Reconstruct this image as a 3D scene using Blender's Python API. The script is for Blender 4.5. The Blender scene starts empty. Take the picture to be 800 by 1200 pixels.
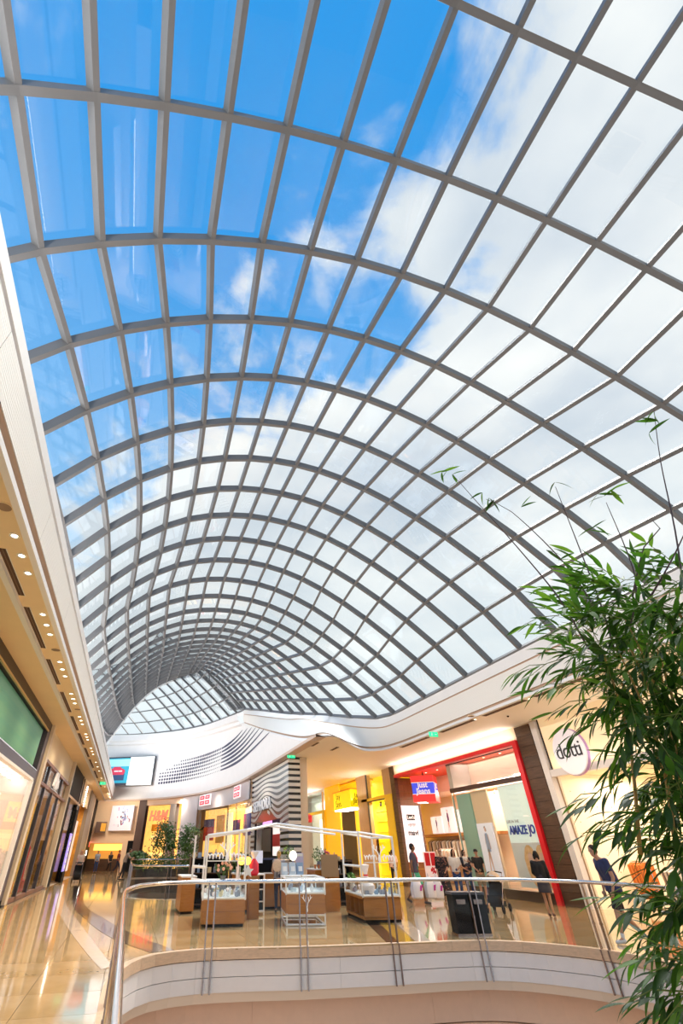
import bpy, bmesh, math, random
from mathutils import Vector, Matrix, Euler, noise as mnoise
from math import pi, sin, cos, radians, sqrt, hypot, atan2

# ------------------------------------------------------------------ camera, sky, exposure
scn = bpy.context.scene
COL = scn.collection
PITCH, YAW = radians(37.43), radians(-15.37)
cam_d = bpy.data.cameras.new('camera'); cam = bpy.data.objects.new('camera', cam_d); COL.objects.link(cam)
cam.location = (0, 0, 1.6)
cam.rotation_euler = (pi/2 + PITCH, 0, YAW)
cam_d.sensor_fit = 'VERTICAL'; cam_d.sensor_height = 36.0; cam_d.sensor_width = 24.0
cam_d.lens = 520/1200*36.0
cam_d.shift_x = 70/1200
cam_d.clip_end = 1000
scn.camera = cam
scn.view_settings.view_transform = 'Standard'
scn.view_settings.look = 'None'
scn.view_settings.gamma = 1.0
scn.view_settings.use_curve_mapping = False
scn.view_settings.exposure = 0.38
try:
    scn.cycles.use_denoising = True
    scn.cycles.transparent_max_bounces = 32
    scn.cycles.max_bounces = 9
    scn.cycles.diffuse_bounces = 4
    scn.cycles.sample_clamp_indirect = 6.0
    scn.cycles.caustics_reflective = False
    scn.cycles.caustics_refractive = False
except Exception:
    pass

def nd(nt, typ, **kw):
    n = nt.nodes.new(typ)
    for k, v in kw.items():
        if k in n.inputs: n.inputs[k].default_value = v
        else: setattr(n, k, v)
    return n
def lk(nt, a, b): nt.links.new(a, b)
def mth(nt, op, a, b=None, c=None, clamp=False):
    n = nt.nodes.new('ShaderNodeMath'); n.operation = op; n.use_clamp = clamp
    for i, v in enumerate((a, b, c)):
        if v is None: continue
        if isinstance(v, (int, float)): n.inputs[i].default_value = v
        else: lk(nt, v, n.inputs[i])
    return n.outputs[0]
def mixc(nt, f, a, b, mode='MIX'):
    n = nt.nodes.new('ShaderNodeMix'); n.data_type = 'RGBA'; n.blend_type = mode
    for s, v in ((n.inputs[0], f), (n.inputs[6], a), (n.inputs[7], b)):
        if isinstance(v, (int, float)): s.default_value = v
        elif isinstance(v, tuple): s.default_value = v if len(v) == 4 else (*v, 1)
        else: lk(nt, v, s)
    return n.outputs[2]

def build_world():
    w = bpy.data.worlds.new('sky'); scn.world = w; w.use_nodes = True
    nt = w.node_tree; nt.nodes.clear()
    tc = nd(nt, 'ShaderNodeTexCoord'); sp = nd(nt, 'ShaderNodeSeparateXYZ'); lk(nt, tc.outputs['Generated'], sp.inputs[0])
    x, y, z = sp.outputs
    zz = mth(nt, 'ADD', mth(nt, 'MAXIMUM', z, 0.0), 0.12)
    u = mth(nt, 'DIVIDE', x, zz); v = mth(nt, 'DIVIDE', y, zz)
    cb = nd(nt, 'ShaderNodeCombineXYZ'); lk(nt, u, cb.inputs[0]); lk(nt, v, cb.inputs[1])
    n1 = nd(nt, 'ShaderNodeTexNoise', Scale=3.1, Detail=9.0, Roughness=0.56, Distortion=0.25); lk(nt, cb.outputs[0], n1.inputs['Vector'])
    n2 = nd(nt, 'ShaderNodeTexNoise', Scale=1.7, Detail=6.0, Roughness=0.5); lk(nt, cb.outputs[0], n2.inputs['Vector'])
    # a cloud bank that thickens towards +x and towards the horizon
    bank = mth(nt, 'ADD', mth(nt, 'MULTIPLY', mth(nt, 'SUBTRACT', u, 0.16), 1.0),
               mth(nt, 'MULTIPLY', mth(nt, 'MAXIMUM', mth(nt, 'SUBTRACT', v, 0.45), 0.0), 0.75))
    bank = mth(nt, 'MINIMUM', bank, 0.6)
    bank = mth(nt, 'MAXIMUM', bank, -0.26)
    s = mth(nt, 'ADD', bank, mth(nt, 'MULTIPLY', mth(nt, 'SUBTRACT', n1.outputs[0], 0.5), 1.9))
    mr = nd(nt, 'ShaderNodeMapRange', interpolation_type='SMOOTHSTEP'); lk(nt, s, mr.inputs[0])
    mr.inputs[1].default_value = -0.06; mr.inputs[2].default_value = 0.22
    cloud = mr.outputs[0]
    shade = nd(nt, 'ShaderNodeMapRange'); lk(nt, n2.outputs[0], shade.inputs[0])
    shade.inputs[1].default_value = 0.36; shade.inputs[2].default_value = 0.66
    white = mixc(nt, shade.outputs[0], (0.52, 0.58, 0.65), (0.90, 0.885, 0.85))
    zc = nd(nt, 'ShaderNodeMapRange'); lk(nt, z, zc.inputs[0]); zc.inputs[1].default_value = 0.35; zc.inputs[2].default_value = 0.95
    blue = mixc(nt, zc.outputs[0], (0.36, 0.60, 0.82), (0.026, 0.285, 0.70))
    col = mixc(nt, cloud, blue, white)
    hz = nd(nt, 'ShaderNodeMapRange'); lk(nt, z, hz.inputs[0]); hz.inputs[1].default_value = 0.62; hz.inputs[2].default_value = 0.30
    col = mixc(nt, mth(nt, 'MULTIPLY', hz.outputs[0], 0.75), col, (0.74, 0.785, 0.79))
    bg = nd(nt, 'ShaderNodeBackground', Strength=1.0); lk(nt, col, bg.inputs[0])
    out = nd(nt, 'ShaderNodeOutputWorld'); lk(nt, bg.outputs[0], out.inputs[0])
build_world()

def light(name, typ, loc, energy, color=(1, 1, 1), size=1.0, size_y=None, rot=(0, 0, 0), spread=None):
    d = bpy.data.lights.new(name, typ); d.energy = energy; d.color = color
    if typ == 'AREA':
        d.size = size
        if size_y: d.shape = 'RECTANGLE'; d.size_y = size_y
        if spread: d.spread = spread
    elif typ == 'SUN': d.angle = size
    else: d.shadow_soft_size = size
    o = bpy.data.objects.new(name, d); COL.objects.link(o); o.location = loc; o.rotation_euler = rot
    return o
# the sun behind the thin cloud bank over the right of the vault: very soft
SUN_DIR = Vector((0.50, 0.40, 1.0)).normalized()
sun = light('sun', 'SUN', (30, 24, 60), 4.3, (1.0, 0.95, 0.88), radians(34))
sun.rotation_euler = SUN_DIR.to_track_quat('Z', 'Y').to_euler()
WARM = (1.0, 0.78, 0.50); WARMW = (1.0, 0.88, 0.72)
# spotlights in the downlight rows of the two soffits, and added fill strips, unseen behind the left fascia
def spot(x, y, z, e, c=WARM, ang=150):
    o = light('soffit_and_fill_spot', 'SPOT', (x, y, z), e, c, 0.07); o.data.spot_size = radians(ang); o.data.spot_blend = 1.0
for y in (3, 5.5, 8.33, 11.7, 15.3, 18.8, 22.3, 26, 30, 36, 42, 48, 54): spot(-2.88, y, 6.0, 210)
for y in (8, 11, 14.9, 18.4, 22.0): spot(13.43, y, 6.0, 260)
for x, y in ((11.5, 28), (11.5, 34), (13.5, 40), (14, 48)): spot(x, y, 6.0, 220, (1.0, 0.93, 0.85))
for x, y, e in ((4, 54.0, 300), (6.2, 47, 180), (6.8, 34, 120)): spot(x, y, 5.9, e, WARMW, 174)  # added fill spots for the far shops, hanging free below the vault
for y in (53.5, 56.5):
    o = light('wall_fill_spot', 'SPOT', (-2.85, y, 5.98), 380, WARMW, 0.08); o.data.spot_size = radians(110); o.data.spot_blend = 0.8  # added spots aimed to brighten the far salmon wall
    o.rotation_euler = Vector((-2.2, -5.0, 2.2)).to_track_quat('Z', 'Y').to_euler()
for y in (2, 12, 22, 32, 42, 52):
    light('fascia_fill', 'AREA', (-3.5, y, 7.55), 420, (1.0, 0.95, 0.90), 0.3, 9.0, rot=(0, radians(-112), 0))

# LED uplights on the two nearer shopfront heads, then added fills
light('head_and_fill_uplight', 'AREA', (15.75, 24.4, 5.60), 70, WARMW, 0.12, 11.5, rot=(pi, 0, 0))
light('head_and_fill_uplight', 'AREA', (15.85, 12.0, 4.26), 18, WARMW, 0.12, 9.5, rot=(pi, 0, 0))
light('head_and_fill_uplight', 'AREA', (15.7, 47.8, 4.55), 70, (1.0, 0.97, 0.94), 0.12, 6.0, rot=(pi, radians(-25), 0))  # added neutral fill to whiten the recessed soffit, not a known lamp
light('head_and_fill_uplight', 'AREA', (15.6, 36.0, 4.70), 40, (1.0, 0.95, 0.88), 0.12, 6.0, rot=(pi, radians(-25), 0))  # added fill near the yellow shop, not a known lamp
light('window_fill', 'AREA', (-5.45, 12.0, 2.2), 170, (1.0, 0.86, 0.74), 20.0, 3.0, rot=(0, -pi/2, 0))  # added panel inside the first shop, throwing light on soffit and floor

# ------------------------------------------------------------------ materials
MAT = {}
def mat(name, col, rough=0.5, metal=0.0, spec=0.5, var=0.0, vscale=6.0, bump=0.0, bscale=40.0, emit=None, estr=0.0, coat=0.0, stretch=None, col2=None, wave=None):
    if name in MAT: return MAT[name]
    m = bpy.data.materials.new(name); m.use_nodes = True; nt = m.node_tree
    b = nt.nodes['Principled BSDF']
    b.inputs['Base Color'].default_value = (*col, 1); b.inputs['Roughness'].default_value = rough
    b.inputs['Metallic'].default_value = metal; b.inputs['Specular IOR Level'].default_value = spec
    b.inputs['Coat Weight'].default_value = coat
    tc = nd(nt, 'ShaderNodeTexCoord')
    vec = tc.outputs['Object']
    if stretch:
        mp = nd(nt, 'ShaderNodeMapping'); mp.inputs['Scale'].default_value = stretch; lk(nt, vec, mp.inputs[0]); vec = mp.outputs[0]
    n = nd(nt, 'ShaderNodeTexNoise', Scale=vscale, Detail=5.0, Roughness=0.6); lk(nt, vec, n.inputs['Vector'])
    if col2 or var:
        c2 = col2 or tuple(max(0, c*(1-var)) for c in col)
        mr = nd(nt, 'ShaderNodeMapRange'); lk(nt, n.outputs[0], mr.inputs[0]); mr.inputs[1].default_value = 0.3; mr.inputs[2].default_value = 0.7
        lk(nt, mixc(nt, mr.outputs[0], col, c2), b.inputs['Base Color'])
    if bump:
        if wave:
            wv = nd(nt, 'ShaderNodeTexWave', Scale=wave, Distortion=5.0, Detail=2.0); wv.bands_direction = 'Z'; lk(nt, vec, wv.inputs[0]); h = wv.outputs[1]
        else:
            n3 = nd(nt, 'ShaderNodeTexNoise', Scale=bscale, Detail=3.0); lk(nt, vec, n3.inputs['Vector']); h = n3.outputs[0]
        bp = nd(nt, 'ShaderNodeBump', Strength=bump, Distance=0.02); lk(nt, h, bp.inputs['Height']); lk(nt, bp.outputs[0], b.inputs['Normal'])
    if emit:
        b.inputs['Emission Color'].default_value = (*emit, 1); b.inputs['Emission Strength'].default_value = estr
    MAT[name] = m
    return m
def glass(name, tint=(0.95, 0.98, 0.98), refl=1.0, ior=1.5):
    if name in MAT: return MAT[name]
    m = bpy.data.materials.new(name); m.use_nodes = True; nt = m.node_tree; nt.nodes.clear()
    ge = nd(nt, 'ShaderNodeNewGeometry')
    fr = nd(nt, 'ShaderNodeFresnel', IOR=ior); lk(nt, mth(nt, 'ADD', mth(nt, 'MULTIPLY', ge.outputs['Backfacing'], 1/ior-ior), ior), fr.inputs[0])
    tr = nd(nt, 'ShaderNodeBsdfTransparent'); tr.inputs[0].default_value = (*tint, 1)
    gl = nd(nt, 'ShaderNodeBsdfGlossy', Roughness=0.0); gl.inputs[0].default_value = (1, 1, 1, 1)
    mx = nd(nt, 'ShaderNodeMixShader'); lk(nt, mth(nt, 'MULTIPLY', fr.outputs[0], refl), mx.inputs[0]); lk(nt, tr.outputs[0], mx.inputs[1]); lk(nt, gl.outputs[0], mx.inputs[2])
    out = nd(nt, 'ShaderNodeOutputMaterial'); lk(nt, mx.outputs[0], out.inputs[0])
    MAT[name] = m
    return m
def glow(name, col, s): return mat(name, tuple(min(1, c) for c in col), 0.6, emit=col, estr=s)

M_WHITE = mat('white_plaster', (0.86, 0.85, 0.86), 0.55, var=0.04, vscale=1.5)
M_FASCIA = mat('wavy_white_fascia', (0.86, 0.83, 0.79), 0.5, bump=0.25, wave=2.2, stretch=(1, 0.6, 3))
M_CREAM = mat('cream_soffit', (0.92, 0.72, 0.45), 0.6, var=0.05, vscale=1.0)
M_GROOVE = mat('shadow_gap', (0.55, 0.38, 0.27), 0.7)
M_STEEL = mat('vault_steel', (0.150, 0.150, 0.155), 0.5, 0.15, var=0.06, vscale=2.0)
M_RIM = mat('pale_steel_trim', (0.70, 0.72, 0.74), 0.4, 0.2)
M_ROOFGLASS = glass('roof_glass', (0.955, 0.98, 0.99), 0.9, 1.5)
M_GLASS = glass('clear_glass', (0.975, 0.985, 0.98), 0.3, 1.45)
M_SHOPGLASS = glass('shop_glass', (0.96, 0.97, 0.96), 0.6, 1.45)
M_TILE = mat('polished_beige_tile', (0.60, 0.41, 0.22), 0.06, spec=0.5, var=0.14, vscale=0.7, col2=(0.44, 0.28, 0.12), coat=0.1)
M_JOINT = mat('tile_joint', (0.30, 0.22, 0.15), 0.8)
M_STONE = mat('travertine', (0.78, 0.54, 0.36), 0.45, var=0.2, vscale=9.0, stretch=(1, 1, 4))
M_PANEL = mat('white_fascia_panel', (0.86, 0.81, 0.80), 0.45, var=0.03)
M_LOWER = mat('beige_lower_panel', (0.88, 0.63, 0.49), 0.5, var=0.05)
M_CHROME = mat('brushed_steel', (0.78, 0.74, 0.73), 0.12, 1.0)
M_CHROMED = mat('dark_steel', (0.30, 0.25, 0.25), 0.2, 1.0)
M_BLACK = mat('black_cladding', (0.010, 0.010, 0.012), 0.6, spec=0.1, var=0.2)
M_DARKFRAME = mat('charcoal_frame', (0.05, 0.05, 0.07), 0.35)
M_WOOD = mat('honey_wood', (0.47, 0.19, 0.03), 0.4, col2=(0.33, 0.115, 0.013), vscale=3.0, stretch=(1.2, 1.2, 14), coat=0.2)
M_DARKWOOD = mat('dark_wood_cladding', (0.11, 0.055, 0.028), 0.5, col2=(0.055, 0.026, 0.014), vscale=2.5, stretch=(1, 1.0, 9))
M_YELLOW = mat('yellow_paint', (0.95, 0.68, 0.02), 0.4, var=0.04)
M_RED = mat('red_paint', (0.72, 0.01, 0.02), 0.35)
M_WPAINT = mat('white_metal_paint', (0.88, 0.86, 0.84), 0.35)

# ------------------------------------------------------------------ mesh helpers
class MB:
    def __init__(s): s.v = []; s.f = []; s.mi = []
    def add(s, vs, fs, m=0):
        o = len(s.v); s.v += [tuple(v) for v in vs]; s.f += [tuple(i+o for i in f) for f in fs]; s.mi += [m]*len(fs); return s
    def box(s, c, d, rz=0, m=0, R=None):
        x, y, z = d[0]/2, d[1]/2, d[2]/2
        vs = [Vector((a*x, b*y, e*z)) for a in (-1, 1) for b in (-1, 1) for e in (-1, 1)]
        if R is None and rz: R = Matrix.Rotation(rz, 3, 'Z')
        c = Vector(c)
        vs = [(R @ v if R else v) + c for v in vs]
        return s.add(vs, [(0, 1, 3, 2), (4, 6, 7, 5), (0, 4, 5, 1), (2, 3, 7, 6), (0, 2, 6, 4), (1, 5, 7, 3)], m)
    def bb(s, x0, x1, y0, y1, z0, z1, m=0):
        return s.box(((x0+x1)/2, (y0+y1)/2, (z0+z1)/2), (abs(x1-x0), abs(y1-y0), abs(z1-z0)), m=m)
    def quad(s, a, b, c, d, m=0): return s.add([a, b, c, d], [(0, 1, 2, 3)], m)
    def tube(s, pts, r, n=8, m=0, cap=True, flat=1.0):
        pts = [Vector(p) for p in pts]; N = len(pts)
        rr = r if isinstance(r, (list, tuple)) else [r]*N
        up = None; vs = []
        for i, p in enumerate(pts):
            t = (pts[min(i+1, N-1)] - pts[max(i-1, 0)])
            if t.length < 1e-9: t = Vector((0, 0, 1))
            t.normalize()
            if up is None:
                a = Vector((0, 0, 1)) if abs(t.z) < 0.9 else Vector((1, 0, 0))
                up = a.cross(t).normalized()
            else:
                up = up - t*up.dot(t)
                if up.length < 1e-6: up = t.orthogonal()
                up.normalize()
            w = t.cross(up)
            for k in range(n):
                a = 2*pi*k/n
                vs.append(p + up*cos(a)*rr[i] + w*sin(a)*rr[i]*flat)
        fs = []
        for i in range(N-1):
            for k in range(n):
                k2 = (k+1) % n
                fs.append((i*n+k, i*n+k2, (i+1)*n+k2, (i+1)*n+k))
        if cap: fs += [tuple(range(n-1, -1, -1)), tuple((N-1)*n+k for k in range(n))]
        return s.add(vs, fs, m)
    def lathe(s, prof, c=(0, 0, 0), n=16, m=0, cap=True):
        vs = [(c[0]+r*cos(2*pi*k/n), c[1]+r*sin(2*pi*k/n), c[2]+z) for r, z in prof for k in range(n)]
        fs = [(i*n+k, i*n+(k+1) % n, (i+1)*n+(k+1) % n, (i+1)*n+k) for i in range(len(prof)-1) for k in range(n)]
        if cap: fs += [tuple(range(n-1, -1, -1)), tuple((len(prof)-1)*n+k for k in range(n))]
        return s.add(vs, fs, m)
    def ball(s, c, r, n=10, rings=7, m=0, R=None):
        if isinstance(r, (int, float)): r = (r, r, r)
        vs = []
        for i in range(rings+1):
            a = pi*i/rings
            for k in range(n):
                b = 2*pi*k/n
                q = Vector((r[0]*sin(a)*cos(b), r[1]*sin(a)*sin(b), r[2]*cos(a)))
                vs.append((R @ q if R else q) + Vector(c))
        fs = [(i*n+k, (i+1)*n+k, (i+1)*n+(k+1) % n, i*n+(k+1) % n) for i in range(rings) for k in range(n)]
        return s.add(vs, fs, m)
    def prism(s, poly, z0, z1, m=0):
        n = len(poly)
        vs = [(x, y, z0) for x, y in poly] + [(x, y, z1) for x, y in poly]
        fs = [tuple(range(n-1, -1, -1)), tuple(range(n, 2*n))] + [(i, (i+1) % n, n+(i+1) % n, n+i) for i in range(n)]
        return s.add(vs, fs, m)
    def sheet(s, rows, m=0, closed=False):
        n = len(rows[0]); vs = [p for r in rows for p in r]
        fs = [(i*n+j, i*n+j+1, (i+1)*n+j+1, (i+1)*n+j) for i in range(len(rows)-1) for j in range(n-1)]
        return s.add(vs, fs, m)
    def mesh(s, name, mats, smooth=False, off=None):
        me = bpy.data.meshes.new(name)
        vs = s.v if off is None else [(a-off[0], b-off[1], c-off[2]) for a, b, c in s.v]
        me.from_pydata(vs, [], s.f); me.update()
        for m in (mats if isinstance(mats, (list, tuple)) else [mats]): me.materials.append(m)
        if any(s.mi): me.polygons.foreach_set('material_index', s.mi)
        bm = bmesh.new(); bm.from_mesh(me); bmesh.ops.remove_doubles(bm, verts=bm.verts, dist=1e-5); bmesh.ops.recalc_face_normals(bm, faces=bm.faces); bm.to_mesh(me); bm.free()
        if smooth:
            me.polygons.foreach_set('use_smooth', [True]*len(me.polygons))
            try: me.set_sharp_from_angle(angle=radians(40))
            except Exception: pass
        me.update()
        return me
    def build(s, name, mats, parent=None, smooth=False, world=True):
        off = parent.location if (parent is not None and world) else None
        if parent is not None and parent.parent is not None and world: off = parent.location + parent.parent.location
        return link(name, s.mesh(name, mats, smooth, off), parent)
def link(name, me, parent=None, loc=None, rz=0):
    o = bpy.data.objects.new(name, me); COL.objects.link(o)
    if parent is not None: o.parent = parent
    if loc is not None: o.location = loc
    if rz: o.rotation_euler = (0, 0, rz)
    return o
def tag(o, label=None, cat=None, group=None, kind=None):
    if label: o['label'] = label
    if cat: o['category'] = cat
    if group: o['group'] = group
    if kind: o['kind'] = kind
    return o
def thing(name, label, cat, loc=(0, 0, 0), rz=0, group=None):
    o = bpy.data.objects.new(name, None); COL.objects.link(o); o.empty_display_size = 0.2
    o.location = loc; o.rotation_euler = (0, 0, rz)
    return tag(o, label, cat, group)
def struct(name, label=None, loc=(0, 0, 0)):
    o = bpy.data.objects.new(name, None); COL.objects.link(o); o.location = loc
    return tag(o, label, kind='structure')
def solo(name, mb, mats, label=None, cat=None, group=None, kind=None, smooth=False, loc=None):
    """a thing that is a single mesh; origin moved to the middle of its base"""
    if loc is None:
        xs, ys, zs = zip(*mb.v); loc = Vector(((min(xs)+max(xs))/2, (min(ys)+max(ys))/2, min(zs)))
    o = link(name, mb.mesh(name, mats, smooth, loc)); o.location = loc
    return tag(o, label, cat, group, kind)
def copy_tree(o, parent=None):
    c = o.copy(); COL.objects.link(c)
    if parent is not None: c.parent = parent
    for ch in o.children: copy_tree(ch, c)
    return c
def text_mesh(txt, size, m, name='lettering', parent=None, loc=(0, 0, 0), rot=(pi/2, 0, -pi/2), ext=0.015, bold=0.0, align='CENTER', shear=0.0, xs=1.0, space=1.0, line=0.9):
    cu = bpy.data.curves.new(name, 'FONT'); cu.body = txt; cu.size = size; cu.extrude = ext; cu.offset = bold
    cu.align_x = align; cu.align_y = 'CENTER'; cu.shear = shear; cu.space_character = space; cu.space_line = line; cu.resolution_u = 3
    tmp = bpy.data.objects.new('tmp', cu); COL.objects.link(tmp)
    dg = bpy.context.evaluated_depsgraph_get(); me = bpy.data.meshes.new_from_object(tmp.evaluated_get(dg))
    bpy.data.objects.remove(tmp); bpy.data.curves.remove(cu)
    me.materials.clear(); me.materials.append(m); me.name = name
    if xs != 1.0:
        for v in me.vertices: v.co.x *= xs
    o = link(name, me, parent); o.location = loc; o.rotation_euler = rot
    return o
def smooth_path(pts, step):
    """Catmull-Rom resample"""
    P = [Vector(p) for p in pts]; out = []
    for i in range(len(P)-1):
        a, b, c, d = P[max(i-1, 0)], P[i], P[i+1], P[min(i+2, len(P)-1)]
        n = max(1, int((c-b).length/step))
        for k in range(n):
            t = k/n
            out.append(0.5*((2*b) + (c-a)*t + (2*a-5*b+4*c-d)*t*t + (3*b-a-3*c+d)*t**3))
    out.append(P[-1])
    return out
def interp(tab, x):
    if x <= tab[0][0]: return tab[0][1]
    for (a, u), (b, v) in zip(tab, tab[1:]):
        if x <= b: return u + (v-u)*(x-a)/(b-a)
    return tab[-1][1]
RND = random.Random(7)
TAB = {
 4.32: [(-4.04,7.70),(-3.71,8.86),(-3.08,9.81),(-2.28,10.65),(-1.36,11.41),(-0.35,12.06),(0.75,12.60),(1.92,12.99),(3.13,13.21),(4.36,13.23),(5.56,13.08),(6.72,12.75),(7.81,12.27),(8.85,11.68),(9.85,11.00),(10.82,10.26),(11.76,9.46),(12.56,8.60),(12.99,7.62)],
 6.24: [(-4.05,7.70),(-3.57,8.97),(-2.85,10.01),(-2.01,10.88),(-1.10,11.62),(-0.13,12.23),(0.90,12.71),(1.97,13.05),(3.08,13.23),(4.19,13.25),(5.29,13.12),(6.36,12.83),(7.39,12.41),(8.40,11.88),(9.40,11.25),(10.42,10.53),(11.43,9.71),(12.36,8.76),(13.00,7.63)],
 8.12: [(-4.05,7.70),(-3.45,9.04),(-2.66,10.15),(-1.80,11.05),(-0.89,11.78),(0.04,12.36),(1.01,12.79),(2.00,13.09),(3.02,13.24),(4.04,13.26),(5.06,13.14),(6.06,12.89),(7.04,12.52),(8.03,12.03),(9.03,11.44),(10.08,10.73),(11.15,9.89),(12.19,8.88),(13.00,7.63)],
 9.95: [(-4.06,7.70),(-3.35,9.08),(-2.52,10.23),(-1.64,11.16),(-0.74,11.89),(0.17,12.44),(1.08,12.84),(2.02,13.09),(2.96,13.23),(3.91,13.24),(4.85,13.14),(5.80,12.92),(6.75,12.59),(7.71,12.14),(8.73,11.57),(9.80,10.87),(10.92,10.02),(12.04,8.97),(13.01,7.64)],
 11.75: [(-4.06,7.70),(-3.29,9.08),(-2.42,10.26),(-1.53,11.21),(-0.64,11.94),(0.24,12.47),(1.12,12.84),(2.01,13.08),(2.89,13.19),(3.79,13.21),(4.68,13.12),(5.59,12.92),(6.51,12.62),(7.47,12.20),(8.49,11.64),(9.59,10.95),(10.75,10.08),(11.93,9.01),(13.01,7.64)],
 13.5: [(-4.06,7.70),(-3.25,9.05),(-2.37,10.24),(-1.48,11.20),(-0.60,11.94),(0.27,12.46),(1.13,12.82),(1.98,13.03),(2.83,13.14),(3.68,13.15),(4.54,13.08),(5.42,12.90),(6.34,12.61),(7.30,12.20),(8.33,11.66),(9.44,10.96),(10.62,10.09),(11.85,9.01),(13.01,7.64)],
 15.25: [(-4.06,7.70),(-3.25,8.97),(-2.37,10.16),(-1.48,11.14),(-0.61,11.88),(0.25,12.41),(1.09,12.75),(1.93,12.96),(2.76,13.07),(3.59,13.08),(4.44,13.01),(5.31,12.85),(6.22,12.57),(7.19,12.16),(8.23,11.61),(9.35,10.91),(10.55,10.04),(11.80,8.97),(13.01,7.64)],
 17.0: [(-4.05,7.70),(-3.27,8.86),(-2.41,10.02),(-1.54,11.01),(-0.67,11.77),(0.19,12.30),(1.03,12.65),(1.86,12.87),(2.68,12.98),(3.51,12.99),(4.36,12.93),(5.24,12.76),(6.17,12.48),(7.15,12.07),(8.20,11.51),(9.33,10.80),(10.53,9.94),(11.78,8.90),(13.01,7.64)],
 18.75: [(-4.05,7.70),(-3.31,8.71),(-2.50,9.83),(-1.65,10.83),(-0.79,11.60),(0.07,12.16),(0.92,12.52),(1.77,12.75),(2.61,12.86),(3.45,12.89),(4.32,12.82),(5.22,12.65),(6.17,12.36),(7.17,11.93),(8.24,11.35),(9.37,10.63),(10.56,9.77),(11.78,8.78),(13.00,7.63)],
 20.5: [(-4.04,7.69),(-3.39,8.53),(-2.63,9.59),(-1.81,10.58),(-0.96,11.38),(-0.09,11.96),(0.79,12.36),(1.66,12.60),(2.53,12.73),(3.41,12.76),(4.31,12.70),(5.25,12.52),(6.23,12.20),(7.27,11.74),(8.35,11.13),(9.48,10.39),(10.64,9.54),(11.82,8.62),(12.99,7.63)],
}
# ------------------------------------------------------------------ the glass vault
RIBY = [-6.6, -4.4, -2.25, -0.08, 2.2] + sorted(TAB) + [20.5+1.75*i for i in range(1, 18)]
NR = len(RIBY); LS = list(range(-2, 17))
LEFTZ = [(20.5, 7.69), (35, 7.75), (40, 8.0), (46, 8.7), (50, 9.4), (54, 10.2), (58, 12.0)]
CROWN = [(20.5, 12.73), (22.25, 12.62), (24, 12.60), (25.75, 12.69), (27.5, 12.85), (29.25, 13.07), (31, 13.34), (34.5, 13.92), (38, 14.41), (41.5, 14.92), (45, 15.4), (50, 16.5), (56, 18.3)]
RGTX = [(20.5, 12.99), (24.2, 12.98), (25.6, 12.6), (27.5, 11.39), (31, 10.34), (34.5, 9.48), (38, 8.27), (41, 7.5), (47, 7.3), (52, 7.6)]
RGTZ = [(20.5, 7.63), (24.2, 7.63), (25.6, 7.75), (27.5, 8.18), (31, 9.04), (34.5, 9.87), (38, 10.78), (41, 11.54), (47, 12.8), (52, 14.2)]
def vault_point(i, l):
    y = RIBY[i]
    if y <= 4.32: x, z = TAB[4.32][l+2]; return Vector((x, y, z))
    if y <= 20.5: x, z = TAB[y][l+2]; return Vector((x, y, z))
    g = ((y-20.5)/29.75)**1.5
    x0, z0 = TAB[20.5][l+2]
    yl, yc, yr = y+2.5*g, y, y-4.5*g
    yy = y + g*(-(l-6)/8.0*2.5 if l < 6 else -(l-6)/10.0*4.5)
    AL, AC, AR = TAB[20.5][0], TAB[20.5][8], TAB[20.5][18]
    L = (-4.04, interp(LEFTZ, yl)); Cc = (2.53 + 0.35*min(1, (y-20.5)/10), interp(CROWN, yc)); R = (interp(RGTX, yr), interp(RGTZ, yr))
    if l <= 6:
        x = L[0] + (x0-AL[0])/(AC[0]-AL[0])*(Cc[0]-L[0]); z = L[1] + (z0-AL[1])/(AC[1]-AL[1])*(Cc[1]-L[1])
    else:
        x = R[0] + (x0-AR[0])/(AC[0]-AR[0])*(Cc[0]-R[0]); z = R[1] + (z0-AR[1])/(AC[1]-AR[1])*(Cc[1]-R[1])
    return Vector((x, yy, z))
VP = [[vault_point(i, l) for l in LS] for i in range(NR)]
def grid_normals(P):
    ni, nl = len(P), len(P[0]); out = []
    for i in range(ni):
        row = []
        for l in range(nl):
            a = P[min(i+1, ni-1)][l]-P[max(i-1, 0)][l]; b = P[i][min(l+1, nl-1)]-P[i][max(l-1, 0)]
            n = b.cross(a); n.normalize()
            if n.z < -0.2: n = -n
            row.append(n)
        out.append(row)
    return out
VN = grid_normals(VP)
def bar(pts, nrm, side, w, d):
    mb = MB(); rows = []
    for p, n, s in zip(pts, nrm, side):
        s = (s - n*s.dot(n)).normalized()
        rows.append([p - s*w/2, p + s*w/2, p + s*w/2 + n*d, p - s*w/2 + n*d, p - s*w/2])
    mb.sheet(rows); k = len(rows)
    mb.add(rows[0][:4], [(3, 2, 1, 0)]); mb.add(rows[-1][:4], [(0, 1, 2, 3)])
    return mb
vault = struct('ceiling', 'arched glass gridshell roof of grey steel bars over the whole concourse', (4.5, 0, 7.6))
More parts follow.
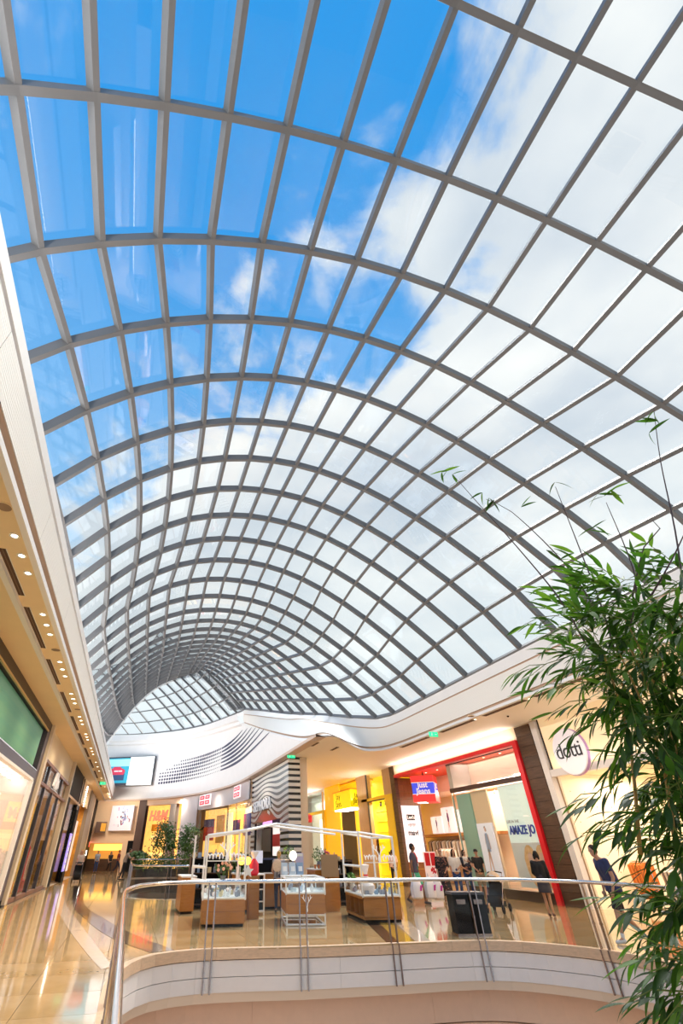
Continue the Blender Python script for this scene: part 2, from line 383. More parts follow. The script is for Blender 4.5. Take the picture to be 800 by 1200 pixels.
def build_shell(P, N, root, w, d, glass_limit, pane_rows):
    ni, nl = len(P), len(P[0])
    for i in range(ni):
        side = [(P[min(i+1, ni-1)][l]-P[max(i-1, 0)][l]) for l in range(nl)]
        bar(P[i], N[i], side, w, d).build('rib', M_STEEL, root)
    for l in range(nl):
        col = [P[i][l] for i in range(ni)]; nn = [N[i][l] for i in range(ni)]
        side = [(P[i][min(l+1, nl-1)]-P[i][max(l-1, 0)]) for i in range(ni)]
        bar([p + n*0.012 for p, n in zip(col, nn)], nn, side, w*0.92, d-0.03).build('purlin', M_STEEL, root)
    rest = MB()
    for i in range(ni-1):
        for l in range(nl-1):
            q = [P[i][l]+N[i][l]*d, P[i][l+1]+N[i][l+1]*d, P[i+1][l+1]+N[i+1][l+1]*d, P[i+1][l]+N[i+1][l]*d]
            n = (N[i][l]+N[i+1][l+1]).normalized()*0.02
            c = sum(q, Vector())/4
            q = [c+(v-c)*0.985 for v in q]
            mb = MB() if i in pane_rows else rest
            mb.add(q+[v+n for v in q], [(3, 2, 1, 0), (4, 5, 6, 7), (0, 1, 5, 4), (1, 2, 6, 5), (2, 3, 7, 6), (3, 0, 4, 7)])
            if i in pane_rows: mb.build('pane', M_ROOFGLASS, root)
    if rest.v: tag(rest.build('panes_beyond', M_ROOFGLASS, root), kind='stuff')
build_shell(VP, VN, vault, 0.115, 0.24, 0, set(range(2, 18)))
# pale rim along the far end of the vault
rim = MB().tube([p for p in VP[-1]], 0.10, 8)
rim.build('end_rim', M_RIM, vault, True)

# second vault rising behind the curved bulkhead
WALLC = [(7.85, 22.3), (7.85, 30), (7.85, 37), (7.75, 41), (7.4, 44.2), (6.7, 47.5), (5.9, 50.4), (4.7, 53.2), (3.2, 55.7), (0.9, 58.4), (-2.2, 60.5), (-5.2, 61.6)]
WALLP = smooth_path([(x, y, 0) for x, y in WALLC], 0.9)
base2 = [p for p in WALLP if p.y > 40.5]
far_top = lambda p: interp([(41, 11.2), (44, 11.5), (50, 11.9), (58, 12.3), (62, 12.4)], p.y)
base2 = base2[::2]
RP = []
for p in base2:
    row = []
    for j in range(9):
        a = j*0.145
        row.append(Vector((p.x - 1.2*j + 0.02*j*j, p.y + 0.25*j, far_top(p) + 0.25 + 1.18*j - 0.035*j*j)))
    RP.append(row)
rear = struct('ceiling_far', 'second smaller glass vault glimpsed through the far end of the big vault', (0, 55, 12))
RN = grid_normals(RP)
build_shell(RP, RN, rear, 0.12, 0.16, 0, set())

# ------------------------------------------------------------------ left fascia and soffit
def extrude_y(prof, y0, y1, step=None):
    mb = MB(); ys = [y0 + (y1-y0)*i/ (step or 1) for i in range((step or 1)+1)]
    mb.sheet([[(x, y, z) for x, z in prof] for y in ys]); return mb
cl = struct('ceiling_soffit_left', 'cream soffit with a white textured fascia above the shops on the near-window side', (-3, 0, 6.05))
extrude_y([(-9.0, 6.05), (-3.40, 6.05)], -8, 78).build('soffit_panel', M_CREAM, cl)
mb = MB(); mb.bb(-3.40, -3.27, -8, 78, 6.03, 6.2); mb.build('edge_strip', M_WHITE, cl)
extrude_y([(-3.27, 6.11), (-2.72, 6.11)], -8, 78).build('soffit_panel', M_CREAM, cl)
extrude_y([(-2.72, 6.11), (-2.72, 6.05), (-2.60, 6.05), (-2.60, 6.16), (-2.68, 6.16), (-2.68, 6.30), (-2.57, 6.30)], -8, 66).build('lip', M_WHITE, cl)
for i, y0 in enumerate(range(-8, 64, 4)):
    extrude_y([(-2.57, 6.30), (-2.57, 7.02)], y0+0.006, y0+3.994).build('fascia_panel', M_FASCIA, cl)
extrude_y([(-2.57, 7.02), (-2.64, 7.02), (-2.64, 7.10), (-2.56, 7.10), (-2.56, 7.34), (-4.2, 7.40), (-4.2, 7.75)], -8, 64).build('upper_trim', M_WHITE, cl)
extrude_y([(-2.575, 6.28), (-2.70, 6.28), (-2.70, 6.16)], -8, 64).build('groove', M_GROOVE, cl)
extrude_y([(-2.66, 7.105), (-2.66, 7.015)], -8, 64).build('groove', M_GROOVE, cl)

# ------------------------------------------------------------------ right fascia: straight, then sweeping round to the curved bulkhead
TOP = [(13, -8, 7.62), (13, 4, 7.62), (13, 14, 7.62), (13, 21, 7.62), (12.98, 23.6, 7.62), (12.75, 25.2, 7.68), (11.9, 26.7, 8.0), (10.9, 29, 8.6), (10.34, 31, 9.04), (9.9, 32.8, 9.45), (9.48, 34.5, 9.87), (8.27, 38, 10.78), (7.75, 41, 11.45)]
BOT = [(13, -8, 6.05), (13, 4, 6.05), (13, 14, 6.05), (13, 21, 6.05), (12.95, 23.6, 6.05), (12.65, 25.0, 6.05), (11.9, 25.5, 6.05), (10.9, 24.7, 6.05), (9.6, 23.2, 6.05), (8.5, 22.3, 6.05), (7.85, 24.1, 6.12), (7.85, 32, 8.0), (7.85, 41, 10.4)]
TP = smooth_path(TOP, 0.8); 
def same_n(pts, n):
    out = []
    for i in range(n):
        t = i/(n-1)*(len(pts)-1); k = min(int(t), len(pts)-2); u = t-k
        P = [Vector(p) for p in pts]; a, b, c, d = P[max(k-1, 0)], P[k], P[k+1], P[min(k+2, len(P)-1)]
        out.append(0.5*((2*b)+(c-a)*u+(2*a-5*b+4*c-d)*u*u+(3*b-a-3*c+d)*u**3))
    return out
NT = 73
TPn, BPn = same_n(TOP, NT), same_n(BOT, NT)
cr = struct('ceiling_soffit_right', 'white sweeping fascia and cream soffit over the clothes shops', (14, 10, 6.05))
def band(t0, t1, in0=0.0, in1=0.0):
    rows = []
    for a, b in zip(BPn, TPn):
        d = b-a; i = BPn.index(a)
        tg = BPn[min(i+1, NT-1)]-BPn[max(i-1, 0)]; nx = Vector((tg.y, -tg.x, 0)); nx = nx.normalized() if nx.length > 1e-6 else Vector((1, 0, 0))
        rows.append([a+d*t0+nx*in0, a+d*t1+nx*in1])
    return MB().sheet(rows)
for t0, t1, i0, i1, nm, m in ((0, 0.07, 0, 0, 'lip', M_WHITE), (0.07, 0.07, 0, 0.07, 'groove', M_GROOVE), (0.07, 0.13, 0.07, 0.07, 'groove', M_GROOVE), (0.13, 0.13, 0.07, 0, 'groove', M_GROOVE),
                          (0.13, 0.70, 0, 0, 'fascia_panel', M_FASCIA), (0.70, 0.70, 0, 0.05, 'groove', M_GROOVE), (0.70, 0.74, 0.05, 0.05, 'groove', M_GROOVE), (0.74, 0.74, 0.05, 0, 'groove', M_GROOVE), (0.74, 1.0, 0, 0, 'upper_trim', M_WHITE)):
    band(t0, t1, i0, i1).build(nm, m, cr, True)
# flat soffit behind the sweep
sb = [p for p in BPn if p.z < 6.08 and p.y > -9]
poly = [(p.x, p.y) for p in sb] + [(7.9, 22.6), (7.9, 41), (7.5, 44.2), (6.8, 47.5), (6.0, 50.4), (4.8, 53.2), (3.3, 55.7), (1.0, 58.4), (-2.2, 60.6), (-9, 62), (-9, 90), (30, 90), (30, -8)]
def fill(poly, z, holes=()):
    bm = bmesh.new(); es = []
    for lp in [poly]+list(holes):
        vs = [bm.verts.new((x, y, z)) for x, y in lp]
        es += [bm.edges.new((vs[i], vs[(i+1) % len(vs)])) for i in range(len(vs))]
    bmesh.ops.triangle_fill(bm, use_beauty=True, use_dissolve=False, edges=es)
    mb = MB(); bm.verts.index_update(); mb.add([v.co[:] for v in bm.verts], [tuple(v.index for v in f.verts) for f in bm.faces]); bm.free()
    return mb
fill(poly, 6.10).build('soffit_panel', mat('white_soffit', (0.90, 0.86, 0.80), 0.6), cr)

# curved bulkhead wall (the wall that carries the wave of dots)
wf = struct('wall_far', 'curved white bulkhead over the far shops', (5, 50, 6.05))
def wall_top(p): return interp([(22.3, 6.05), (24.1, 6.12), (32, 8.0), (41, 10.45), (44, 10.8), (50, 11.2), (58, 11.6), (62, 11.7)], p.y)
MB().sheet([[(p.x, p.y, 6.0), (p.x, p.y, wall_top(p))] for p in WALLP]).build('curved_wall', M_WHITE, wf, True)
rows = []
for i, p in enumerate(WALLP):
    if p.y < 40.8: continue
    t = WALLP[min(i+1, len(WALLP)-1)]-WALLP[i-1]; n = Vector((-t.y, t.x, 0)).normalized()
    z = wall_top(p)
    rows.append([p+Vector((0, 0, z-0.25)), p+n*0.25+Vector((0, 0, z-0.15)), p+n*0.28+Vector((0, 0, z+0.1)), p+n*0.45+Vector((0, 0, z+0.2)), p+n*0.45+Vector((0, 0, z+0.75)), p-n*0.4+Vector((0, 0, z+0.85))])
MB().sheet(rows).build('cornice', M_WHITE, wf, True)
# a shallow drop edge under the bulkhead
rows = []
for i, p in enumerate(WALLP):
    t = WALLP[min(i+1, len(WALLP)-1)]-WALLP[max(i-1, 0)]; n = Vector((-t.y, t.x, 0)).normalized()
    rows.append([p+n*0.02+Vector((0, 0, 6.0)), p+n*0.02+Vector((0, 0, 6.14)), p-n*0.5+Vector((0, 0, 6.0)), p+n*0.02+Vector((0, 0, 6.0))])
MB().sheet(rows).build('drop_edge', mat('pinkish_trim', (0.66, 0.52, 0.44), 0.6), wf)

# ------------------------------------------------------------------ the wave of dots on the bulkhead
def wall_at(s):
    acc = 0
    for a, b in zip(WALLP, WALLP[1:]):
        d = (b-a).length
        if acc + d >= s:
            t = (s-acc)/d; tg = (b-a).normalized(); return a.lerp(b, t), tg, Vector((-tg.y, tg.x, 0))
        acc += d
    return WALLP[-1], (WALLP[-1]-WALLP[-2]).normalized(), Vector((0, -1, 0))
M_NAVY = mat('navy_print', (0.035, 0.04, 0.10), 0.6)
def s_at_y(yy):
    acc = 0
    for a, b in zip(WALLP, WALLP[1:]):
        if b.y >= yy: return acc + (b-a).length*(yy-a.y)/(b.y-a.y)
        acc += (b-a).length
    return acc
gr = thing('wall_graphic', 'navy dots growing into long rising stripes across the curved white bulkhead', 'wall graphic', (7.5, 45, 6.8))
dots = MB()
S0, S1 = s_at_y(57.2), s_at_y(47.0)
ends = [(40.8, 9.85), (39.0, 9.65), (37.4, 9.4), (36.0, 9.1), (34.6, 8.8), (33.2, 8.45), (31.6, 7.95)]
for r in range(7):
    z0 = 9.25 - 0.30*r; yend, zend = ends[r]; se = s_at_y(yend)
    start = S0 - (max(0, 3.2-r*1.1) if r < 3 else 0) * 1.0
    s = start; k = 0
    while s > S1-1.0:
        f = (S0-s)/(S0-S1); peak = 0.25 + 0.75*max(0, 1-abs(f-(0.75-0.1*r))/0.75)
        w, h = 0.16*peak+0.02, 0.13*peak
        p, tg, n = wall_at(s)
        c = p + n*0.012 + Vector((0, 0, z0 + 0.06*f*f))
        ring = [c + tg*w*cos(a)+Vector((0, 0, h*sin(a))) for a in [2*pi*q/8 for q in range(8)]]
        dots.add(ring + [v - n*0.01 for v in ring], [tuple(range(8)), tuple(range(15, 7, -1))])
        s -= 0.40; k += 1
    st = MB(); rows = []
    for q in range(25):
        t = q/24; ss = S1-0.6 + (se-S1+0.6)*t; p, tg, n = wall_at(ss)
        z = z0 + 0.06 + (zend-z0-0.06)*t**1.35
        hh = 0.11*(1-t)**0.5*(0.35+0.65*min(1, t*4)) + 0.012
        b = p + n*0.015
        rows.append([b+Vector((0, 0, z-hh)), b+Vector((0, 0, z+hh))])
    st.sheet(rows).build('stripe', M_NAVY, gr)
tag(dots.build('dot_rows', M_NAVY, gr), kind='stuff')
# ------------------------------------------------------------------ floor, voids, kerb
EDGE = [(0.10, -6), (0.10, 0), (0.10, 6), (0.10, 9.3), (0.17, 10.6), (0.38, 11.6), (0.85, 12.35), (1.7, 12.66), (2.9, 12.58), (3.9, 12.43), (5.96, 12.30), (7.3, 12.25), (8.1, 12.12), (8.75, 11.75), (9.35, 11.1), (9.72, 10.4), (9.80, 9.5), (9.68, 8.7), (9.3, 7.6), (8.9, 6), (8.8, 2), (8.8, -6)]
EP = smooth_path([(x, y, 0) for x, y in EDGE], 0.35)
V2 = [(0.35, 27.6), (0.55, 26.4), (1.0, 25.7), (1.9, 25.25), (3.2, 25.2), (4.4, 25.8), (4.9, 27.0), (5.0, 33), (5.0, 40), (4.8, 44.4), (3.9, 46.0), (2.2, 46.4), (0.9, 45.9), (0.4, 44.6), (0.35, 38)]
fl = struct('floor', 'polished beige tiled concourse floor')
fill([(-14, -8), (30, -8), (30, 90), (-14, 90)], -0.02, [[(p.x, p.y) for p in EP] , V2]).build('slab', M_JOINT, fl)
def inside(pt, poly):
    x, y = pt; c = False; j = len(poly)-1
    for i in range(len(poly)):
        xi, yi = poly[i][0], poly[i][1]; xj, yj = poly[j][0], poly[j][1]
        if (yi > y) != (yj > y) and x < (xj-xi)*(y-yi)/(yj-yi)+xi: c = not c
        j = i
    return c
VOID1 = [(p.x, p.y) for p in EP]
tiles = []
for iy in range(0, 52):
    for ix in range(-4, 20):
        y0 = 2.5 + 1.2*iy; x0 = 0.1 + 1.0*ix - 0.15
        cs = [(x0, y0), (x0+1, y0), (x0+1, y0+1.2), (x0, y0+1.2)]
        if x0 < -4.4 or x0 > 18: continue
        ins = [inside(c, VOID1) or inside(c, V2) for c in cs]
        if all(ins): continue
        g = 0.004
        poly = [(x0+g, y0+g), (x0+1-g, y0+g), (x0+1-g, y0+1.2-g), (x0+g, y0+1.2-g)]
        if any(ins):
            # trim by the edge's local tangent line
            cen = Vector((x0+.5, y0+.6, 0)); src = EP if y0 < 20 else [Vector((x, y, 0)) for x, y in V2]
            k = min(range(len(src)), key=lambda q: (src[q]-cen).length_squared)
            a = src[max(k-1, 0)]; b = src[min(k+1, len(src)-1)]; t = (b-a).normalized(); n = Vector((-t.y, t.x, 0))
            if inside(((src[k]+n*0.3).x, (src[k]+n*0.3).y), VOID1 if y0 < 20 else V2): n = -n
            q = []
            for i in range(4):
                p0 = Vector((*poly[i], 0)); p1 = Vector((*poly[(i+1) % 4], 0)); d0 = (p0-src[k]).dot(n); d1 = (p1-src[k]).dot(n)
                if d0 >= 0: q.append((p0.x, p0.y))
                if d0*d1 < 0: pp = p0.lerp(p1, d0/(d0-d1)); q.append((pp.x, pp.y))
            poly = q
            if len(poly) < 3: continue
        d = hypot(x0+.5, y0+.6)
        # tiles outside the picture go into the joined part
        tiles.append((d + (0 if -4.3 < x0 < 0.12*0+1.15*y0+0.5 else 60), poly, ix, iy))
tiles.sort(key=lambda t: t[0])
rest = MB(); tcache = {}
for n, (d, poly, ix, iy) in enumerate(tiles):
    if n < 290:
        cx, cy = sum(p[0] for p in poly)/len(poly), sum(p[1] for p in poly)/len(poly)
        key = tuple((round(x-cx, 3), round(y-cy, 3)) for x, y in poly)
        if key not in tcache: tcache[key] = MB().prism(key, -0.018, 0).mesh('tile', M_TILE)
        link('tile', tcache[key], fl, (cx, cy, 0))
    else: rest.prism(poly, -0.018, 0)
tag(rest.build('tiles_beyond', M_TILE, fl), kind='stuff')
M_INLAYP = mat('pale_stone_inlay', (0.80, 0.62, 0.47), 0.10, var=0.08, coat=0.3)
M_INLAYD = mat('dark_stone_inlay', (0.035, 0.025, 0.025), 0.10, var=0.2, coat=0.3)
M_INLAYY = mat('golden_stone_inlay', (0.62, 0.36, 0.06), 0.10, var=0.1, coat=0.3)
def strip(nm, A, B, m, z=0.004):
    a = same_n([(x, y, z) for x, y in A], 24); b = same_n([(x, y, z) for x, y in B], 24)
    MB().sheet([[p, q] for p, q in zip(a, b)]).build(nm, m, fl)
strip('pale_inlay', [(-3.95, 37), (-2.45, 24.7), (-1.28, 17.3), (-0.51, 13.1), (-0.12, 11.2)], [(-3.4, 37), (-2.05, 24.7), (-0.98, 17.8), (-0.25, 13.3), (0.06, 11.4)], M_INLAYP)
strip('dark_inlay', [(-2.75, 36), (-1.72, 24), (-0.95, 19.0), (-0.1, 15.0), (0.75, 12.6)], [(-2.2, 36), (-1.3, 24), (-0.42, 19.0), (0.42, 15.4), (1.25, 12.75)], M_INLAYD)
strip('dark_inlay', [(6.95, 16.2), (5.83, 12.45)], [(7.3, 16.1), (6.10, 12.42)], M_INLAYD)
strip('golden_inlay', [(7.3, 16.1), (6.10, 12.42)], [(7.65, 16.0), (6.46, 12.36)], M_INLAYY)
strip('pale_inlay', [(7.75, 16.0), (6.50, 12.36)], [(8.2, 15.9), (6.85, 12.33)], M_INLAYP)

def normals(path, voidpoly):
    out = []
    for i, p in enumerate(path):
        t = (path[min(i+1, len(path)-1)]-path[max(i-1, 0)]).normalized(); n = Vector((-t.y, t.x, 0))
        if inside(((p+n*0.1).x, (p+n*0.1).y), voidpoly): n = -n
        out.append(n)     # points away from the void
    return out
def seg_pieces(path, nrm, step, prof, nm, m, root, gap=0.004):
    """pieces of a profile [(outward, z)...] swept along the path, cut every `step` metres"""
    acc = 0; cur = [0]
    cuts = []
    for i in range(1, len(path)):
        acc += (path[i]-path[i-1]).length; cur.append(i)
        if acc >= step or i == len(path)-1: cuts.append(cur); cur = [i]; acc = 0
    for c in cuts:
        mb = MB(); rows = []
        for j, i in enumerate(c):
            p = path[i].copy()
            if j == 0 and i > 0: p += (path[i+1]-path[i]).normalized()*gap
            rows.append([p + nrm[i]*o + Vector((0, 0, z)) for o, z in prof])
        mb.sheet(rows)
        n = len(prof)
        mb.add(rows[0], [tuple(range(n))]); mb.add(rows[-1], [tuple(range(n-1, -1, -1))])
        mb.build(nm, m, root)
EN = normals(EP, VOID1)
edge = struct('trim_1', 'stone kerb over curved white panels around the near void', (4, 11, -0.8))
seg_pieces(EP, EN, 1.45, [(0.0, -0.16), (0.0, 0.006), (0.15, 0.006), (0.15, -0.16), (0, -0.16)], 'kerb_stone', M_STONE, edge)
IN = [p for p in EP]
seg_pieces(EP, EN, 3.0, [(0.03, -0.41), (0.03, -0.175), (0.2, -0.175), (0.2, -0.41), (0.03, -0.41)], 'upper_panel', M_PANEL, edge)
seg_pieces(EP, EN, 3.0, [(0.03, -0.63), (0.03, -0.42), (0.2, -0.42), (0.2, -0.63), (0.03, -0.63)], 'lower_panel', M_PANEL, edge)
seg_pieces(EP, EN, 60.0, [(0.10, -0.78), (0.06, -0.66), (0.05, -0.635), (0.3, -0.635), (0.3, -0.78), (0.10, -0.78)], 'lip', mat('cream_lip', (0.84, 0.70, 0.58), 0.5), edge)
z = -0.80
for k, (d0, h) in enumerate(((0.55, 0.55), (0.60, 0.6), (0.65, 0.6), (0.7, 0.6), (0.75, 0.7))):
    seg_pieces(EP, EN, 4.0, [(d0, z-h+0.028), (d0, z), (d0+0.1, z), (d0+0.1, z-h+0.028), (d0, z-h+0.028)], 'bulkhead_panel', M_LOWER, edge); z -= h
seg_pieces(EP, EN, 60.0, [(0.2, -0.40), (0.2, -0.17), (0.25, -0.17), (0.25, -0.8), (1.2, -0.8), (1.2, -0.79), (0.2, -0.785)], 'backing', M_GROOVE, edge)
MB().bb(-14, 30, -8, 95, -5.0, -4.9).build('lower_floor', mat('lower_floor_tile', (0.50, 0.38, 0.27), 0.35), struct('floor_lower', 'floor of the level below'))
MB().bb(-14, 30, 90, 90.2, -4.9, 0).build('end_wall', M_LOWER, struct('wall_lower', 'wall closing the level below'))
V2P = [Vector((x, y, 0)) for x, y in V2]+[Vector((*V2[0], 0))]
V2P = smooth_path([p[:] for p in V2P], 0.8); V2N = normals(V2P, V2)
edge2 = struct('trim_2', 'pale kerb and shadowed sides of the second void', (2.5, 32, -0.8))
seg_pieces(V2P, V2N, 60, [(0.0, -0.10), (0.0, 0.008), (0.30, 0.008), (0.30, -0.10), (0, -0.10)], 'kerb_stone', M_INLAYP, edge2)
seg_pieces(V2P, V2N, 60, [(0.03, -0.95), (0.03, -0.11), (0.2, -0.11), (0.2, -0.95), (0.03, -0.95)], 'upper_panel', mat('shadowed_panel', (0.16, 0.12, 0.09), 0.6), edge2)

# ------------------------------------------------------------------ glass balustrades
def pt_at(path, s):
    acc = 0
    for a, b in zip(path, path[1:]):
        d = (b-a).length
        if acc+d >= s: return a.lerp(b, (s-acc)/d), (b-a).normalized()
        acc += d
    return path[-1], (path[-1]-path[-2]).normalized()
def s_near(path, x, y):
    best = None; acc = 0
    for a, b in zip(path, path[1:]):
        d = (b-a).length; t = max(0, min(1, (Vector((x, y, 0))-a).dot(b-a)/d/d)); q = a.lerp(b, t); e = (q-Vector((x, y, 0))).length
        if best is None or e < best[0]: best = (e, acc+t*d)
        acc += d
    return best[1]
def balustrade(label, path, nrm, posts, h, rail_r, drop, off=0.05):
    root = thing('glass_balustrade', label, 'balustrade', (path[len(path)//2].x, path[len(path)//2].y, 0))
    pth = [p+n*off for p, n in zip(path, nrm)]
    MB().tube([p+Vector((0, 0, h)) for p in pth], rail_r, 10).build('handrail', M_CHROME, root, True)
    L = sum((b-a).length for a, b in zip(pth, pth[1:]))
    ss = sorted(s_near(pth, x, y) for x, y in posts)
    for s in ss:
        for ds in (-0.075, 0.075):
            p, t = pt_at(pth, s+ds); n = Vector((-t.y, t.x, 0)); R = Matrix((t, n, Vector((0, 0, 1)))).transposed()
            mb = MB().box(p+Vector((0, 0, h/2-0.02)), (0.022, 0.06, h-0.03), R=R)
            mb.box(p+Vector((0, 0, 0.40)), (0.035, 0.075, 0.03), R=R)
            mb.build('post', M_CHROMED, root)
            if drop:
                i = min(range(len(path)), key=lambda q: (path[q]-p).length_squared); nn = nrm[i]
                mb = MB().box(p-nn*(off+0.0)+Vector((0, 0, -0.40)), (0.022, 0.03, 0.49), R=R)
                mb.box(p-nn*(off+0.012)+Vector((0, 0, -0.08)), (0.022, 0.012, 0.17), R=R)
                mb.build('post_foot', M_CHROMED, root)
    bounds = [0]+ss+[L]
    for a, b in zip(bounds, bounds[1:]):
        if b-a < 0.4: continue
        n = max(1, int((b-a)/0.5)); rows = []
        for k in range(n+1):
            p, t = pt_at(pth, a+0.09+(b-a-0.18)*k/n); nn = Vector((-t.y, t.x, 0))*0.006
            z0, z1 = Vector((0, 0, 0.03)), Vector((0, 0, h-0.09))
            rows.append([p+nn+z0, p+nn+z1, p-nn+z1, p-nn+z0, p+nn+z0])
        MB().sheet(rows).build('glass_panel', M_GLASS, root)
    return root
POSTS = [(0.1, -3.2), (0.1, 0.4), (0.1, 3.2), (0.1, 6.0), (0.12, 8.8), (1.92, 12.64), (3.91, 12.42), (5.96, 12.30), (8.05, 12.2), (9.75, 10.45), (9.5, 8.1), (8.85, 5.2), (8.8, 2), (8.8, -1)]
balustrade('curved glass balustrade with a polished steel handrail around the near void', EP, EN, POSTS, 1.07, 0.035, True)
balustrade('distant glass balustrade round the second void where a man leans', V2P, V2N, [V2[0], V2[3], V2[5], V2[7], V2[8], V2[10], (0.36, 41.5), (0.35, 34)], 1.10, 0.035, False)
lb = [Vector((-1.29, 24.4, 0)), Vector((-1.66, 30.8, 0)), Vector((-2.2, 38.8, 0))]
# ------------------------------------------------------------------ walls behind the shops
M_SALMON = mat('salmon_wall', (0.90, 0.64, 0.42), 0.55, var=0.04)
M_CREAMW = mat('cream_wall', (0.88, 0.74, 0.52), 0.5, var=0.04)
M_PEACH = mat('peach_wall', (0.90, 0.66, 0.48), 0.5, var=0.03)
M_LILAC = mat('grey_lilac_bulkhead', (0.62, 0.58, 0.60), 0.6)
M_PALEWOOD = mat('pale_wood', (0.60, 0.42, 0.27), 0.5, col2=(0.50, 0.33, 0.20), vscale=2.0, stretch=(6, 6, 1))
M_GOLDLIT = mat('gold_interior', (0.72, 0.36, 0.05), 0.6, var=0.5, vscale=2.2)
M_ORANGE = mat('amber_wall', (0.90, 0.42, 0.02), 0.5, var=0.08)
M_MINT = mat('pale_mint_panel', (0.66, 0.84, 0.78), 0.4)
M_TEAL = mat('teal_panel', (0.22, 0.50, 0.46), 0.35)
M_PRINTW = mat('white_print', (0.86, 0.86, 0.90), 0.45)
M_SKIN = mat('skin', (0.62, 0.34, 0.22), 0.5, var=0.06)
M_BLUEP = mat('blue_print', (0.03, 0.08, 0.45), 0.5)
M_GREYTXT = mat('grey_lettering', (0.35, 0.33, 0.36), 0.5)
M_BLKTXT = mat('black_lettering', (0.015, 0.015, 0.02), 0.4)
M_WHTXT = mat('white_lettering', (0.9, 0.9, 0.92), 0.4, emit=(1, 1, 1), estr=0.12)
M_LAMP = glow('lamp_face', (1.0, 0.86, 0.62), 9.0)
M_LAMPW = glow('white_lamp_face', (1.0, 0.93, 0.82), 7.0)
def shoplight(x, y, z, e, sx, sy, c=WARMW): return light('shop_lamp', 'AREA', (x, y, z), e, c, sx, sy)

wr = struct('wall_right', 'cream bulkhead wall over the clothes shops', (16, 20, 0))
MB().bb(16.0, 16.25, 17.05, 31.0, 5.56, 6.12).build('bulkhead', mat('warm_cream_bulkhead', (0.88, 0.76, 0.60), 0.55), wr)
MB().bb(16.0, 16.25, 43.8, 64, 5.9, 6.12).build('bulkhead', M_WHITE, wr)
MB().bb(25, 25.2, -8, 64, 0, 6.1).build('back_wall', M_CREAMW, wr)
wl = struct('wall_left', 'cream bulkhead wall over the second shop', (-4.2, 30, 0))
mb = MB(); mb.bb(-4.4, -4.2, 23.75, 34.2, 4.86, 6.05); mb.build('bulkhead', mat('cream_bulkhead', (0.82, 0.70, 0.50), 0.55), wl)
MB().bb(-9.2, -9.0, -8, 78, 0, 6.1).build('back_wall', M_CREAMW, wl)
MB().bb(-9, 30, 76, 76.2, 0, 6.1).build('back_wall', M_SALMON, struct('wall_back', 'salmon wall closing the far end'))

# ---- small builders
def colour_word(c):
    r, g, b = c; v = max(c); s = 0 if v == 0 else (v-min(c))/v
    if v < 0.12: return 'black' if s < .6 else 'very dark'
    if s < .16: return 'white' if v > .7 else 'grey'
    if v > .7 and s < .38: return 'cream'
    if r > .5 and g < .30*r/.75: return 'burnt orange' if g > .1 else 'red'
    if v < .5: return 'dark brown' if v < .35 else 'olive brown'
    return 'golden' if b < .2*r+.05 else 'tan'
def scribble(w, h, n, m, parent, loc, rz, r, seed):
    """a line of handwritten script too small to read in the photograph"""
    q = random.Random(seed); pts = []
    for k in range(n*4):
        t = k/(n*4-1); a = k*pi/2
        pts.append((-w/2+w*t+.25*w/n*sin(a), 0, (.5*h*q.uniform(.4, 1.0))*cos(a) if k % 2 == 0 else .0))
    o = MB().tube(smooth_path(pts, w/n/5), r, 5).build('script_lettering', m, parent, True, False); o.location = loc; o.rotation_euler = (0, 0, rz)
    return o
def rack(name, label, cat, x, y, rz, L, h, n, cols, glabel, group, lower=0.0, gl=0.75):
    r = thing(name, label, cat, (x, y, 0), rz)
    mb = MB(); mb.tube([(-L/2, 0, h), (L/2, 0, h)], 0.018, 6); mb.build('rail', M_CHROME, r, world=False)
    for s in (-1, 1):
        MB().tube([(s*L/2, 0, h), (s*L/2, 0, 0.02)], 0.018, 6).build('post', M_CHROME, r, world=False)
        MB().box((s*L/2, 0, 0.02), (0.05, 0.45, 0.035)).build('foot', M_CHROME, r, world=False)
    base = {}
    R = Matrix.Rotation(rz, 3, 'Z')
    for k in range(n):
        c = cols[k % len(cols)]
        if c not in base:
            mm = mat('cloth_%s_%s_%s' % tuple(int(v*99) for v in c), c, 0.85, var=0.15, vscale=14)
            g = MB(); w = 0.22; hh = gl
            g.add([(-0.035, -w*0.9, -hh), (0.035, -w*0.9, -hh), (0.035, w*0.9, -hh), (-0.035, w*0.9, -hh),
                   (-0.03, -w, -0.1), (0.03, -w, -0.1), (0.03, w, -0.1), (-0.03, w, -0.1),
                   (-0.015, -0.06, -0.02), (0.015, -0.06, -0.02), (0.015, 0.06, -0.02), (-0.015, 0.06, -0.02)],
                  [(3, 2, 1, 0), (0, 1, 5, 4), (1, 2, 6, 5), (2, 3, 7, 6), (3, 0, 4, 7), (4, 5, 9, 8), (5, 6, 10, 9), (6, 7, 11, 10), (7, 4, 8, 11), (8, 9, 10, 11)])
            g.tube([(0, 0, -0.03), (0, 0, 0.0), (0, 0.02, 0.025), (0, 0.0, 0.03)], 0.006, 4)
            base[c] = g.mesh('hanging_garment', mm)
        p = Vector((x, y, h)) + R @ Vector((-L/2+0.1+(L-0.2)*(k+0.5)/n, 0, -0.012))
        o = link('hanging_garment', base[c], None, p, rz + RND.uniform(-0.15, 0.15)); o.scale = (1, 1, RND.uniform(0.85, 1.1))
        tag(o, colour_word(c) + ' ' + glabel, 'garment', group)
    return r
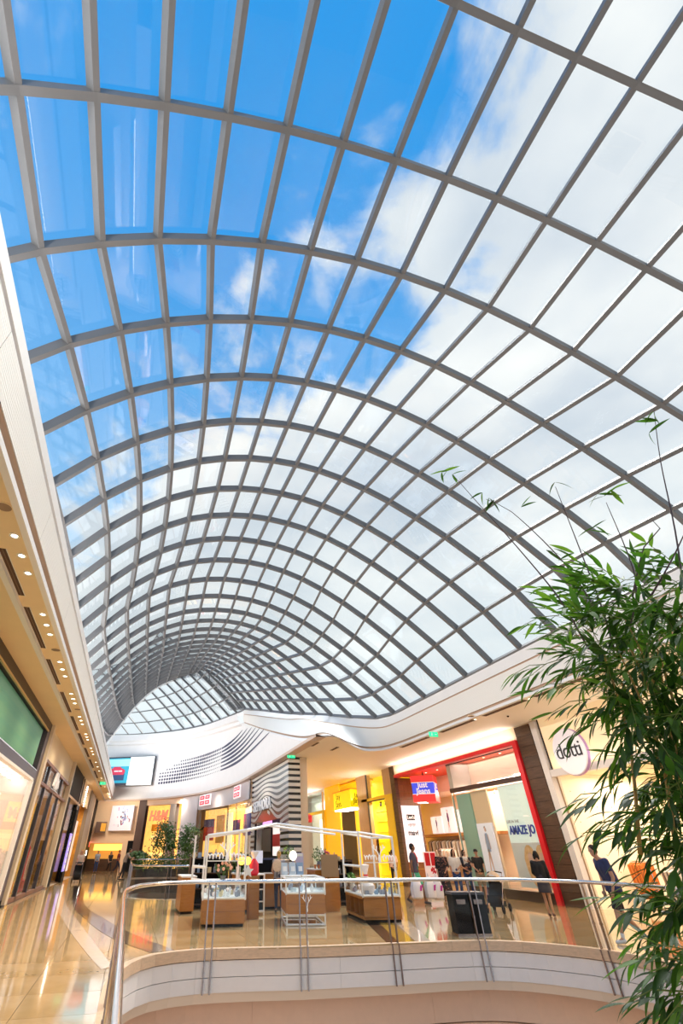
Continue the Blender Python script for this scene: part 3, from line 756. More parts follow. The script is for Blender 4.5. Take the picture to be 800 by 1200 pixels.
def downlight(x, y, z, label, group, r=0.09):
    if 'dl' not in MAT:
        a = MB().lathe([(0.62*r, 0.0), (0.62*r, 0.015)], n=14).mesh('lens', M_LAMP)
        b = MB().lathe([(0.62*r, -0.004), (r, -0.008), (r*1.02, 0.012), (0.62*r, 0.012)], n=14, cap=False).mesh('downlight_trim', M_WPAINT)
        MAT['dl'] = (a, b)
    t = thing('downlight', label, 'ceiling light', (x, y, z), 0, group)
    link('trim_ring', MAT['dl'][1], t); link('lens', MAT['dl'][0], t)
def slot(x, y0, y1, z, label, group, w=0.14):
    t = thing('air_slot', label, 'air vent', (x, (y0+y1)/2, z), 0, group)
    MB().box((0, 0, -0.001), (w, y1-y0, 0.012)).build('slot_backing', mat('slot_shadow', (0.10, 0.05, 0.03), 0.8), t, world=False)
    for s in (-1, 1): MB().box((s*w/2, 0, 0.004), (0.012, y1-y0+0.02, 0.03)).build('slot_edge', M_WPAINT, t, world=False)
    MB().box((0, 0, -0.006), (0.012, y1-y0, 0.012)).build('slat', mat('slot_slat', (0.22, 0.13, 0.08), 0.6), t, world=False)
for y in (7.63, 8.33, 9.03, 11.08, 11.73, 12.36, 14.55, 15.26, 15.97, 18.05, 18.75, 19.4, 21.6, 22.3, 23.0, 25.2, 25.9, 26.6, 29, 30, 31, 34, 36, 38, 42, 45, 48):
    downlight(-2.88, y, 6.105, 'small round downlight glowing in the cream soffit along the glazed vault', 'downlights in the long cream soffit')
for y in (14.2, 14.9, 15.55, 17.6, 18.4, 19.3, 20.05, 21.0, 22.0, 23.0):
    downlight(12.53+0.9, y, 6.095, 'small round downlight in the soffit over the clothes shops', 'downlights over the clothes shops')
for a, b in ((8.15, 10.13), (10.75, 13.45), (14.4, 16.95), (17.9, 20.85), (21.6, 24.4), (25.1, 28), (29, 32), (33, 36.5), (38, 42), (44, 48)):
    slot(-3.185, a, b, 6.11, 'dark linear air slot beside the cream soffit edge strip', 'air slots in the long cream soffit')
for a, b in ((11, 13.9), (14.4, 16.9), (17.6, 20.2), (21.4, 24.2)):
    slot(13.35, a, b, 6.085, 'long dark air slot in the soffit over the clothes shops', 'air slots over the clothes shops', 0.26)
for k, (x, y) in enumerate(((8.55, 24.6), (10.0, 25.5))):
    slot(x, y-0.5, y+0.5, 6.085, ('short dark air slot in the white soffit beside the bulkhead corner', 'short dark air slot between the bulkhead corner and yellow shop')[k], 'short air slots', 0.2)
for y in [29.2+1.05*i for i in range(10)]:
    solo('air_grille', MB().bb(7.95, 8.12, y, y+0.7, 6.06, 6.09), mat('slot_shadow', (0.1, 0.05, 0.03), 0.8), 'small dark grille in the row over the striped shopfront', 'air vent', 'grilles over the striped shopfront')
for x, y, lb_ in ((-2.88, 6.75, 'round grey ceiling speaker nearest the viewer in cream soffit'), (-2.87, 13.5, 'second round grey ceiling speaker along the cream soffit'), (-2.85, 20.3, 'third round grey ceiling speaker along the cream soffit'), (12.9, 17.1, 'round grey ceiling speaker over the clothes shops')):
    t = thing('ceiling_speaker', lb_, 'speaker', (x, y, 6.105 if x < 0 else 6.095))
    MB().lathe([(0.0, -0.006), (0.12, -0.006), (0.12, 0.01)], n=18, cap=False).build('speaker_grille', mat('speaker_grey', (0.35, 0.24, 0.16), 0.7), t, world=False)
    MB().lathe([(0.12, -0.01), (0.14, -0.008), (0.14, 0.012), (0.12, 0.012)], n=18, cap=False).build('speaker_rim', M_CREAM, t, world=False)
M_EXIT = glow('exit_green', (0.02, 0.55, 0.25), 1.2)
def exit_sign(x, y, z, label):
    t = thing('exit_sign', label, 'exit sign', (x, y, z))
    MB().box((0, 0, -0.14), (0.46, 0.03, 0.2)).build('sign_body', M_EXIT, t, world=False)
    mb = MB()   # running figure and arrow pictogram
    mb.ball((-0.08, -0.018, -0.085), 0.018, 6, 4)
    mb.tube([(-0.085, -0.018, -0.11), (-0.1, -0.018, -0.155)], 0.014, 5); mb.tube([(-0.1, -0.018, -0.155), (-0.06, -0.018, -0.18), (-0.075, -0.018, -0.21)], 0.01, 5)
    mb.tube([(-0.1, -0.018, -0.155), (-0.14, -0.018, -0.2)], 0.01, 5); mb.tube([(-0.085, -0.018, -0.115), (-0.045, -0.018, -0.135)], 0.008, 5)
    mb.box((0.12, -0.018, -0.14), (0.1, 0.006, 0.025)); mb.prism([(0.06, -0.02), (0.06, -0.015)], 0, 0) if False else None
    mb.build('pictogram', M_WHTXT, t, world=False)
    MB().tube([(0, 0, -0.04), (0, 0, 0.0)], 0.01, 6).build('hanger', M_CHROME, t, world=False)
exit_sign(-2.85, 44.0, 6.11, 'green exit sign hanging from the long cream soffit')
exit_sign(12.9, 20.14, 6.10, 'green exit sign over the red framed shopfront')
exit_sign(8.15, 27.6, 6.10, 'small green exit sign over the striped shopfront corner')
t = thing('ceiling_camera', 'tiny black dome camera beside the dark wood pillar', 'camera', (14.3, 16.6, 6.10))
MB().lathe([(0.05, 0), (0.05, -0.03), (0.035, -0.06), (0.01, -0.075)], n=10).build('dome', M_BLACK, t, True, False)
MB().lathe([(0.06, 0), (0.06, -0.02)], n=10).build('mount', M_WPAINT, t, False, False)

# ------------------------------------------------------------------ cream shop with the round white sign
s = thing('shopfront', 'cream shopfront in a pale grey frame beyond the bamboo', 'shopfront', (16, 12, 0))
MB().bb(15.9, 16.15, 17.03, 17.33, 0, 6.05).build('post', mat('pale_grey_frame', (0.74, 0.71, 0.72), 0.4), s)
MB().bb(15.98, 16.1, 17.33, 17.42, 0, 6.05).build('edge_strip', M_BLACK, s)
MB().bb(15.92, 16.15, 4, 17.03, 3.98, 4.22).build('beam', MAT['pale_grey_frame'], s)
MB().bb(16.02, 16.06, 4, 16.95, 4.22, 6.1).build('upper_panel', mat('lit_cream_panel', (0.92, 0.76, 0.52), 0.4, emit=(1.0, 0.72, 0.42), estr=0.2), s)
MB().bb(16.0, 16.03, 16.92, 16.97, 4.22, 6.1).build('panel_edge', M_BLACK, s)
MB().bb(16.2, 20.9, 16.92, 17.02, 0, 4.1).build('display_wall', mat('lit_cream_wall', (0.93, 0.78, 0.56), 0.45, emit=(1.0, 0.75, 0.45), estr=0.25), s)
pd = MB()
for i in range(7):
    for j in range(4):
        pd.tube([(16.5+0.7*j+(0.35 if i % 2 else 0), 16.912, 0.5+0.5*i), (16.5+0.7*j+(0.35 if i % 2 else 0), 16.925, 0.5+0.5*i)], 0.022, 8)
tag(pd.build('perforations', mat('peg_dot', (0.6, 0.42, 0.25), 0.6), s), kind='stuff')
MB().bb(20.9, 21.0, 2, 17.4, 0, 5).build('back_wall', M_CREAMW, s)
MB().bb(16.2, 21, 2, 17.4, 4.1, 4.2).build('shop_ceiling', M_CREAMW, s)
MB().bb(19.5, 20.4, 9, 16.4, 1.55, 1.6).build('wall_shelf', M_WPAINT, s)
shoplight(18.6, 14.6, 4.0, 200, 3, 4); shoplight(17.6, 9.5, 4.0, 170, 3, 5)
sg = thing('round_sign', 'round white illuminated disc sign with thin black lettering', 'sign', (15.72, 15.45, 4.64))
R = Matrix.Rotation(-pi/2, 4, 'Y')
mb = MB().lathe([(0.0, 0.09), (0.76, 0.09), (0.78, 0.07), (0.78, -0.06), (0, -0.06)], n=40, cap=False); mb.v = [tuple(R @ Vector(v)) for v in mb.v]
mb.build('disc', mat('white_sign_face', (0.86, 0.84, 0.92), 0.4, emit=(0.9, 0.88, 1.0), estr=0.12), sg, True, False)
mb = MB().lathe([(0.785, 0.05), (0.80, 0.03), (0.80, -0.06), (0.785, -0.06)], n=40, cap=False); mb.v = [tuple(R @ Vector(v)) for v in mb.v]
mb.build('rim', mat('violet_sign_rim', (0.55, 0.35, 0.75), 0.4), sg, True, False)
MB().tube([(0.05, 0, 0), (0.35, 0, 0)], 0.04, 8).build('bracket', M_CHROME, sg, False, False)
text_mesh('dotti', 0.74, M_BLKTXT, 'lettering', sg, (-0.10, 0.0, 0.03), bold=-0.002, space=0.9)
rack('clothes_rack', 'rack of burnt orange clothes behind the man in navy', 'clothes rack', 17.75, 16.2, pi/2-0.35, 1.1, 1.32, 12, [(0.75, 0.20, 0.03), (0.55, 0.13, 0.02), (0.8, 0.28, 0.05)], 'garment hanging on the rack behind the man in navy', 'orange garments', gl=0.95)
rack('clothes_rack', 'rack of white black and grey clothes in the cream shop', 'clothes rack', 18.1, 15.3, pi/2-0.5, 1.2, 1.15, 12, [(0.75, 0.74, 0.66), (0.06, 0.06, 0.06), (0.35, 0.36, 0.34), (0.8, 0.78, 0.72)], 'garment on the rack beside the orange clothes', 'black and white garments', gl=0.85)
rack('clothes_rack', 'golden clothes rack at the back of the cream shop', 'clothes rack', 19.8, 14.6, pi/2, 2.2, 1.4, 10, [(0.8, 0.5, 0.1), (0.7, 0.35, 0.08), (0.85, 0.7, 0.4)], 'garment hanging at the back of the cream shop', 'golden garments', gl=0.8)

# ------------------------------------------------------------------ dark wood pillar between the shops
def plank_pillar(name, label, x0, x1, y0, y1, z1, n):
    p = thing(name, label, 'pillar', ((x0+x1)/2, (y0+y1)/2, 0))
    MB().bb(x0+0.02, x1, y0+0.02, y1-0.02, 0, z1).build('core', M_BLACK, p)
    h = z1/n
    for k in range(n):
        d = RND.uniform(0, 0.012)
        MB().bb(x0+d, x1-0.02, y0, y1, k*h+0.006, (k+1)*h-0.006).build('plank', M_DARKWOOD, p)
plank_pillar('clad_pillar', 'dark wood clad pillar between the red frame and the cream shop', 15.95, 16.4, 17.43, 18.38, 6.05, 15)
plank_pillar('clad_pillar', 'narrow dark wood pillar between the yellow shop and red shop', 15.95, 16.18, 30.42, 31.0, 6.1, 12)

# ------------------------------------------------------------------ jeans shop in the red frame
s = thing('shopfront', 'clothes shopfront in a bold red frame with a hanging cube sign', 'shopfront', (16.5, 24.5, 0))
MB().bb(15.85, 16.2, 18.40, 18.66, 0, 5.56).build('frame_post', M_RED, s)
MB().bb(15.85, 16.2, 18.66, 30.25, 5.40, 5.56).build('frame_beam', M_RED, s)
MB().bb(16.2, 18.6, 18.45, 30.3, 5.46, 5.56).build('red_ceiling', mat('red_orange_ceiling', (0.80, 0.09, 0.02), 0.4), s)
MB().bb(16.0, 16.04, 18.7, 24.4, 5.32, 5.36).build('dark_line', M_BLACK, s)
MB().bb(15.98, 16.2, 18.66, 24.4, 4.07, 4.25).build('beam', mat('dark_brown_beam', (0.05, 0.02, 0.02), 0.4), s)
MB().bb(15.99, 16.01, 18.66, 24.35, 4.25, 5.36).build('transom_glass', M_SHOPGLASS, s)
MB().bb(17.3, 17.45, 18.5, 24.4, 4.2, 5.46).build('pink_wall', mat('pale_pink_wall', (0.90, 0.68, 0.60), 0.5), s)
MB().bb(16.15, 17.3, 24.25, 24.6, 4.2, 5.46).build('grey_column', mat('grey_column', (0.55, 0.53, 0.53), 0.5), s)
MB().bb(15.99, 16.01, 18.68, 24.3, 0.32, 4.07).build('window_glass', M_SHOPGLASS, s)
MB().bb(15.95, 16.5, 18.66, 24.4, 0.0, 0.32).build('plinth', mat('black_brown_plinth', (0.03, 0.018, 0.014), 0.3), s)
MB().bb(15.97, 16.05, 24.28, 24.36, 0.32, 4.07).build('mullion', M_CHROME, s)
MB().bb(16.15, 16.25, 23.05, 24.2, 0.32, 3.95).build('teal_panel', M_TEAL, s)
MB().bb(16.22, 16.3, 21.75, 23.05, 0.32, 4.0).build('beige_panel', mat('beige_display', (0.80, 0.62, 0.45), 0.5), s)
MB().bb(20.6, 20.7, 18.4, 36.0, 0, 5.5).build('back_wall', M_PEACH, s)
MB().bb(17.66, 17.72, 30.7, 36.0, 0, 5.5).build('side_wall', M_PEACH, s)
MB().bb(16.5, 20.6, 18.3, 18.4, 0, 5.5).build('side_wall', M_PEACH, s)
for k in range(14): MB().bb(16.2, 17.66, 30.6, 30.7, 0.39*k+.004, 0.39*k+.386).build('plank', mat('umber_wood', (0.26, 0.10, 0.03), 0.4, col2=(0.17, 0.06, 0.015), vscale=2.0, stretch=(8, 1, 1)), s)
MB().bb(18.6, 20.6, 18.3, 36, 4.6, 4.75).build('shop_ceiling', M_PEACH, s)
MB().bb(18.55, 18.65, 24.5, 30.6, 4.6, 5.46).build('bulkhead', M_PEACH, s)
for k in range(6): MB().bb(18.35, 18.55, 24.7, 27.6, 4.35+0.2*k, 4.42+0.2*k).build('louvre', mat('lilac_louvre', (0.72, 0.55, 0.66), 0.35), s)
shoplight(17.3, 21.5, 4.5, 260, 1.2, 4.5); shoplight(19.5, 27.3, 4.5, 420, 4, 4); shoplight(16.9, 24.5, 5.40, 60, 1.0, 9.0)
for y in (19.8, 20.9, 22.2, 25.4, 26.7, 28.0, 29.6):
    downlight(16.9, y, 5.455, 'small spotlight set in the red shop ceiling', 'spotlights in the red ceiling', 0.10)
for y in (19.2, 19.9, 20.6, 21.6, 22.4, 23.2):
    t = thing('track_spot', 'tiny grey track spotlight above the jeans shop window display', 'spotlight', (16.6, y, 4.05), RND.uniform(-.5, .5), 'track spotlights in the window')
    MB().tube([(0, 0, 0), (0, 0, -0.12)], 0.012, 6).build('stem', M_CHROMED, t, world=False)
    MB().tube([(0.06, 0, -0.1), (-0.08, 0, -0.2)], [0.035, 0.05], 8).build('spot_head', M_WPAINT, t, world=False)
# window posters
def figure_print(pb, root, X, y, z0, h, skin, top, bottom, hair, flip=1):
    """a flat printed model on a poster that faces -x"""
    def q(ys, zs, m, nm):
        mb = MB(); n = len(ys); vs = [(X, y+flip*a*h, z0+b*h) for a, b in zip(ys, zs)]; mb.add(vs+[(X-0.004, v[1], v[2]) for v in vs], [tuple(range(n)), tuple(range(2*n-1, n-1, -1))]); mb.build(nm, m, root)
    q((-0.04, -0.01, 0.02, 0.05, 0.04, -0.02), (0.0, 0.42, 0.5, 0.5, 0.3, 0.0), skin, 'printed_leg'); q((0.10, 0.06, 0.0, 0.06, 0.14), (0.02, 0.28, 0.5, 0.5, 0.02), skin, 'printed_leg')
    q((-0.06, 0.08, 0.09, 0.05, -0.04, -0.07), (0.44, 0.44, 0.66, 0.83, 0.83, 0.62), top, 'printed_dress')
    q((-0.09, -0.06, -0.04, -0.07), (0.50, 0.50, 0.80, 0.80), skin, 'printed_arm'); q((0.09, 0.13, 0.07, 0.05), (0.66, 0.48, 0.80, 0.82), skin, 'printed_arm')
    q([0.035*cos(a)+0.0 for a in [k*pi/5 for k in range(10)]], [0.91+0.055*sin(a) for a in [k*pi/5 for k in range(10)]], skin, 'printed_face')
    q((-0.05, 0.0, 0.05, 0.04, 0.0, -0.035), (0.86, 0.99, 0.93, 0.955, 0.965, 0.93), hair, 'printed_hair')
p = thing('window_poster', 'tall white poster of a woman in a pale blue dress in the jeans shop window', 'poster', (16.2, 22.4, 0.7))
MB().bb(16.16, 16.2, 21.82, 23.0, 0.72, 2.68).build('poster_sheet', mat('poster_white', (0.78, 0.80, 0.92), 0.4, emit=(0.8, 0.85, 1), estr=0.2), p)
figure_print(None, p, 16.155, 22.4, 0.8, 1.8, mat('printed_skin', (0.75, 0.50, 0.42), 0.5), mat('printed_blue', (0.35, 0.48, 0.78), 0.5), None, mat('printed_hair', (0.10, 0.03, 0.05), 0.5))
p = thing('window_poster', 'large pale mint window poster with big blue lettering and two fair haired heads', 'poster', (16.15, 19.9, 0.4))
MB().bb(16.12, 16.16, 18.68, 20.75, 0.42, 4.0).build('poster_sheet', mat('mint_sheet', (0.74, 0.87, 0.85), 0.4, emit=(0.8, 1, 0.95), estr=0.22), p)
MB().bb(16.115, 16.12, 18.68, 20.75, 0.42, 1.9).build('poster_lower', mat('pale_blue_sheet', (0.70, 0.78, 0.84), 0.4), p)
text_mesh('AMAZE JO', 0.43, M_BLUEP, 'lettering', p, (-0.05, -0.10, 1.93), bold=0.011, xs=0.80, space=1.0)
text_mesh('LIVE IN THE', 0.15, M_GREYTXT, 'lettering', p, (-0.05, 0.35, 2.25), ext=0.004)
M_BLOND = mat('printed_blond_hair', (0.72, 0.42, 0.18), 0.5, col2=(0.85, 0.62, 0.36), vscale=8)
for cy, w in ((19.72, 0.34), (19.05, 0.30)):
    mb = MB(); n = 14
    ring = [(16.112, cy + w*cos(2*pi*k/n)*(1.0 if sin(2*pi*k/n) > 0 else 1.15), 1.35 + (0.48 if sin(2*pi*k/n) > 0 else 0.9)*sin(2*pi*k/n)) for k in range(n)]
    mb.add(ring+[(16.108, b, c) for a, b, c in ring], [tuple(range(n)), tuple(range(2*n-1, n-1, -1))]); mb.build('printed_hair', M_BLOND, p)
    ring = [(16.107, cy + 0.15*cos(2*pi*k/n), 1.38 + 0.2*sin(2*pi*k/n)) for k in range(n)]
    mb = MB().add(ring+[(16.103, b, c) for a, b, c in ring], [tuple(range(n)), tuple(range(2*n-1, n-1, -1))]); mb.build('printed_face', MAT['printed_skin'], p)
sh = thing('display_shelving', 'gold lit wall shelving seen between two window posters', 'shelving', (20, 21.2, 0))
for k in range(6): MB().bb(19.6, 20.4, 20.2, 22.6, 0.5+0.6*k, 0.55+0.6*k).build('shelf', M_GOLDLIT, sh)
for y in (20.2, 22.6): MB().bb(19.4, 20.2, y-0.03, y+0.03, 0, 3.9).build('upright', M_PALEWOOD, sh)
rack('clothes_rack', 'rack of dark clothes glimpsed between the window posters', 'clothes rack', 17.6, 20.9, 0.2, 1.3, 1.65, 10, [(0.05, 0.05, 0.06), (0.2, 0.18, 0.15), (0.45, 0.4, 0.3)], 'garment on the rack between the window posters', 'dark garments in the window', gl=0.95)
# sign with four brands on the wooden side wall
b = thing('brand_board', 'tall white board with four brand names on the wooden side wall', 'sign', (16.85, 30.5, 1.05))
MB().bb(16.2, 17.45, 30.5, 30.56, 1.1, 3.93).build('board', mat('white_board', (0.84, 0.83, 0.90), 0.4, emit=(0.9, 0.9, 1.0), estr=0.3), b)
for x in (16.17, 17.48): MB().bb(x-0.02, x+0.02, 30.47, 30.58, 1.08, 3.95).build('board_edge', M_DARKFRAME, b)
MB().bb(16.52, 17.08, 30.485, 30.5, 3.16, 3.46).build('logo_block', M_BLKTXT, b)
text_mesh("Levi's", 0.24, M_WHTXT, 'lettering', b, (-0.05, -0.02, 2.26), (pi/2, 0, 0), 0.006, 0.004)
scribble(0.55, 0.2, 7, M_GREYTXT, b, (-0.03, -0.005, 1.86), 0, 0.016, 41)
text_mesh('mavi', 0.38, M_BLKTXT, 'lettering', b, (-0.02, -0.005, 1.47), (pi/2, 0, 0), 0.006, 0.012)
text_mesh('GUESS', 0.17, mat('pink_lettering', (0.72, 0.45, 0.48), 0.5), 'lettering', b, (-0.02, -0.005, 1.10), (pi/2, 0, 0), 0.006, space=1.4)
# hanging cube sign
c = thing('cube_sign', 'red white and blue cube sign hanging in the red framed entrance', 'sign', (16.42, 27.6, 3.98), -0.72)
MB().box((0, 0, 0.60), (1.25, 1.25, 1.2)).build('cube', mat('sign_blue', (0.03, 0.05, 0.62), 0.4, emit=(0.05, 0.08, 0.9), estr=0.45), c, False, False)
for z0, h in ((1.04, 0.33), (0.08, 0.36)):
    MB().box((0, 0, z0), (1.29, 1.29, h)).build('red_band', mat('sign_red', (0.80, 0.02, 0.02), 0.4, emit=(1.0, 0.03, 0.02), estr=0.4), c, False, False)
for z0 in (0.285, 0.855): MB().box((0, 0, z0), (1.28, 1.28, 0.035)).build('white_line', M_WHTXT, c, False, False)
text_mesh('Just\nJeans', 0.39, M_WHTXT, 'lettering', c, (0, -0.64, 0.57), (pi/2, 0, 0), 0.008, 0.010, line=0.78)
text_mesh('Just\nJeans', 0.39, M_WHTXT, 'lettering', c, (0.64, 0, 0.57), (pi/2, 0, pi/2), 0.008, 0.018, line=0.78)
text_mesh('Just\nJeans', 0.39, M_WHTXT, 'lettering', c, (-0.64, 0, 0.57), (pi/2, 0, -pi/2), 0.008, 0.018, line=0.78)
MB().tube([(0, 0, 1.2), (0, 0, 1.5)], 0.03, 6).build('hanging_rod', M_BLACK, c, False, False)
MB().box((-0.25, 0, -0.05), (0.5, 0.6, 0.12)).build('lamp_box', M_LAMPW, c, False, False)
# posters and rails inside the entrance
for k, (y0, y1, lab) in enumerate(((32.9, 34.3, 'framed white poster with a violet figure farthest along the back wall'), (31.3, 32.8, 'tall white poster of a fair model between two others'), (29.4, 31.2, 'wide white poster with a violet figure nearest the window'))):
    p = thing('wall_poster', lab + ' in the jeans shop', 'poster', (20.5, (y0+y1)/2, 2.6))
    MB().bb(20.45, 20.55, y0, y1, 2.6, (3.55, 4.0, 3.8)[k]).build('poster_sheet', mat('lit_poster', (0.86, 0.84, 0.90), 0.4, emit=(1, 0.96, 1), estr=0.45), p)
    figure_print(None, p, 20.44, (y0+y1)/2, 2.62, (0.9, 1.3, 1.1)[k], MAT['printed_skin'], mat('printed_violet', (0.25, 0.12, 0.45), 0.5), None, MAT['printed_hair'])
hd = thing('wall_shelf', 'honey wood shelf running over the clothes rail in the jeans shop', 'shelf', (20.2, 30, 2.38))
MB().bb(19.7, 20.55, 26.0, 34.8, 2.38, 2.52).build('board', M_WOOD, hd)
rack('clothes_rack', 'long rail of pale shirts and jackets inside the jeans shop', 'clothes rack', 19.95, 30.6, pi/2, 7.0, 2.2, 40, [(0.80, 0.66, 0.50), (0.86, 0.80, 0.72), (0.10, 0.08, 0.08), (0.75, 0.55, 0.38), (0.30, 0.22, 0.18), (0.85, 0.83, 0.80), (0.40, 0.33, 0.22)], 'shirt or jacket hanging on the long rail in the jeans shop', 'garments on the long rail', gl=1.0)
rack('clothes_rack', 'low rack of pale tops just inside the jeans shop entrance', 'clothes rack', 18.5, 29.9, pi/2, 1.8, 1.75, 12, [(0.84, 0.72, 0.60), (0.86, 0.82, 0.76), (0.78, 0.60, 0.46)], 'top hanging on the low rack inside the jeans shop entrance', 'pale tops', gl=0.95)
st = thing('sale_stand', 'red and white sale stand beside the man in a grey tee', 'sign', (13.1, 22.6, 0))
MB().box((0, 0, 0.85), (0.62, 0.04, 1.5)).build('panel', mat('pink_white_panel', (0.90, 0.72, 0.70), 0.4, emit=(1, .8, .8), estr=.2), st, False, False)
for x0, z0, w, h in ((-0.14, 1.33, 0.24, 0.46), (0.15, 1.33, 0.24, 0.46), (0.0, 0.95, 0.1, 0.1), (-0.14, 0.5, 0.24, 0.42), (0.15, 0.5, 0.24, 0.42)):
    MB().box((x0, -0.022, z0), (w, 0.012, h)).build('red_block', M_RED, st, False, False)
MB().box((0, 0, 0.05), (0.66, 0.3, 0.1)).build('stand_foot', M_WPAINT, st, False, False)
text_mesh('%', 0.30, M_RED, 'lettering', st, (0.1, -0.025, 0.93), (pi/2, 0, 0), 0.006, 0.01)

# ------------------------------------------------------------------ yellow shop
s = thing('shopfront', 'bright yellow shopfront with pale wood pillars', 'shopfront', (16.3, 37, 0))
MB().bb(15.95, 16.3, 31.05, 32.1, 0, 4.62).build('portal_leg', M_YELLOW, s); MB().bb(15.95, 16.3, 32.1, 35.9, 4.45, 4.62).build('portal_head', M_YELLOW, s)
MB().bb(16.0, 16.3, 31.05, 32.2, 4.62, 6.15).build('pale_mullion', M_PALEWOOD, s)
MB().bb(15.95, 16.35, 34.95, 36.6, 0, 6.15).build('wood_pillar', M_PALEWOOD, s)
MB().bb(16.0, 16.03, 32.2, 34.95, 4.62, 6.12).build('upper_glass', M_SHOPGLASS, s)
MB().bb(15.98, 16.06, 34.86, 34.95, 0, 6.12).build('dark_mullion', M_DARKFRAME, s); MB().bb(15.98, 16.06, 32.1, 34.9, 4.38, 4.45).build('dark_head', M_DARKFRAME, s)
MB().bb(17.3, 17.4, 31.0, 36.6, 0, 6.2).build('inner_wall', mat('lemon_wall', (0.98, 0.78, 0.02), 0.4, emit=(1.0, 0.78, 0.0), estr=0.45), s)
MB().bb(16.0, 16.1, 40.4, 43.9, 0, 6.15).build('amber_panel', mat('amber_lit_panel', (0.92, 0.47, 0.02), 0.45, emit=(1.0, 0.50, 0.0), estr=0.35), s)
MB().bb(15.9, 16.15, 43.85, 44.5, 0, 4.5).build('yellow_post', M_YELLOW, s)
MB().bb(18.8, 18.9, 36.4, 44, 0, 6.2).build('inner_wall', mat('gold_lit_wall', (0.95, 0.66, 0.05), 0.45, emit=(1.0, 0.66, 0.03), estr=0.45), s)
MB().bb(16.3, 18.8, 36.4, 44, 5.95, 6.05).build('shop_ceiling', M_YELLOW, s)
for k in range(7): MB().bb(17.2, 17.3, 31.1, 36.5, 0.6*k+0.28, 0.6*k+0.30).build('wall_groove', M_ORANGE, s)
shoplight(16.75, 33.5, 4.3, 90, 0.7, 3.0, (1, 0.9, 0.6)); shoplight(17.3, 39, 5.8, 160, 1.6, 4.0, (1, 0.85, 0.5))
for k, y in enumerate((32.6, 33.3, 34.1)):
    t = thing('track_spot', 'black track spotlight inside the yellow portal', 'spotlight', (16.6, y, 4.40), 0.3, 'black spotlights in the yellow portal')
    MB().box((0, 0, -0.02), (0.08, 0.2, 0.04)).build('track', M_BLACK, t, world=False)
    MB().tube([(0.02, 0, -0.05), (-0.05, -0.02, -0.26)], [0.06, 0.075], 8).build('spot_head', M_BLACK, t, world=False)
t = thing('yellow_banner', 'tall yellow hanging panel with dark vertical lettering in the portal', 'sign', (16.9, 34.3, 0.3))
MB().bb(16.88, 16.92, 33.5, 34.75, 0.35, 2.2).build('panel', mat('lemon_panel', (0.95, 0.72, 0.02), 0.4, emit=(1, .75, 0), estr=.4), t)
MB().bb(16.87, 16.885, 33.85, 34.3, 0.9, 1.6).build('dark_print', mat('brown_print', (0.10, 0.07, 0.02), 0.6), t)
g = thing('block_sign', 'yellow hanging block sign with thin black lettering', 'sign', (16.0, 38.5, 4.15))
MB().bb(15.45, 16.5, 36.75, 40.3, 4.22, 5.35).build('block', mat('sign_yellow', (0.98, 0.80, 0.01), 0.4, emit=(1, 0.84, 0.0), estr=0.35), g)
MB().bb(15.4, 16.55, 36.7, 40.35, 5.35, 5.42).build('top_cap', M_ORANGE, g)
MB().bb(15.5, 16.45, 36.8, 40.25, 4.15, 4.22).build('bottom_lamp', M_LAMPW, g)
text_mesh('Jay\nJays', 0.62, mat('olive_lettering', (0.10, 0.08, 0.0), 0.5), 'lettering', g, (-0.56, 0.75, 0.66), bold=-0.008, ext=0.008, line=0.8, xs=1.3)
text_mesh('Jay\nJays', 0.44, MAT['olive_lettering'], 'lettering', g, (0.0, -1.76, 0.66), (pi/2, 0, 0), 0.008, line=0.8)
rack('clothes_rack', 'dark clothes rack inside the yellow shop entrance', 'clothes rack', 17.4, 37.2, pi/2, 1.6, 2.4, 10, [(0.04, 0.03, 0.03), (0.25, 0.02, 0.02), (0.06, 0.05, 0.08)], 'garment hanging inside the yellow shop entrance', 'dark garments in the yellow shop', gl=1.3)

# ------------------------------------------------------------------ small pale shop
s = thing('shopfront', 'small glass shopfront with a red bow beyond the yellow shop', 'shopfront', (16.2, 47.7, 0))
MB().bb(16.0, 16.03, 44.6, 51.5, 4.5, 5.9).build('upper_glass', glass('bluish_glass', (0.72, 0.80, 0.84), 1.2, 1.6), s)
MB().bb(15.95, 16.2, 44.5, 51.5, 4.3, 4.5).build('yellow_head', M_YELLOW, s)
MB().bb(15.98, 16.1, 44.5, 44.62, 4.5, 5.9).build('mullion', M_PALEWOOD, s)
MB().bb(16.0, 16.02, 44.6, 51.5, 0.2, 4.3).build('window_glass', M_SHOPGLASS, s)
MB().bb(17.5, 17.6, 44.3, 52, 0, 6).build('inner_wall', mat('pale_sage_wall', (0.66, 0.70, 0.60), 0.5, emit=(.8, .85, .7), estr=.25), s)
MB().bb(16.4, 16.5, 45.2, 46.6, 0.4, 3.9).build('bright_panel', glow('bright_panel_face', (1, .97, .9), 1.3), s)
shoplight(16.9, 48, 5.5, 150, 0.9, 6)
t = thing('ribbon_bow', 'big red ribbon bow in the small glass shopfront', 'decoration', (15.9, 48.6, 3.8))
mb = MB()
for sgn in (-1, 1): mb.tube([(0, 0, 0.2), (0, sgn*0.5, 0.5), (0, sgn*0.95, 0.42), (0, sgn*0.9, 0.05), (0, sgn*0.4, 0.08), (0, 0, 0.2)], 0.13, 6)
mb.build('loops', mat('ribbon_red', (0.80, 0.03, 0.06), 0.5), t, True, False)
MB().ball((0, 0, 0.2), (0.15, 0.2, 0.2), 8, 6).build('knot', MAT['ribbon_red'], t, True, False)
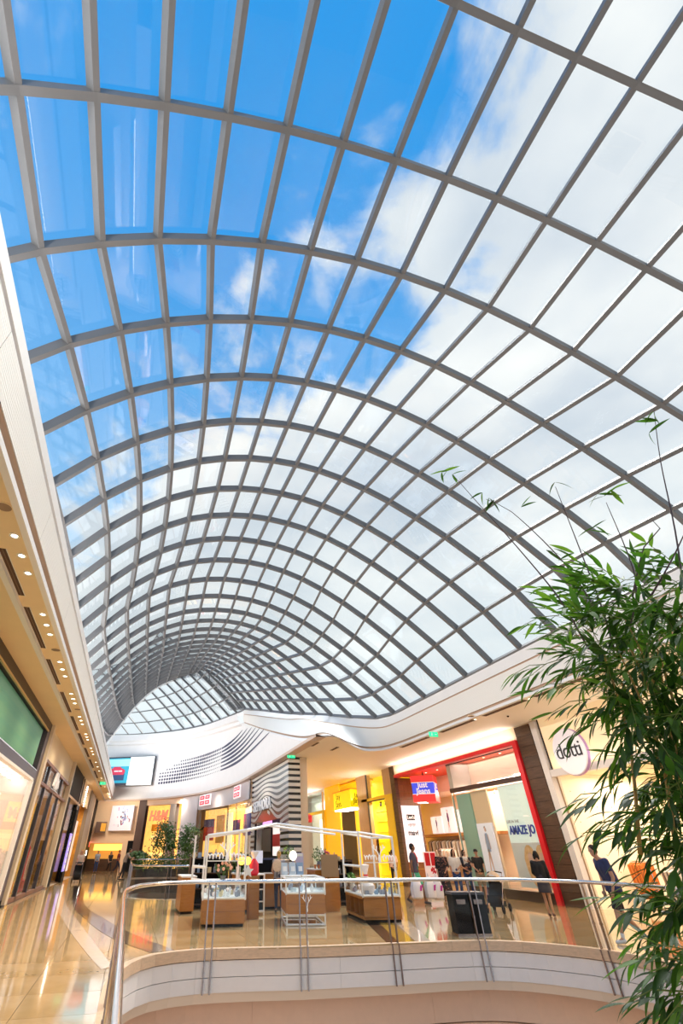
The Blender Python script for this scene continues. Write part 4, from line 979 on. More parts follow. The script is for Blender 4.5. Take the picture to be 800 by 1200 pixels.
# ------------------------------------------------------------------ striped beauty shop
s = thing('shopfront', 'black and white wavy striped shopfront on the corner under the bulkhead', 'shopfront', (8.6, 33.5, 0))
M_STRB = mat('stripe_black', (0.012, 0.012, 0.014), 0.15, spec=0.6); M_STRW = mat('stripe_white', (0.82, 0.80, 0.76), 0.35)
MB().bb(8.30, 8.42, 28.75, 30.55, 0, 6.05).bb(8.30, 8.42, 37.25, 38.6, 0, 6.05).bb(8.30, 8.42, 30.55, 37.25, 3.15, 6.05).build('black_panel', M_STRB, s)
MB().bb(8.30, 9.0, 28.70, 28.80, 0, 6.05).build('side_panel', M_STRB, s)
def wave_off(y, z):
    a = max(0, min(1, (6.0-z)/2.6))**1.3
    return a*(0.52*math.exp(-((y-34.2)/1.9)**2) - 0.26*math.exp(-((y-31.0)/1.4)**2) - 0.18*math.exp(-((y-37.3)/1.2)**2))
for k in range(20):
    z0 = 0.10 + 0.30*k
    MB().bb(8.28, 9.0, 28.67, 28.70, z0, z0+0.17).build('stripe', M_STRW, s)
    rows = []
    for q in range(49):
        y = 28.70 + 9.9*q/48
        o = wave_off(y, z0) if z0 > 2.6 else 0
        a, b = z0+o, min(6.04, z0+0.17+o)
        if z0 <= 3.3 and 30.6 < y < 37.2 and a < 3.25+0.45*math.exp(-((y-34.6)/1.5)**2): 
            if rows and len(rows) > 1: MB().sheet(rows).build('stripe', M_STRW, s)
            rows = []; continue
        rows.append([Vector((8.285, y, a)), Vector((8.285, y, b)), Vector((8.30, y, b))])
    if len(rows) > 1: MB().sheet(rows).build('stripe', M_STRW, s)
text_mesh('SEPHORA', 0.86, M_STRB, 'lettering_outline', s, (8.27-8.6, 35.1-33.5, 4.08), ext=0.01, bold=0.05, xs=1.22, space=1.15)
text_mesh('SEPHORA', 0.86, glow('lit_letters', (0.85, 0.85, 0.9), 0.2), 'lettering', s, (8.23-8.6, 35.1-33.5, 4.08), ext=0.03, bold=0.004, xs=1.22, space=1.15)
MB().bb(8.9, 9.0, 30.6, 37.2, 0, 3.4).build('inner_screen', M_BLACK, s)
MB().bb(8.6, 8.66, 31.4, 33.4, 1.4, 2.9).build('white_panel', glow('poster_glow', (0.9, 0.8, 0.75), 0.7), s); MB().bb(8.58, 8.6, 31.4, 33.4, 1.85, 2.45).build('red_panel', M_RED, s)
MB().bb(8.6, 8.66, 33.9, 36.4, 1.6, 2.8).build('dark_poster', mat('dark_poster_face', (0.05, 0.05, 0.06), 0.3), s)
MB().bb(8.55, 8.6, 33.6, 36.0, 3.0, 3.45).build('pink_light', glow('pink_light_face', (0.8, 0.35, 0.75), 1.2), s)
MB().bb(9.0, 9.1, 28.9, 52, 0, 6.1).build('rear_wall', M_WHITE, s)
MB().bb(9.0, 16, 53.0, 53.1, 0, 6.1).build('rear_wall', M_WHITE, s)
M_TAN = mat('tan_side_wall', (0.72, 0.60, 0.45), 0.5)
MB().bb(9.0, 9.45, 28.75, 28.9, 0, 6.08).build('tan_corner', M_TAN, s)

# ------------------------------------------------------------------ far shops under the curved bulkhead
def wall_seg(y0, y1, off=0.35):
    a, b = s_at_y(y0), s_at_y(y1); n = max(2, int(abs(b-a)/0.7)); out = []
    for k in range(n+1):
        p, tg, nn = wall_at(a+(b-a)*k/n); out.append(p - nn*off)
    return out
def curved(nm, y0, y1, z0, z1, m, root, off=0.35, th=0.08):
    P = wall_seg(y0, y1, off); Q = wall_seg(y0, y1, off+th)
    mb = MB(); mb.sheet([[p+Vector((0, 0, z0)), p+Vector((0, 0, z1)), q+Vector((0, 0, z1)), q+Vector((0, 0, z0)), p+Vector((0, 0, z0))] for p, q in zip(P, Q)])
    return mb.build(nm, m, root)
s = thing('shopfront', 'amber lit shopfront with two red and white square signs', 'shopfront', (7.4, 45, 0))
curved('bulkhead', 38.7, 51.5, 4.75, 6.02, M_LILAC, s, 0.3)
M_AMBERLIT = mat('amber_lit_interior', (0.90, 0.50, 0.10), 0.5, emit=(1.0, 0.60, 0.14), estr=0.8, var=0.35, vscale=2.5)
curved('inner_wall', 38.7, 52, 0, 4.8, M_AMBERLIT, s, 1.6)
curved('window_glass', 38.8, 51.4, 0.1, 4.7, M_SHOPGLASS, s, 0.4, 0.02)
for y0, y1, z0, z1, m in ((49.2, 51.0, 2.4, 4.0, M_RED), (47.0, 48.6, 2.2, 4.2, M_ORANGE), (43.5, 45.0, 2.7, 3.7, MAT['printed_violet']), (40.6, 42.4, 2.6, 4.0, M_BLUEP), (38.9, 39.8, 2.3, 3.9, M_BLUEP), (45.2, 46.5, 0.4, 4.3, mat('bright_pillar', (0.95, 0.8, 0.5), 0.5, emit=(1, .8, .45), estr=.7))):
    curved('poster', y0, y1, z0, z1, m, s, 0.9)
curved('poster', 49.2, 51.0, 3.4, 4.0, mat('dusk_blue_print', (0.15, 0.13, 0.25), 0.5), s, 0.88)
curved('mullion', 45.0, 45.15, 0, 4.75, M_BLACK, s, 0.38); curved('mullion', 42.9, 43.05, 0, 4.75, M_PALEWOOD, s, 0.38)
for (yy, z0, lab) in ((49.3, 5.0, 'red and white square sign further along the grey bulkhead'), (41.2, 4.98, 'red and white square sign nearest the striped shopfront')):
    p, tg, nn = wall_at(s_at_y(yy)); p = p + nn*0.1; rz = atan2(tg.y, tg.x)
    q = thing('square_sign', lab, 'sign', (p.x, p.y, z0), rz)
    wd = 2.6 if yy > 45 else 1.9
    MB().box((0, 0, 0.42), (wd, 0.08, 0.84)).build('panel', mat('sign_white_face', (0.9, 0.85, 0.85), 0.4, emit=(1, .9, .9), estr=.5), q, False, False)
    for a in (-0.24, 0.24):
        for z in (0.22, 0.62): MB().box((a*wd, 0.045, z), (wd*0.40, 0.02, 0.30)).build('red_square', mat('logo_red', (0.85, 0.06, 0.10), 0.4, emit=(1, .1, .15), estr=.4), q, False, False)
    for a, z in ((-0.24, .62), (.24, .62), (-.24, .22), (.24, .22)): MB().box((a*wd, 0.058, z), (wd*0.2, 0.012, 0.08)).build('white_mark', M_WHTXT, q, False, False)
s = thing('white_column', 'broad pale column between the amber shop and the far gold shop', 'column', (6.6, 51.6, 0))
curved('shaft', 51.4, 54.0, 0, 6.02, mat('pale_lilac_column', (0.78, 0.74, 0.78), 0.5), s, 0.25, 0.5)
curved('base', 51.3, 54.1, 0, 0.2, M_WHITE, s, 0.2, 0.6)
t = thing('column_mark', 'small dark leaping animal emblem with upright lettering on the pale column', 'sign', (6.2, 52.2, 2.0))
mb = MB(); mb.tube([(-0.35, -0.35, 0.9), (-0.1, -0.35, 1.2), (0.2, -0.35, 1.3), (0.5, -0.35, 1.55)], [0.03, 0.09, 0.09, 0.05], 6); mb.tube([(0.2, -0.35, 1.3), (0.45, -0.35, 1.2)], 0.03, 5); mb.tube([(-0.1, -0.35, 1.2), (-0.3, -0.35, 1.1)], 0.03, 5)
mb.build('emblem', M_BLACK, t, True, False)
for k in range(4): MB().box((0.0, -0.35, 0.6-0.22*k), (0.16, 0.03, 0.15)).build('letter', M_BLACK, t, False, False)
s = thing('shopfront', 'far gold lit shopfront with red lettering behind the potted trees', 'shopfront', (4, 56, 0))
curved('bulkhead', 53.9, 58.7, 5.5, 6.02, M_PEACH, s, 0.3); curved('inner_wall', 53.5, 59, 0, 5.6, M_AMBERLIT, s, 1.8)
curved('shelf_light', 54.2, 58.4, 2.6, 3.0, glow('gold_glow', (1.0, 0.6, 0.2), 0.9), s, 1.6); curved('shelf_light', 54.2, 58.4, 1.2, 1.5, MAT['gold_glow'], s, 1.6)
curved('grey_column', 54.9, 55.7, 0, 5.7, mat('warm_grey_column', (0.45, 0.38, 0.33), 0.5), s, 0.3, 0.4)
curved('red_display', 54.0, 54.8, 2.9, 4.3, mat('red_display_face', (0.75, 0.10, 0.05), 0.5), s, 1.0); curved('gold_stock', 56.2, 58.3, 3.3, 3.9, M_ORANGE, s, 1.4)
p, tg, nn = wall_at(s_at_y(57.2)); rz = atan2(tg.y, tg.x) + pi
text_mesh('H&M', 1.25, glow('red_neon', (1.0, 0.12, 0.06), 1.5), 'lettering', s, (p.x-nn.x*0.5-4, p.y-nn.y*0.5-56, 4.55), (pi/2, 0, rz), 0.05, 0.03, shear=0.2)
s = thing('shopfront', 'salmon far shopfront with a gold lit entrance', 'shopfront', (-1.5, 60.5, 0))
curved('facade', 59.6, 61.6, 2.3, 6.02, M_SALMON, s, 0.4); curved('facade', 58.9, 59.75, 0, 6.02, M_SALMON, s, 0.4)
curved('dark_column', 58.35, 58.95, 0, 6.02, mat('dark_brown_column', (0.10, 0.06, 0.05), 0.4), s, 0.2, 0.4)
curved('inner_wall', 59.5, 61.6, 0, 2.4, glow('gold_entrance', (0.80, 0.40, 0.08), 0.30), s, 1.6)
curved('gold_lit_band', 59.7, 61.2, 1.7, 2.25, glow('gold_row', (1.0, 0.66, 0.14), 1.1), s, 1.2)  # glowing band standing in for the lit upper part of the entrance
curved('dark_display', 59.7, 61.6, 0, 1.0, M_BROWNF if 'red_brown_frame' in MAT else M_DARKWOOD, s, 1.2)
curved('dark_door', 59.0, 59.4, 0, 2.5, M_BLACK, s, 0.38)
MB().bb(-6.5, -5.1, 61.8, 62.0, 0, 6.02).build('facade', M_SALMON, s)
p, tg, nn = wall_at(s_at_y(59.85)); rz = atan2(tg.y, tg.x) + pi
q = thing('wall_screen', 'bright white wall screen with pink and blue figures on the salmon wall', 'screen', (p.x+nn.x*0.1-0.1, p.y+nn.y*0.1, 3.35), rz)
MB().box((0, 0, 1.1), (2.7, 0.12, 2.2)).build('screen_face', mat('screen_white', (0.85, 0.82, 0.9), 0.4, emit=(1, .95, 1), estr=.12), q, False, False)
for k in range(26):
    MB().tube([(RND.uniform(-1.1, 1.1), -0.068, RND.uniform(0.2, 2.0)) for _ in range(2)] if False else [(x0 := RND.gauss(0.2, 0.5), -0.075, z0 := RND.uniform(0.3, 1.9)), (x0+RND.uniform(-.25, .25), -0.068, z0+RND.uniform(-.35, .35))], RND.uniform(0.06, 0.16), 5, flat=0.1).build('printed_limb', [mat('print_pink', (0.8, 0.25, 0.5), 0.5), mat('print_sky', (0.2, 0.35, 0.8), 0.5), mat('print_maroon', (0.3, 0.06, 0.12), 0.5)][k % 3], q, False, False)
q = thing('wall_screen', 'small framed dark and gold picture high on the salmon wall', 'picture', (-3.2, 60.6, 3.2))
MB().box((0, 0, 0.45), (1.1, 0.1, 0.95)).build('picture_face', mat('dark_gold_picture', (0.10, 0.04, 0.02), 0.4), q, False, False); MB().box((0.25, -0.06, 0.45), (0.5, 0.03, 0.7)).build('gold_part', M_ORANGE, q, False, False)
shoplight(8.4, 45, 4.6, 160, 0.8, 9, WARM)
# digital screen on the curved bulkhead
q = thing('digital_screen', 'two part digital screen on the bulkhead showing a red car beside a blank white panel', 'screen', (-0.6, 59.0, 7.3))
scr_a, scr_b = Vector((-3.9, 60.1, 0)), Vector((1.22, 57.6, 0)); d = scr_b-scr_a; tt = d.normalized(); nn = Vector((tt.y, -tt.x, 0)); rz = atan2(tt.y, tt.x)
R3 = Matrix.Rotation(rz, 3, 'Z'); mid = (scr_a+scr_b)/2; q.location = (mid.x, mid.y, 7.3); q.rotation_euler = (0, 0, rz); W = d.length
MB().box((0, 0.1, 1.40), (W+0.05, 0.22, 2.76)).build('screen_body', M_DARKFRAME, q, False, False)
MB().box((0.245*W, -0.02, 1.38), (W*0.5, 0.03, 2.72)).build('white_half', glow('screen_white_half', (0.80, 0.84, 0.85), 0.45), q, False, False)
MB().box((-0.255*W, -0.02, 1.45), (W*0.49, 0.03, 2.40)).build('blue_half', glow('screen_blue_half', (0.02, 0.30, 0.42), 0.5), q, False, False)
MB().box((-0.255*W, -0.03, 2.2), (W*0.49, 0.03, 0.7)).build('sky_band', glow('screen_sky_band', (0.30, 0.70, 0.80), 0.5), q, False, False)
MB().box((-0.22*W, -0.04, 0.85), (W*0.28, 0.03, 0.7)).build('dark_car_shadow', glow('screen_dark', (0.02, 0.05, 0.12), 0.6), q, False, False)
mb = MB(); mb.prism([(-0.42*W, 0.05), (-0.40*W, -0.12), (-0.10*W, -0.12), (-0.08*W, 0.05), (-0.075*W, 0.28), (-0.11*W, 0.42), (-0.155*W, 0.50), (-0.19*W, 0.66), (-0.31*W, 0.66), (-0.345*W, 0.50), (-0.39*W, 0.42), (-0.425*W, 0.28)], 0, 0.02)
mb.v = [(x, -0.07-z, 1.15+y) for x, y, z in mb.v]; mb.build('red_car_picture', glow('screen_car_red', (0.50, 0.03, 0.07), 0.5), q, False, False)
mb = MB().box((-0.17*W-0.5, -0.10, 1.38), (0.5, 0.02, 0.12)).box((-0.17*W+0.0, -0.10, 1.38), (0.4, 0.02, 0.12)); mb.build('car_lamps_picture', M_WHTXT, q, False, False)
text_mesh('hybrid', 0.35, mat('faint_grey_lettering', (0.7, 0.75, 0.78), 0.5, emit=(.8, .85, .9), estr=.6), 'lettering', q, (0.245*W, -0.05, 1.5), (pi/2, 0, 0), 0.004)

# ------------------------------------------------------------------ shops along the glazed side (x = -4.2)
def room(root, y0, y1, z1, depth, wallm, floorm=None):
    MB().bb(-4.3-depth, -4.2-depth, y0, y1, 0, z1).build('inner_wall', wallm, root)
    MB().bb(-4.2-depth, -4.3, y0, y0+0.06, 0, z1).build('side_wall', wallm, root)
    MB().bb(-4.2-depth, -4.3, y1-0.06, y1, 0, z1).build('side_wall', wallm, root)
    MB().bb(-4.2-depth, -4.3, y0, y1, z1, z1+0.06).build('shop_ceiling', wallm, root)
s = thing('shopfront', 'dark framed shopfront with a green ribbed glass screen over a bright window', 'shopfront', (-4.2, 14, 0))
M_CHAR = mat('charcoal_purple_cladding', (0.085, 0.07, 0.10), 0.4, var=0.3, vscale=20)
M_BRN = mat('dark_brown_cladding', (0.035, 0.02, 0.016), 0.4)
MB().bb(-4.4, -4.12, -2, 23.7, 5.74, 6.05).build('top_beam', M_BRN, s)
MB().bb(-4.4, -4.12, 22.6, 23.3, 0, 5.74).build('jamb', M_CHAR, s); MB().bb(-4.4, -4.1, -2, 22.6, 3.92, 4.20).build('mid_beam', M_CHAR, s)
MB().bb(-4.14, -4.08, -2, 22.65, 5.66, 5.72).build('gold_trim', mat('brass_trim', (0.70, 0.48, 0.22), 0.3, 0.6), s); MB().bb(-4.14, -4.10, -2, 22.6, 4.19, 4.23).build('steel_trim', M_CHROME, s)
M_GREENG = mat('green_ribbed_glass', (0.045, 0.27, 0.22), 0.12, spec=0.8, col2=(0.34, 0.46, 0.18), vscale=0.35, emit=(0.08, 0.30, 0.22), estr=0.15)
MB().bb(-4.40, -4.36, -2, 22.6, 4.2, 5.72).build('glass_backing', mat('green_backing', (0.02, 0.13, 0.10), 0.3, col2=(0.14, 0.20, 0.07), vscale=0.4), s)
rib_m = MB().lathe([(0.032, 0), (0.032, 1.47)], n=6, cap=False).mesh('glass_rib', M_GREENG, True)
for k in range(0, 150):
    o = link('glass_rib', rib_m, s, (-4.33+4.2, 22.5-0.10*k-14, 4.22))
MB().bb(-4.2, -4.17, -2, 22.45, 0.25, 3.86).build('window_glass', M_SHOPGLASS, s)
MB().bb(-4.28, -4.1, 22.42, 22.6, 0.1, 3.92).build('window_frame', M_WPAINT, s); MB().bb(-4.28, -4.1, -2, 22.6, 3.84, 3.92).build('window_frame', M_WPAINT, s)
MB().bb(-4.3, -4.12, -2, 23.3, 0, 0.2).build('plinth', M_BLACK, s)
room(s, -2, 22.5, 3.95, 1.4, mat('pink_cream_interior', (0.94, 0.76, 0.66), 0.5, emit=(1, .80, .68), estr=.15))
for k in range(11): MB().bb(-4.75, -4.6, 21.9-0.9*k, 22.3-0.9*k, 3.78, 3.86).build('window_lamp', M_LAMPW, s)
shoplight(-5.0, 16, 3.8, 90, 1.0, 10)
M_POLE = mat('cream_pole', (0.72, 0.60, 0.45), 0.45)
for y, lab in ((23.45, 'slim cream pole beside the dark jamb of the green screen shop'), (33.95, 'slim cream pole between the second shop and the black portal')):
    p = thing('slim_pole', lab, 'pole', (-4.1, y, 0))
    MB().bb(-4.25, -4.0, y-0.22, y+0.22, 0.06, 6.05).build('shaft', M_POLE, p); MB().bb(-4.27, -3.98, y-0.25, y+0.25, 0, 0.06).build('base', M_CHROME, p)
s = thing('shopfront', 'second shopfront with brown window frames and a white script emblem', 'shopfront', (-4.2, 29, 0))
M_BROWNF = mat('red_brown_frame', (0.22, 0.10, 0.075), 0.4)
for z0, z1 in ((4.76, 4.88), (3.92, 4.04)): MB().bb(-4.3, -4.1, 23.7, 33.7, z0, z1).build('frame_rail', M_BROWNF, s)
for y in (25.9, 28.4, 30.9): MB().bb(-4.3, -4.12, y-0.1, y+0.1, 0, 4.8).build('mullion', M_DARKFRAME, s)
for y0, y1 in ((23.8, 25.8), (26.0, 28.3), (28.5, 30.8), (31.0, 33.6)): MB().bb(-4.2, -4.18, y0, y1, 0.15, 4.78).build('window_glass', M_SHOPGLASS, s)
MB().bb(-4.3, -4.12, 23.7, 33.7, 0, 0.15).build('plinth', M_BROWNF, s)
room(s, 23.7, 33.7, 4.8, 2.6, M_GOLDLIT)
for y0 in (24.5, 27, 29.5, 32): MB().bb(-5.2, -4.9, y0, y0+0.8, 0.2, 3.2).build('wood_display', M_PALEWOOD, s)
MB().bb(-5.6, -5.5, 26.2, 27.2, 0.2, 3.6).build('lilac_panel', mat('lilac_panel_face', (0.62, 0.55, 0.68), 0.4), s)
for k in range(16):
    y = 24.2+0.58*k; c = [(0.05, 0.03, 0.03), (0.55, 0.30, 0.05), (0.30, 0.05, 0.04), (0.65, 0.45, 0.20), (0.03, 0.03, 0.04)][k % 5]
    solo('display_block', MB().bb(-6.6, -6.2, y, y+0.4, 0.2, 1.2+1.9*((k*7) % 5)/5), mat('display_stock_%d' % (k % 5), c, 0.6, var=.4, vscale=9), colour_word(c) + ' stacked stock deep inside the second shop', 'stock', 'stock in the second shop')
shoplight(-5.4, 28.5, 4.6, 110, 1.6, 8, WARM)
e = thing('script_emblem', 'white script emblem hanging in the upper window of the second shop', 'sign', (-4.05, 28.2, 4.0))
mb = MB()
for a in ([(0, -0.8, 0.15), (0, -0.6, 0.6), (0, -0.35, 0.72), (0, -0.4, 0.4), (0, -0.7, 0.35), (0, -0.3, 0.1)], [(0, 0.0, 0.1), (0, 0.2, 0.75), (0, 0.3, 0.1), (0, 0.55, 0.45), (0, 0.8, 0.2)]): mb.tube([q_[:] for q_ in smooth_path(a, 0.08)], 0.055, 6)
mb.build('script', M_WHTXT, e, True, False); MB().bb(-4.07+0, -4.04, 26.9, 29.5, 4.0, 4.03).build('sign_rail', M_CHROME, e)
dm = thing('clothes_display', 'red and pink clothes display with a low red table in the second shop window', 'display', (-4.7, 28.5, 0))
MB().box((0, 0, 0.35), (0.6, 2.6, 0.4)).build('table', mat('deep_red_cloth', (0.55, 0.02, 0.03), 0.7), dm, False, False)
for k, (y, c, h) in enumerate(((-1.0, (0.05, 0.03, 0.04), 1.0), (-0.5, (0.06, 0.04, 0.05), 1.2), (0.3, (0.75, 0.03, 0.03), 1.7), (0.8, (0.8, 0.5, 0.4), 1.5))):
    MB().lathe([(0.02, 0.55), (0.22, 0.56), (0.17, 0.55+h*0.35), (0.21, 0.55+h*0.7), (0.08, 0.55+h*0.82), (0.07, 0.55+h*0.88), (0.09, 0.55+h*0.95), (0.04, 0.55+h)], (0, y, 0), 10).build('dressed_form', mat('display_cloth_%d' % k, c, 0.8), dm, True, False)
g = thing('window_plant', 'leafy green display behind the first pane of the second shop', 'plant', (-4.6, 25.2, 0.2))
mb = MB()
for k in range(60):
    a = RND.uniform(0, 6.28); z = RND.uniform(0.6, 2.6); r = RND.uniform(0.1, 0.35); mb.ball((r*cos(a), 0.9*r*sin(a), z), (0.11, 0.11, 0.06), 5, 3)
mb.build('foliage', mat('display_leaf', (0.10, 0.20, 0.03), 0.6, var=.4), g, False, False); MB().lathe([(0.16, 0), (0.22, 0.5), (0.2, 0.5)], n=10).build('pot', M_WHITE, g, True, False); MB().tube([(0, 0, 0.5), (0.03, 0, 1.6)], 0.04, 6).build('stem', M_DARKWOOD, g, False, False)

s = thing('shopfront', 'black portal shopfront with a purple and white banner', 'shopfront', (-4.2, 38.5, 0))
MB().bb(-4.4, -4.08, 34.3, 42.8, 4.4, 6.05).build('black_head', M_BLACK, s)
for y0, y1 in ((34.3, 35.9), (41.2, 42.8)): MB().bb(-4.4, -4.06, y0, y1, 0, 4.4).build('black_jamb', M_BLACK, s)
MB().bb(-4.1, -4.03, 40.9, 41.3, 4.0, 6.05).build('grey_strip', M_CHROMED, s); MB().bb(-4.3, -4.05, 34.6, 42.7, 4.3, 4.42).build('lintel', mat('tan_lintel', (0.55, 0.38, 0.26), 0.4), s)
room(s, 34.3, 42.8, 4.4, 2.2, M_GOLDLIT); MB().bb(-4.25, -4.22, 36, 41.2, 0.1, 4.3).build('window_glass', M_SHOPGLASS, s)
shoplight(-5.3, 38.6, 4.2, 90, 1.2, 5, WARM)
b = thing('upright_banner', 'upright purple and white lettered banner in front of the black portal', 'sign', (-3.95, 40.6, 0.5))
MB().bb(-4.03, -3.97, 40.0, 41.2, 0.55, 2.6).build('banner', mat('violet_banner', (0.30, 0.22, 0.75), 0.4, emit=(.5, .4, 1), estr=.5), b)
for k in range(6): MB().bb(-3.96, -3.95, 40.35, 40.85, 0.7+0.31*k, 0.9+0.31*k).build('white_letter_block', M_WHTXT, b)
MB().bb(-4.05, -3.9, 39.9, 41.3, 0.0, 0.55).build('banner_base', M_BLACK, b)
s = thing('shopfront', 'cream shopfront with a string of bulbs and a grey portal', 'shopfront', (-4.2, 49, 0))
MB().bb(-4.4, -4.1, 42.8, 57.5, 4.6, 6.05).build('cream_head', M_CREAMW, s); MB().bb(-4.4, -4.0, 50.0, 56.0, 0, 6.0).build('grey_portal', mat('warm_grey_portal', (0.26, 0.22, 0.18), 0.5), s)
MB().bb(-4.4, -4.05, 56.0, 57.5, 0, 6.0).build('cream_jamb', M_CREAMW, s)
room(s, 42.8, 50, 4.6, 2.0, M_GOLDLIT); MB().bb(-4.5, -4.4, 44, 48, 0.4, 3.6).build('poster_panel', mat('pale_poster_panel', (0.8, 0.6, 0.55), 0.5, emit=(1, .7, .6), estr=.3), s)
bl = MB()
for k in range(9): bl.ball((-4.02, 45.2, 4.5+0.16*k), 0.05, 6, 4)
bl.build('bulb_string', M_LAMPW, s)
shoplight(-5.2, 46.5, 4.4, 120, 1.2, 5, WARM)
s = thing('shopfront', 'last black shopfront with a teal edge at the end of the glazed side', 'shopfront', (-4.2, 64, 0))
MB().bb(-4.4, -4.05, 57.5, 70.0, 0, 6.0).build('black_face', M_BLACK, s); MB().bb(-4.4, -4.0, 70.0, 71.2, 0, 6.0).build('teal_edge', M_TEAL, s)
for k in range(5): MB().bb(-4.04, -4.03, 59+2*k, 59.8+2*k, 1.3+0.7*k % 2.2, 1.7+0.7*k % 2.2).build('small_light', [M_LAMPW, MAT['red_neon'], M_LAMP][k % 3], s)
# ------------------------------------------------------------------ kiosks
M_KGLASS = glass('kiosk_glass', (0.94, 0.97, 0.97), 0.8, 1.45)
M_TRINKET = [mat('trinket_%d' % i, c, 0.5) for i, c in enumerate(((0.82, 0.80, 0.80), (0.30, 0.30, 0.36), (0.70, 0.55, 0.30), (0.25, 0.35, 0.50), (0.85, 0.70, 0.68), (0.15, 0.15, 0.17), (0.55, 0.62, 0.70)))]
def frame_bars(mb, segs, r=0.022):
    for a, b in segs:
        a, b = Vector(a), Vector(b); d = b-a; L = d.length; z = d.normalized()
        x = z.orthogonal().normalized() if abs(z.z) < 0.9 else Vector((1, 0, 0)); y = z.cross(x)
        mb.box((a+b)/2, (2*r, 2*r, L+2*r), R=Matrix((x, y, z)).transposed())
def kiosk(label, fl, fr, depth, zb, legs=False, cubbies=False, posts=None):
    fl, fr = Vector((*fl, 0)), Vector((*fr, 0)); d = fr-fl; W = d.length; rz = atan2(d.y, d.x)
    k = thing('display_kiosk', label, 'kiosk', fl[:], rz)
    z0 = 0.24 if legs else 0.06
    if cubbies:
        MB().box((W/2, depth/2, zb-0.03), (W, depth, 0.06)).build('top_board', M_WOOD, k, False, False)
        MB().box((W/2, depth/2, 0.09), (W, depth, 0.06)).build('bottom_board', M_WOOD, k, False, False)
        MB().box((W/2, 0.02, zb/2+0.03), (W, 0.04, zb-0.12)).build('front_panel', M_WOOD, k, False, False)
        MB().box((W/2, depth/2, zb/2+0.03), (0.04, depth-0.1, zb-0.12)).build('middle_panel', M_WOOD, k, False, False)
        for q in range(5): MB().box((W*0.25, 0.02+q*(depth-0.04)/4, zb/2+0.03), (W*0.5, 0.035, zb-0.12)).build('divider', M_WOOD, k, False, False)
    else:
        MB().box((W/2, depth/2, (z0+zb)/2), (W, depth, zb-z0)).build('wood_body', M_WOOD, k, False, False)
        for z in (z0+(zb-z0)*0.5,): MB().box((W/2, -0.002, z), (W, 0.008, 0.006)).build('board_joint', mat('wood_joint', (0.15, 0.06, 0.02), 0.6), k, False, False)
    if legs:
        mb = MB(); P = [(0.02, 0.02), (W-0.02, 0.02), (W-0.02, depth-0.02), (0.02, depth-0.02)]
        for i in range(4):
            a, b = P[i], P[(i+1) % 4]
            frame_bars(mb, [((*a, 0.02), (*b, 0.02)), ((*a, z0-0.02), (*b, z0-0.02)), ((*a, 0.0), (*a, z0))], 0.02)
        mb.build('white_base_frame', M_WPAINT, k, False, False)
    else:
        MB().box((W/2, depth/2, 0.03), (W-0.06, depth-0.06, 0.06)).build('plinth', M_BLACK, k, False, False)
    gz = zb+0.33; mb = MB(); P = [(0.0, 0.0), (W, 0.0), (W, depth), (0.0, depth)]
    for i in range(4):
        a, b = P[i], P[(i+1) % 4]
        frame_bars(mb, [((*a, zb+0.02), (*b, zb+0.02)), ((*a, gz), (*b, gz)), ((*a, zb), (*a, gz))], 0.02)
    mb.build('case_frame', M_WPAINT, k, False, False)
    for i in range(4):
        a, b = Vector((*P[i], 0)), Vector((*P[(i+1) % 4], 0)); q = b-a
        MB().box((a+b)/2+Vector((0, 0, (zb+gz)/2)), (q.length-0.05, 0.008, gz-zb-0.06), rz=atan2(q.y, q.x)).build('case_glass', M_KGLASS, k, False, False)
    # low deck inside the case
    MB().box((W/2, depth/2, zb+0.01), (W-0.06, depth-0.06, 0.02)).build('case_deck', M_WPAINT, k, False, False)
    return k, W, rz
def trinkets(k, W, depth, z, n, seed, group, label, rz):
    r = random.Random(seed); R = Matrix.Rotation(rz, 3, 'Z'); pos = []
    for i in range(n):
        for _ in range(20):
            x, y = r.uniform(0.1, W-0.1), r.uniform(0.12, depth-0.12)
            if all((x-a)**2+(y-b)**2 > 0.15**2 for a, b in pos): break
        pos.append((x, y))
        mi = r.randrange(7); m = M_TRINKET[mi]; t = r.randrange(4); mb = MB()
        if t == 0: mb.box((0, 0, 0.05), (0.12, 0.1, 0.10), r.uniform(0, 3)); nm = 'gift_box'
        elif t == 1: mb.lathe([(0.03, 0), (0.05, 0.02), (0.055, 0.10), (0.03, 0.14), (0.035, 0.17)], n=8); nm = 'small_jar'
        elif t == 2: mb.lathe([(0.045, 0), (0.012, 0.02), (0.010, 0.11), (0.05, 0.16), (0.0, 0.2)], n=8, cap=False); nm = 'jewellery_stand'
        else: mb.ball((0, 0, 0.06), (0.07, 0.05, 0.06), 8, 5); mb.ball((0.04, 0, 0.12), 0.04, 6, 4); nm = 'soft_toy'
        o = link(nm, mb.mesh(nm, m, t > 0), None, Vector(k.location)+R @ Vector((x, y, z)), rz)
        tag(o, 'small %s %s %s' % (('white', 'slate', 'tan', 'blue', 'pink', 'black', 'pale blue')[mi], nm.replace('_', ' ').replace('small ', ''), label), 'trinket', group)
k1, W1, r1 = kiosk('wooden kiosk case full of trinkets under a tall white frame, nearest the second void', (2.17, 16.05), (3.33, 15.91), 2.2, 0.56)
trinkets(k1, W1, 2.2, 0.585, 30, 3, 'trinkets in the trinket kiosk', 'inside the glass case of the trinket kiosk', r1)
k2, W2, r2 = kiosk('wooden kiosk case raised on a white base frame, in the middle of the three', (4.44, 15.69), (5.51, 15.48), 1.9, 0.66, legs=True)
trinkets(k2, W2, 1.9, 0.685, 9, 5, 'trinkets in the middle kiosk', 'lying in the raised middle kiosk', r2)
k3, W3, r3 = kiosk('wooden kiosk with open cubbies under a white box frame, nearest the yellow shop', (6.77, 15.76), (7.87, 15.6), 2.15, 0.56, cubbies=True)
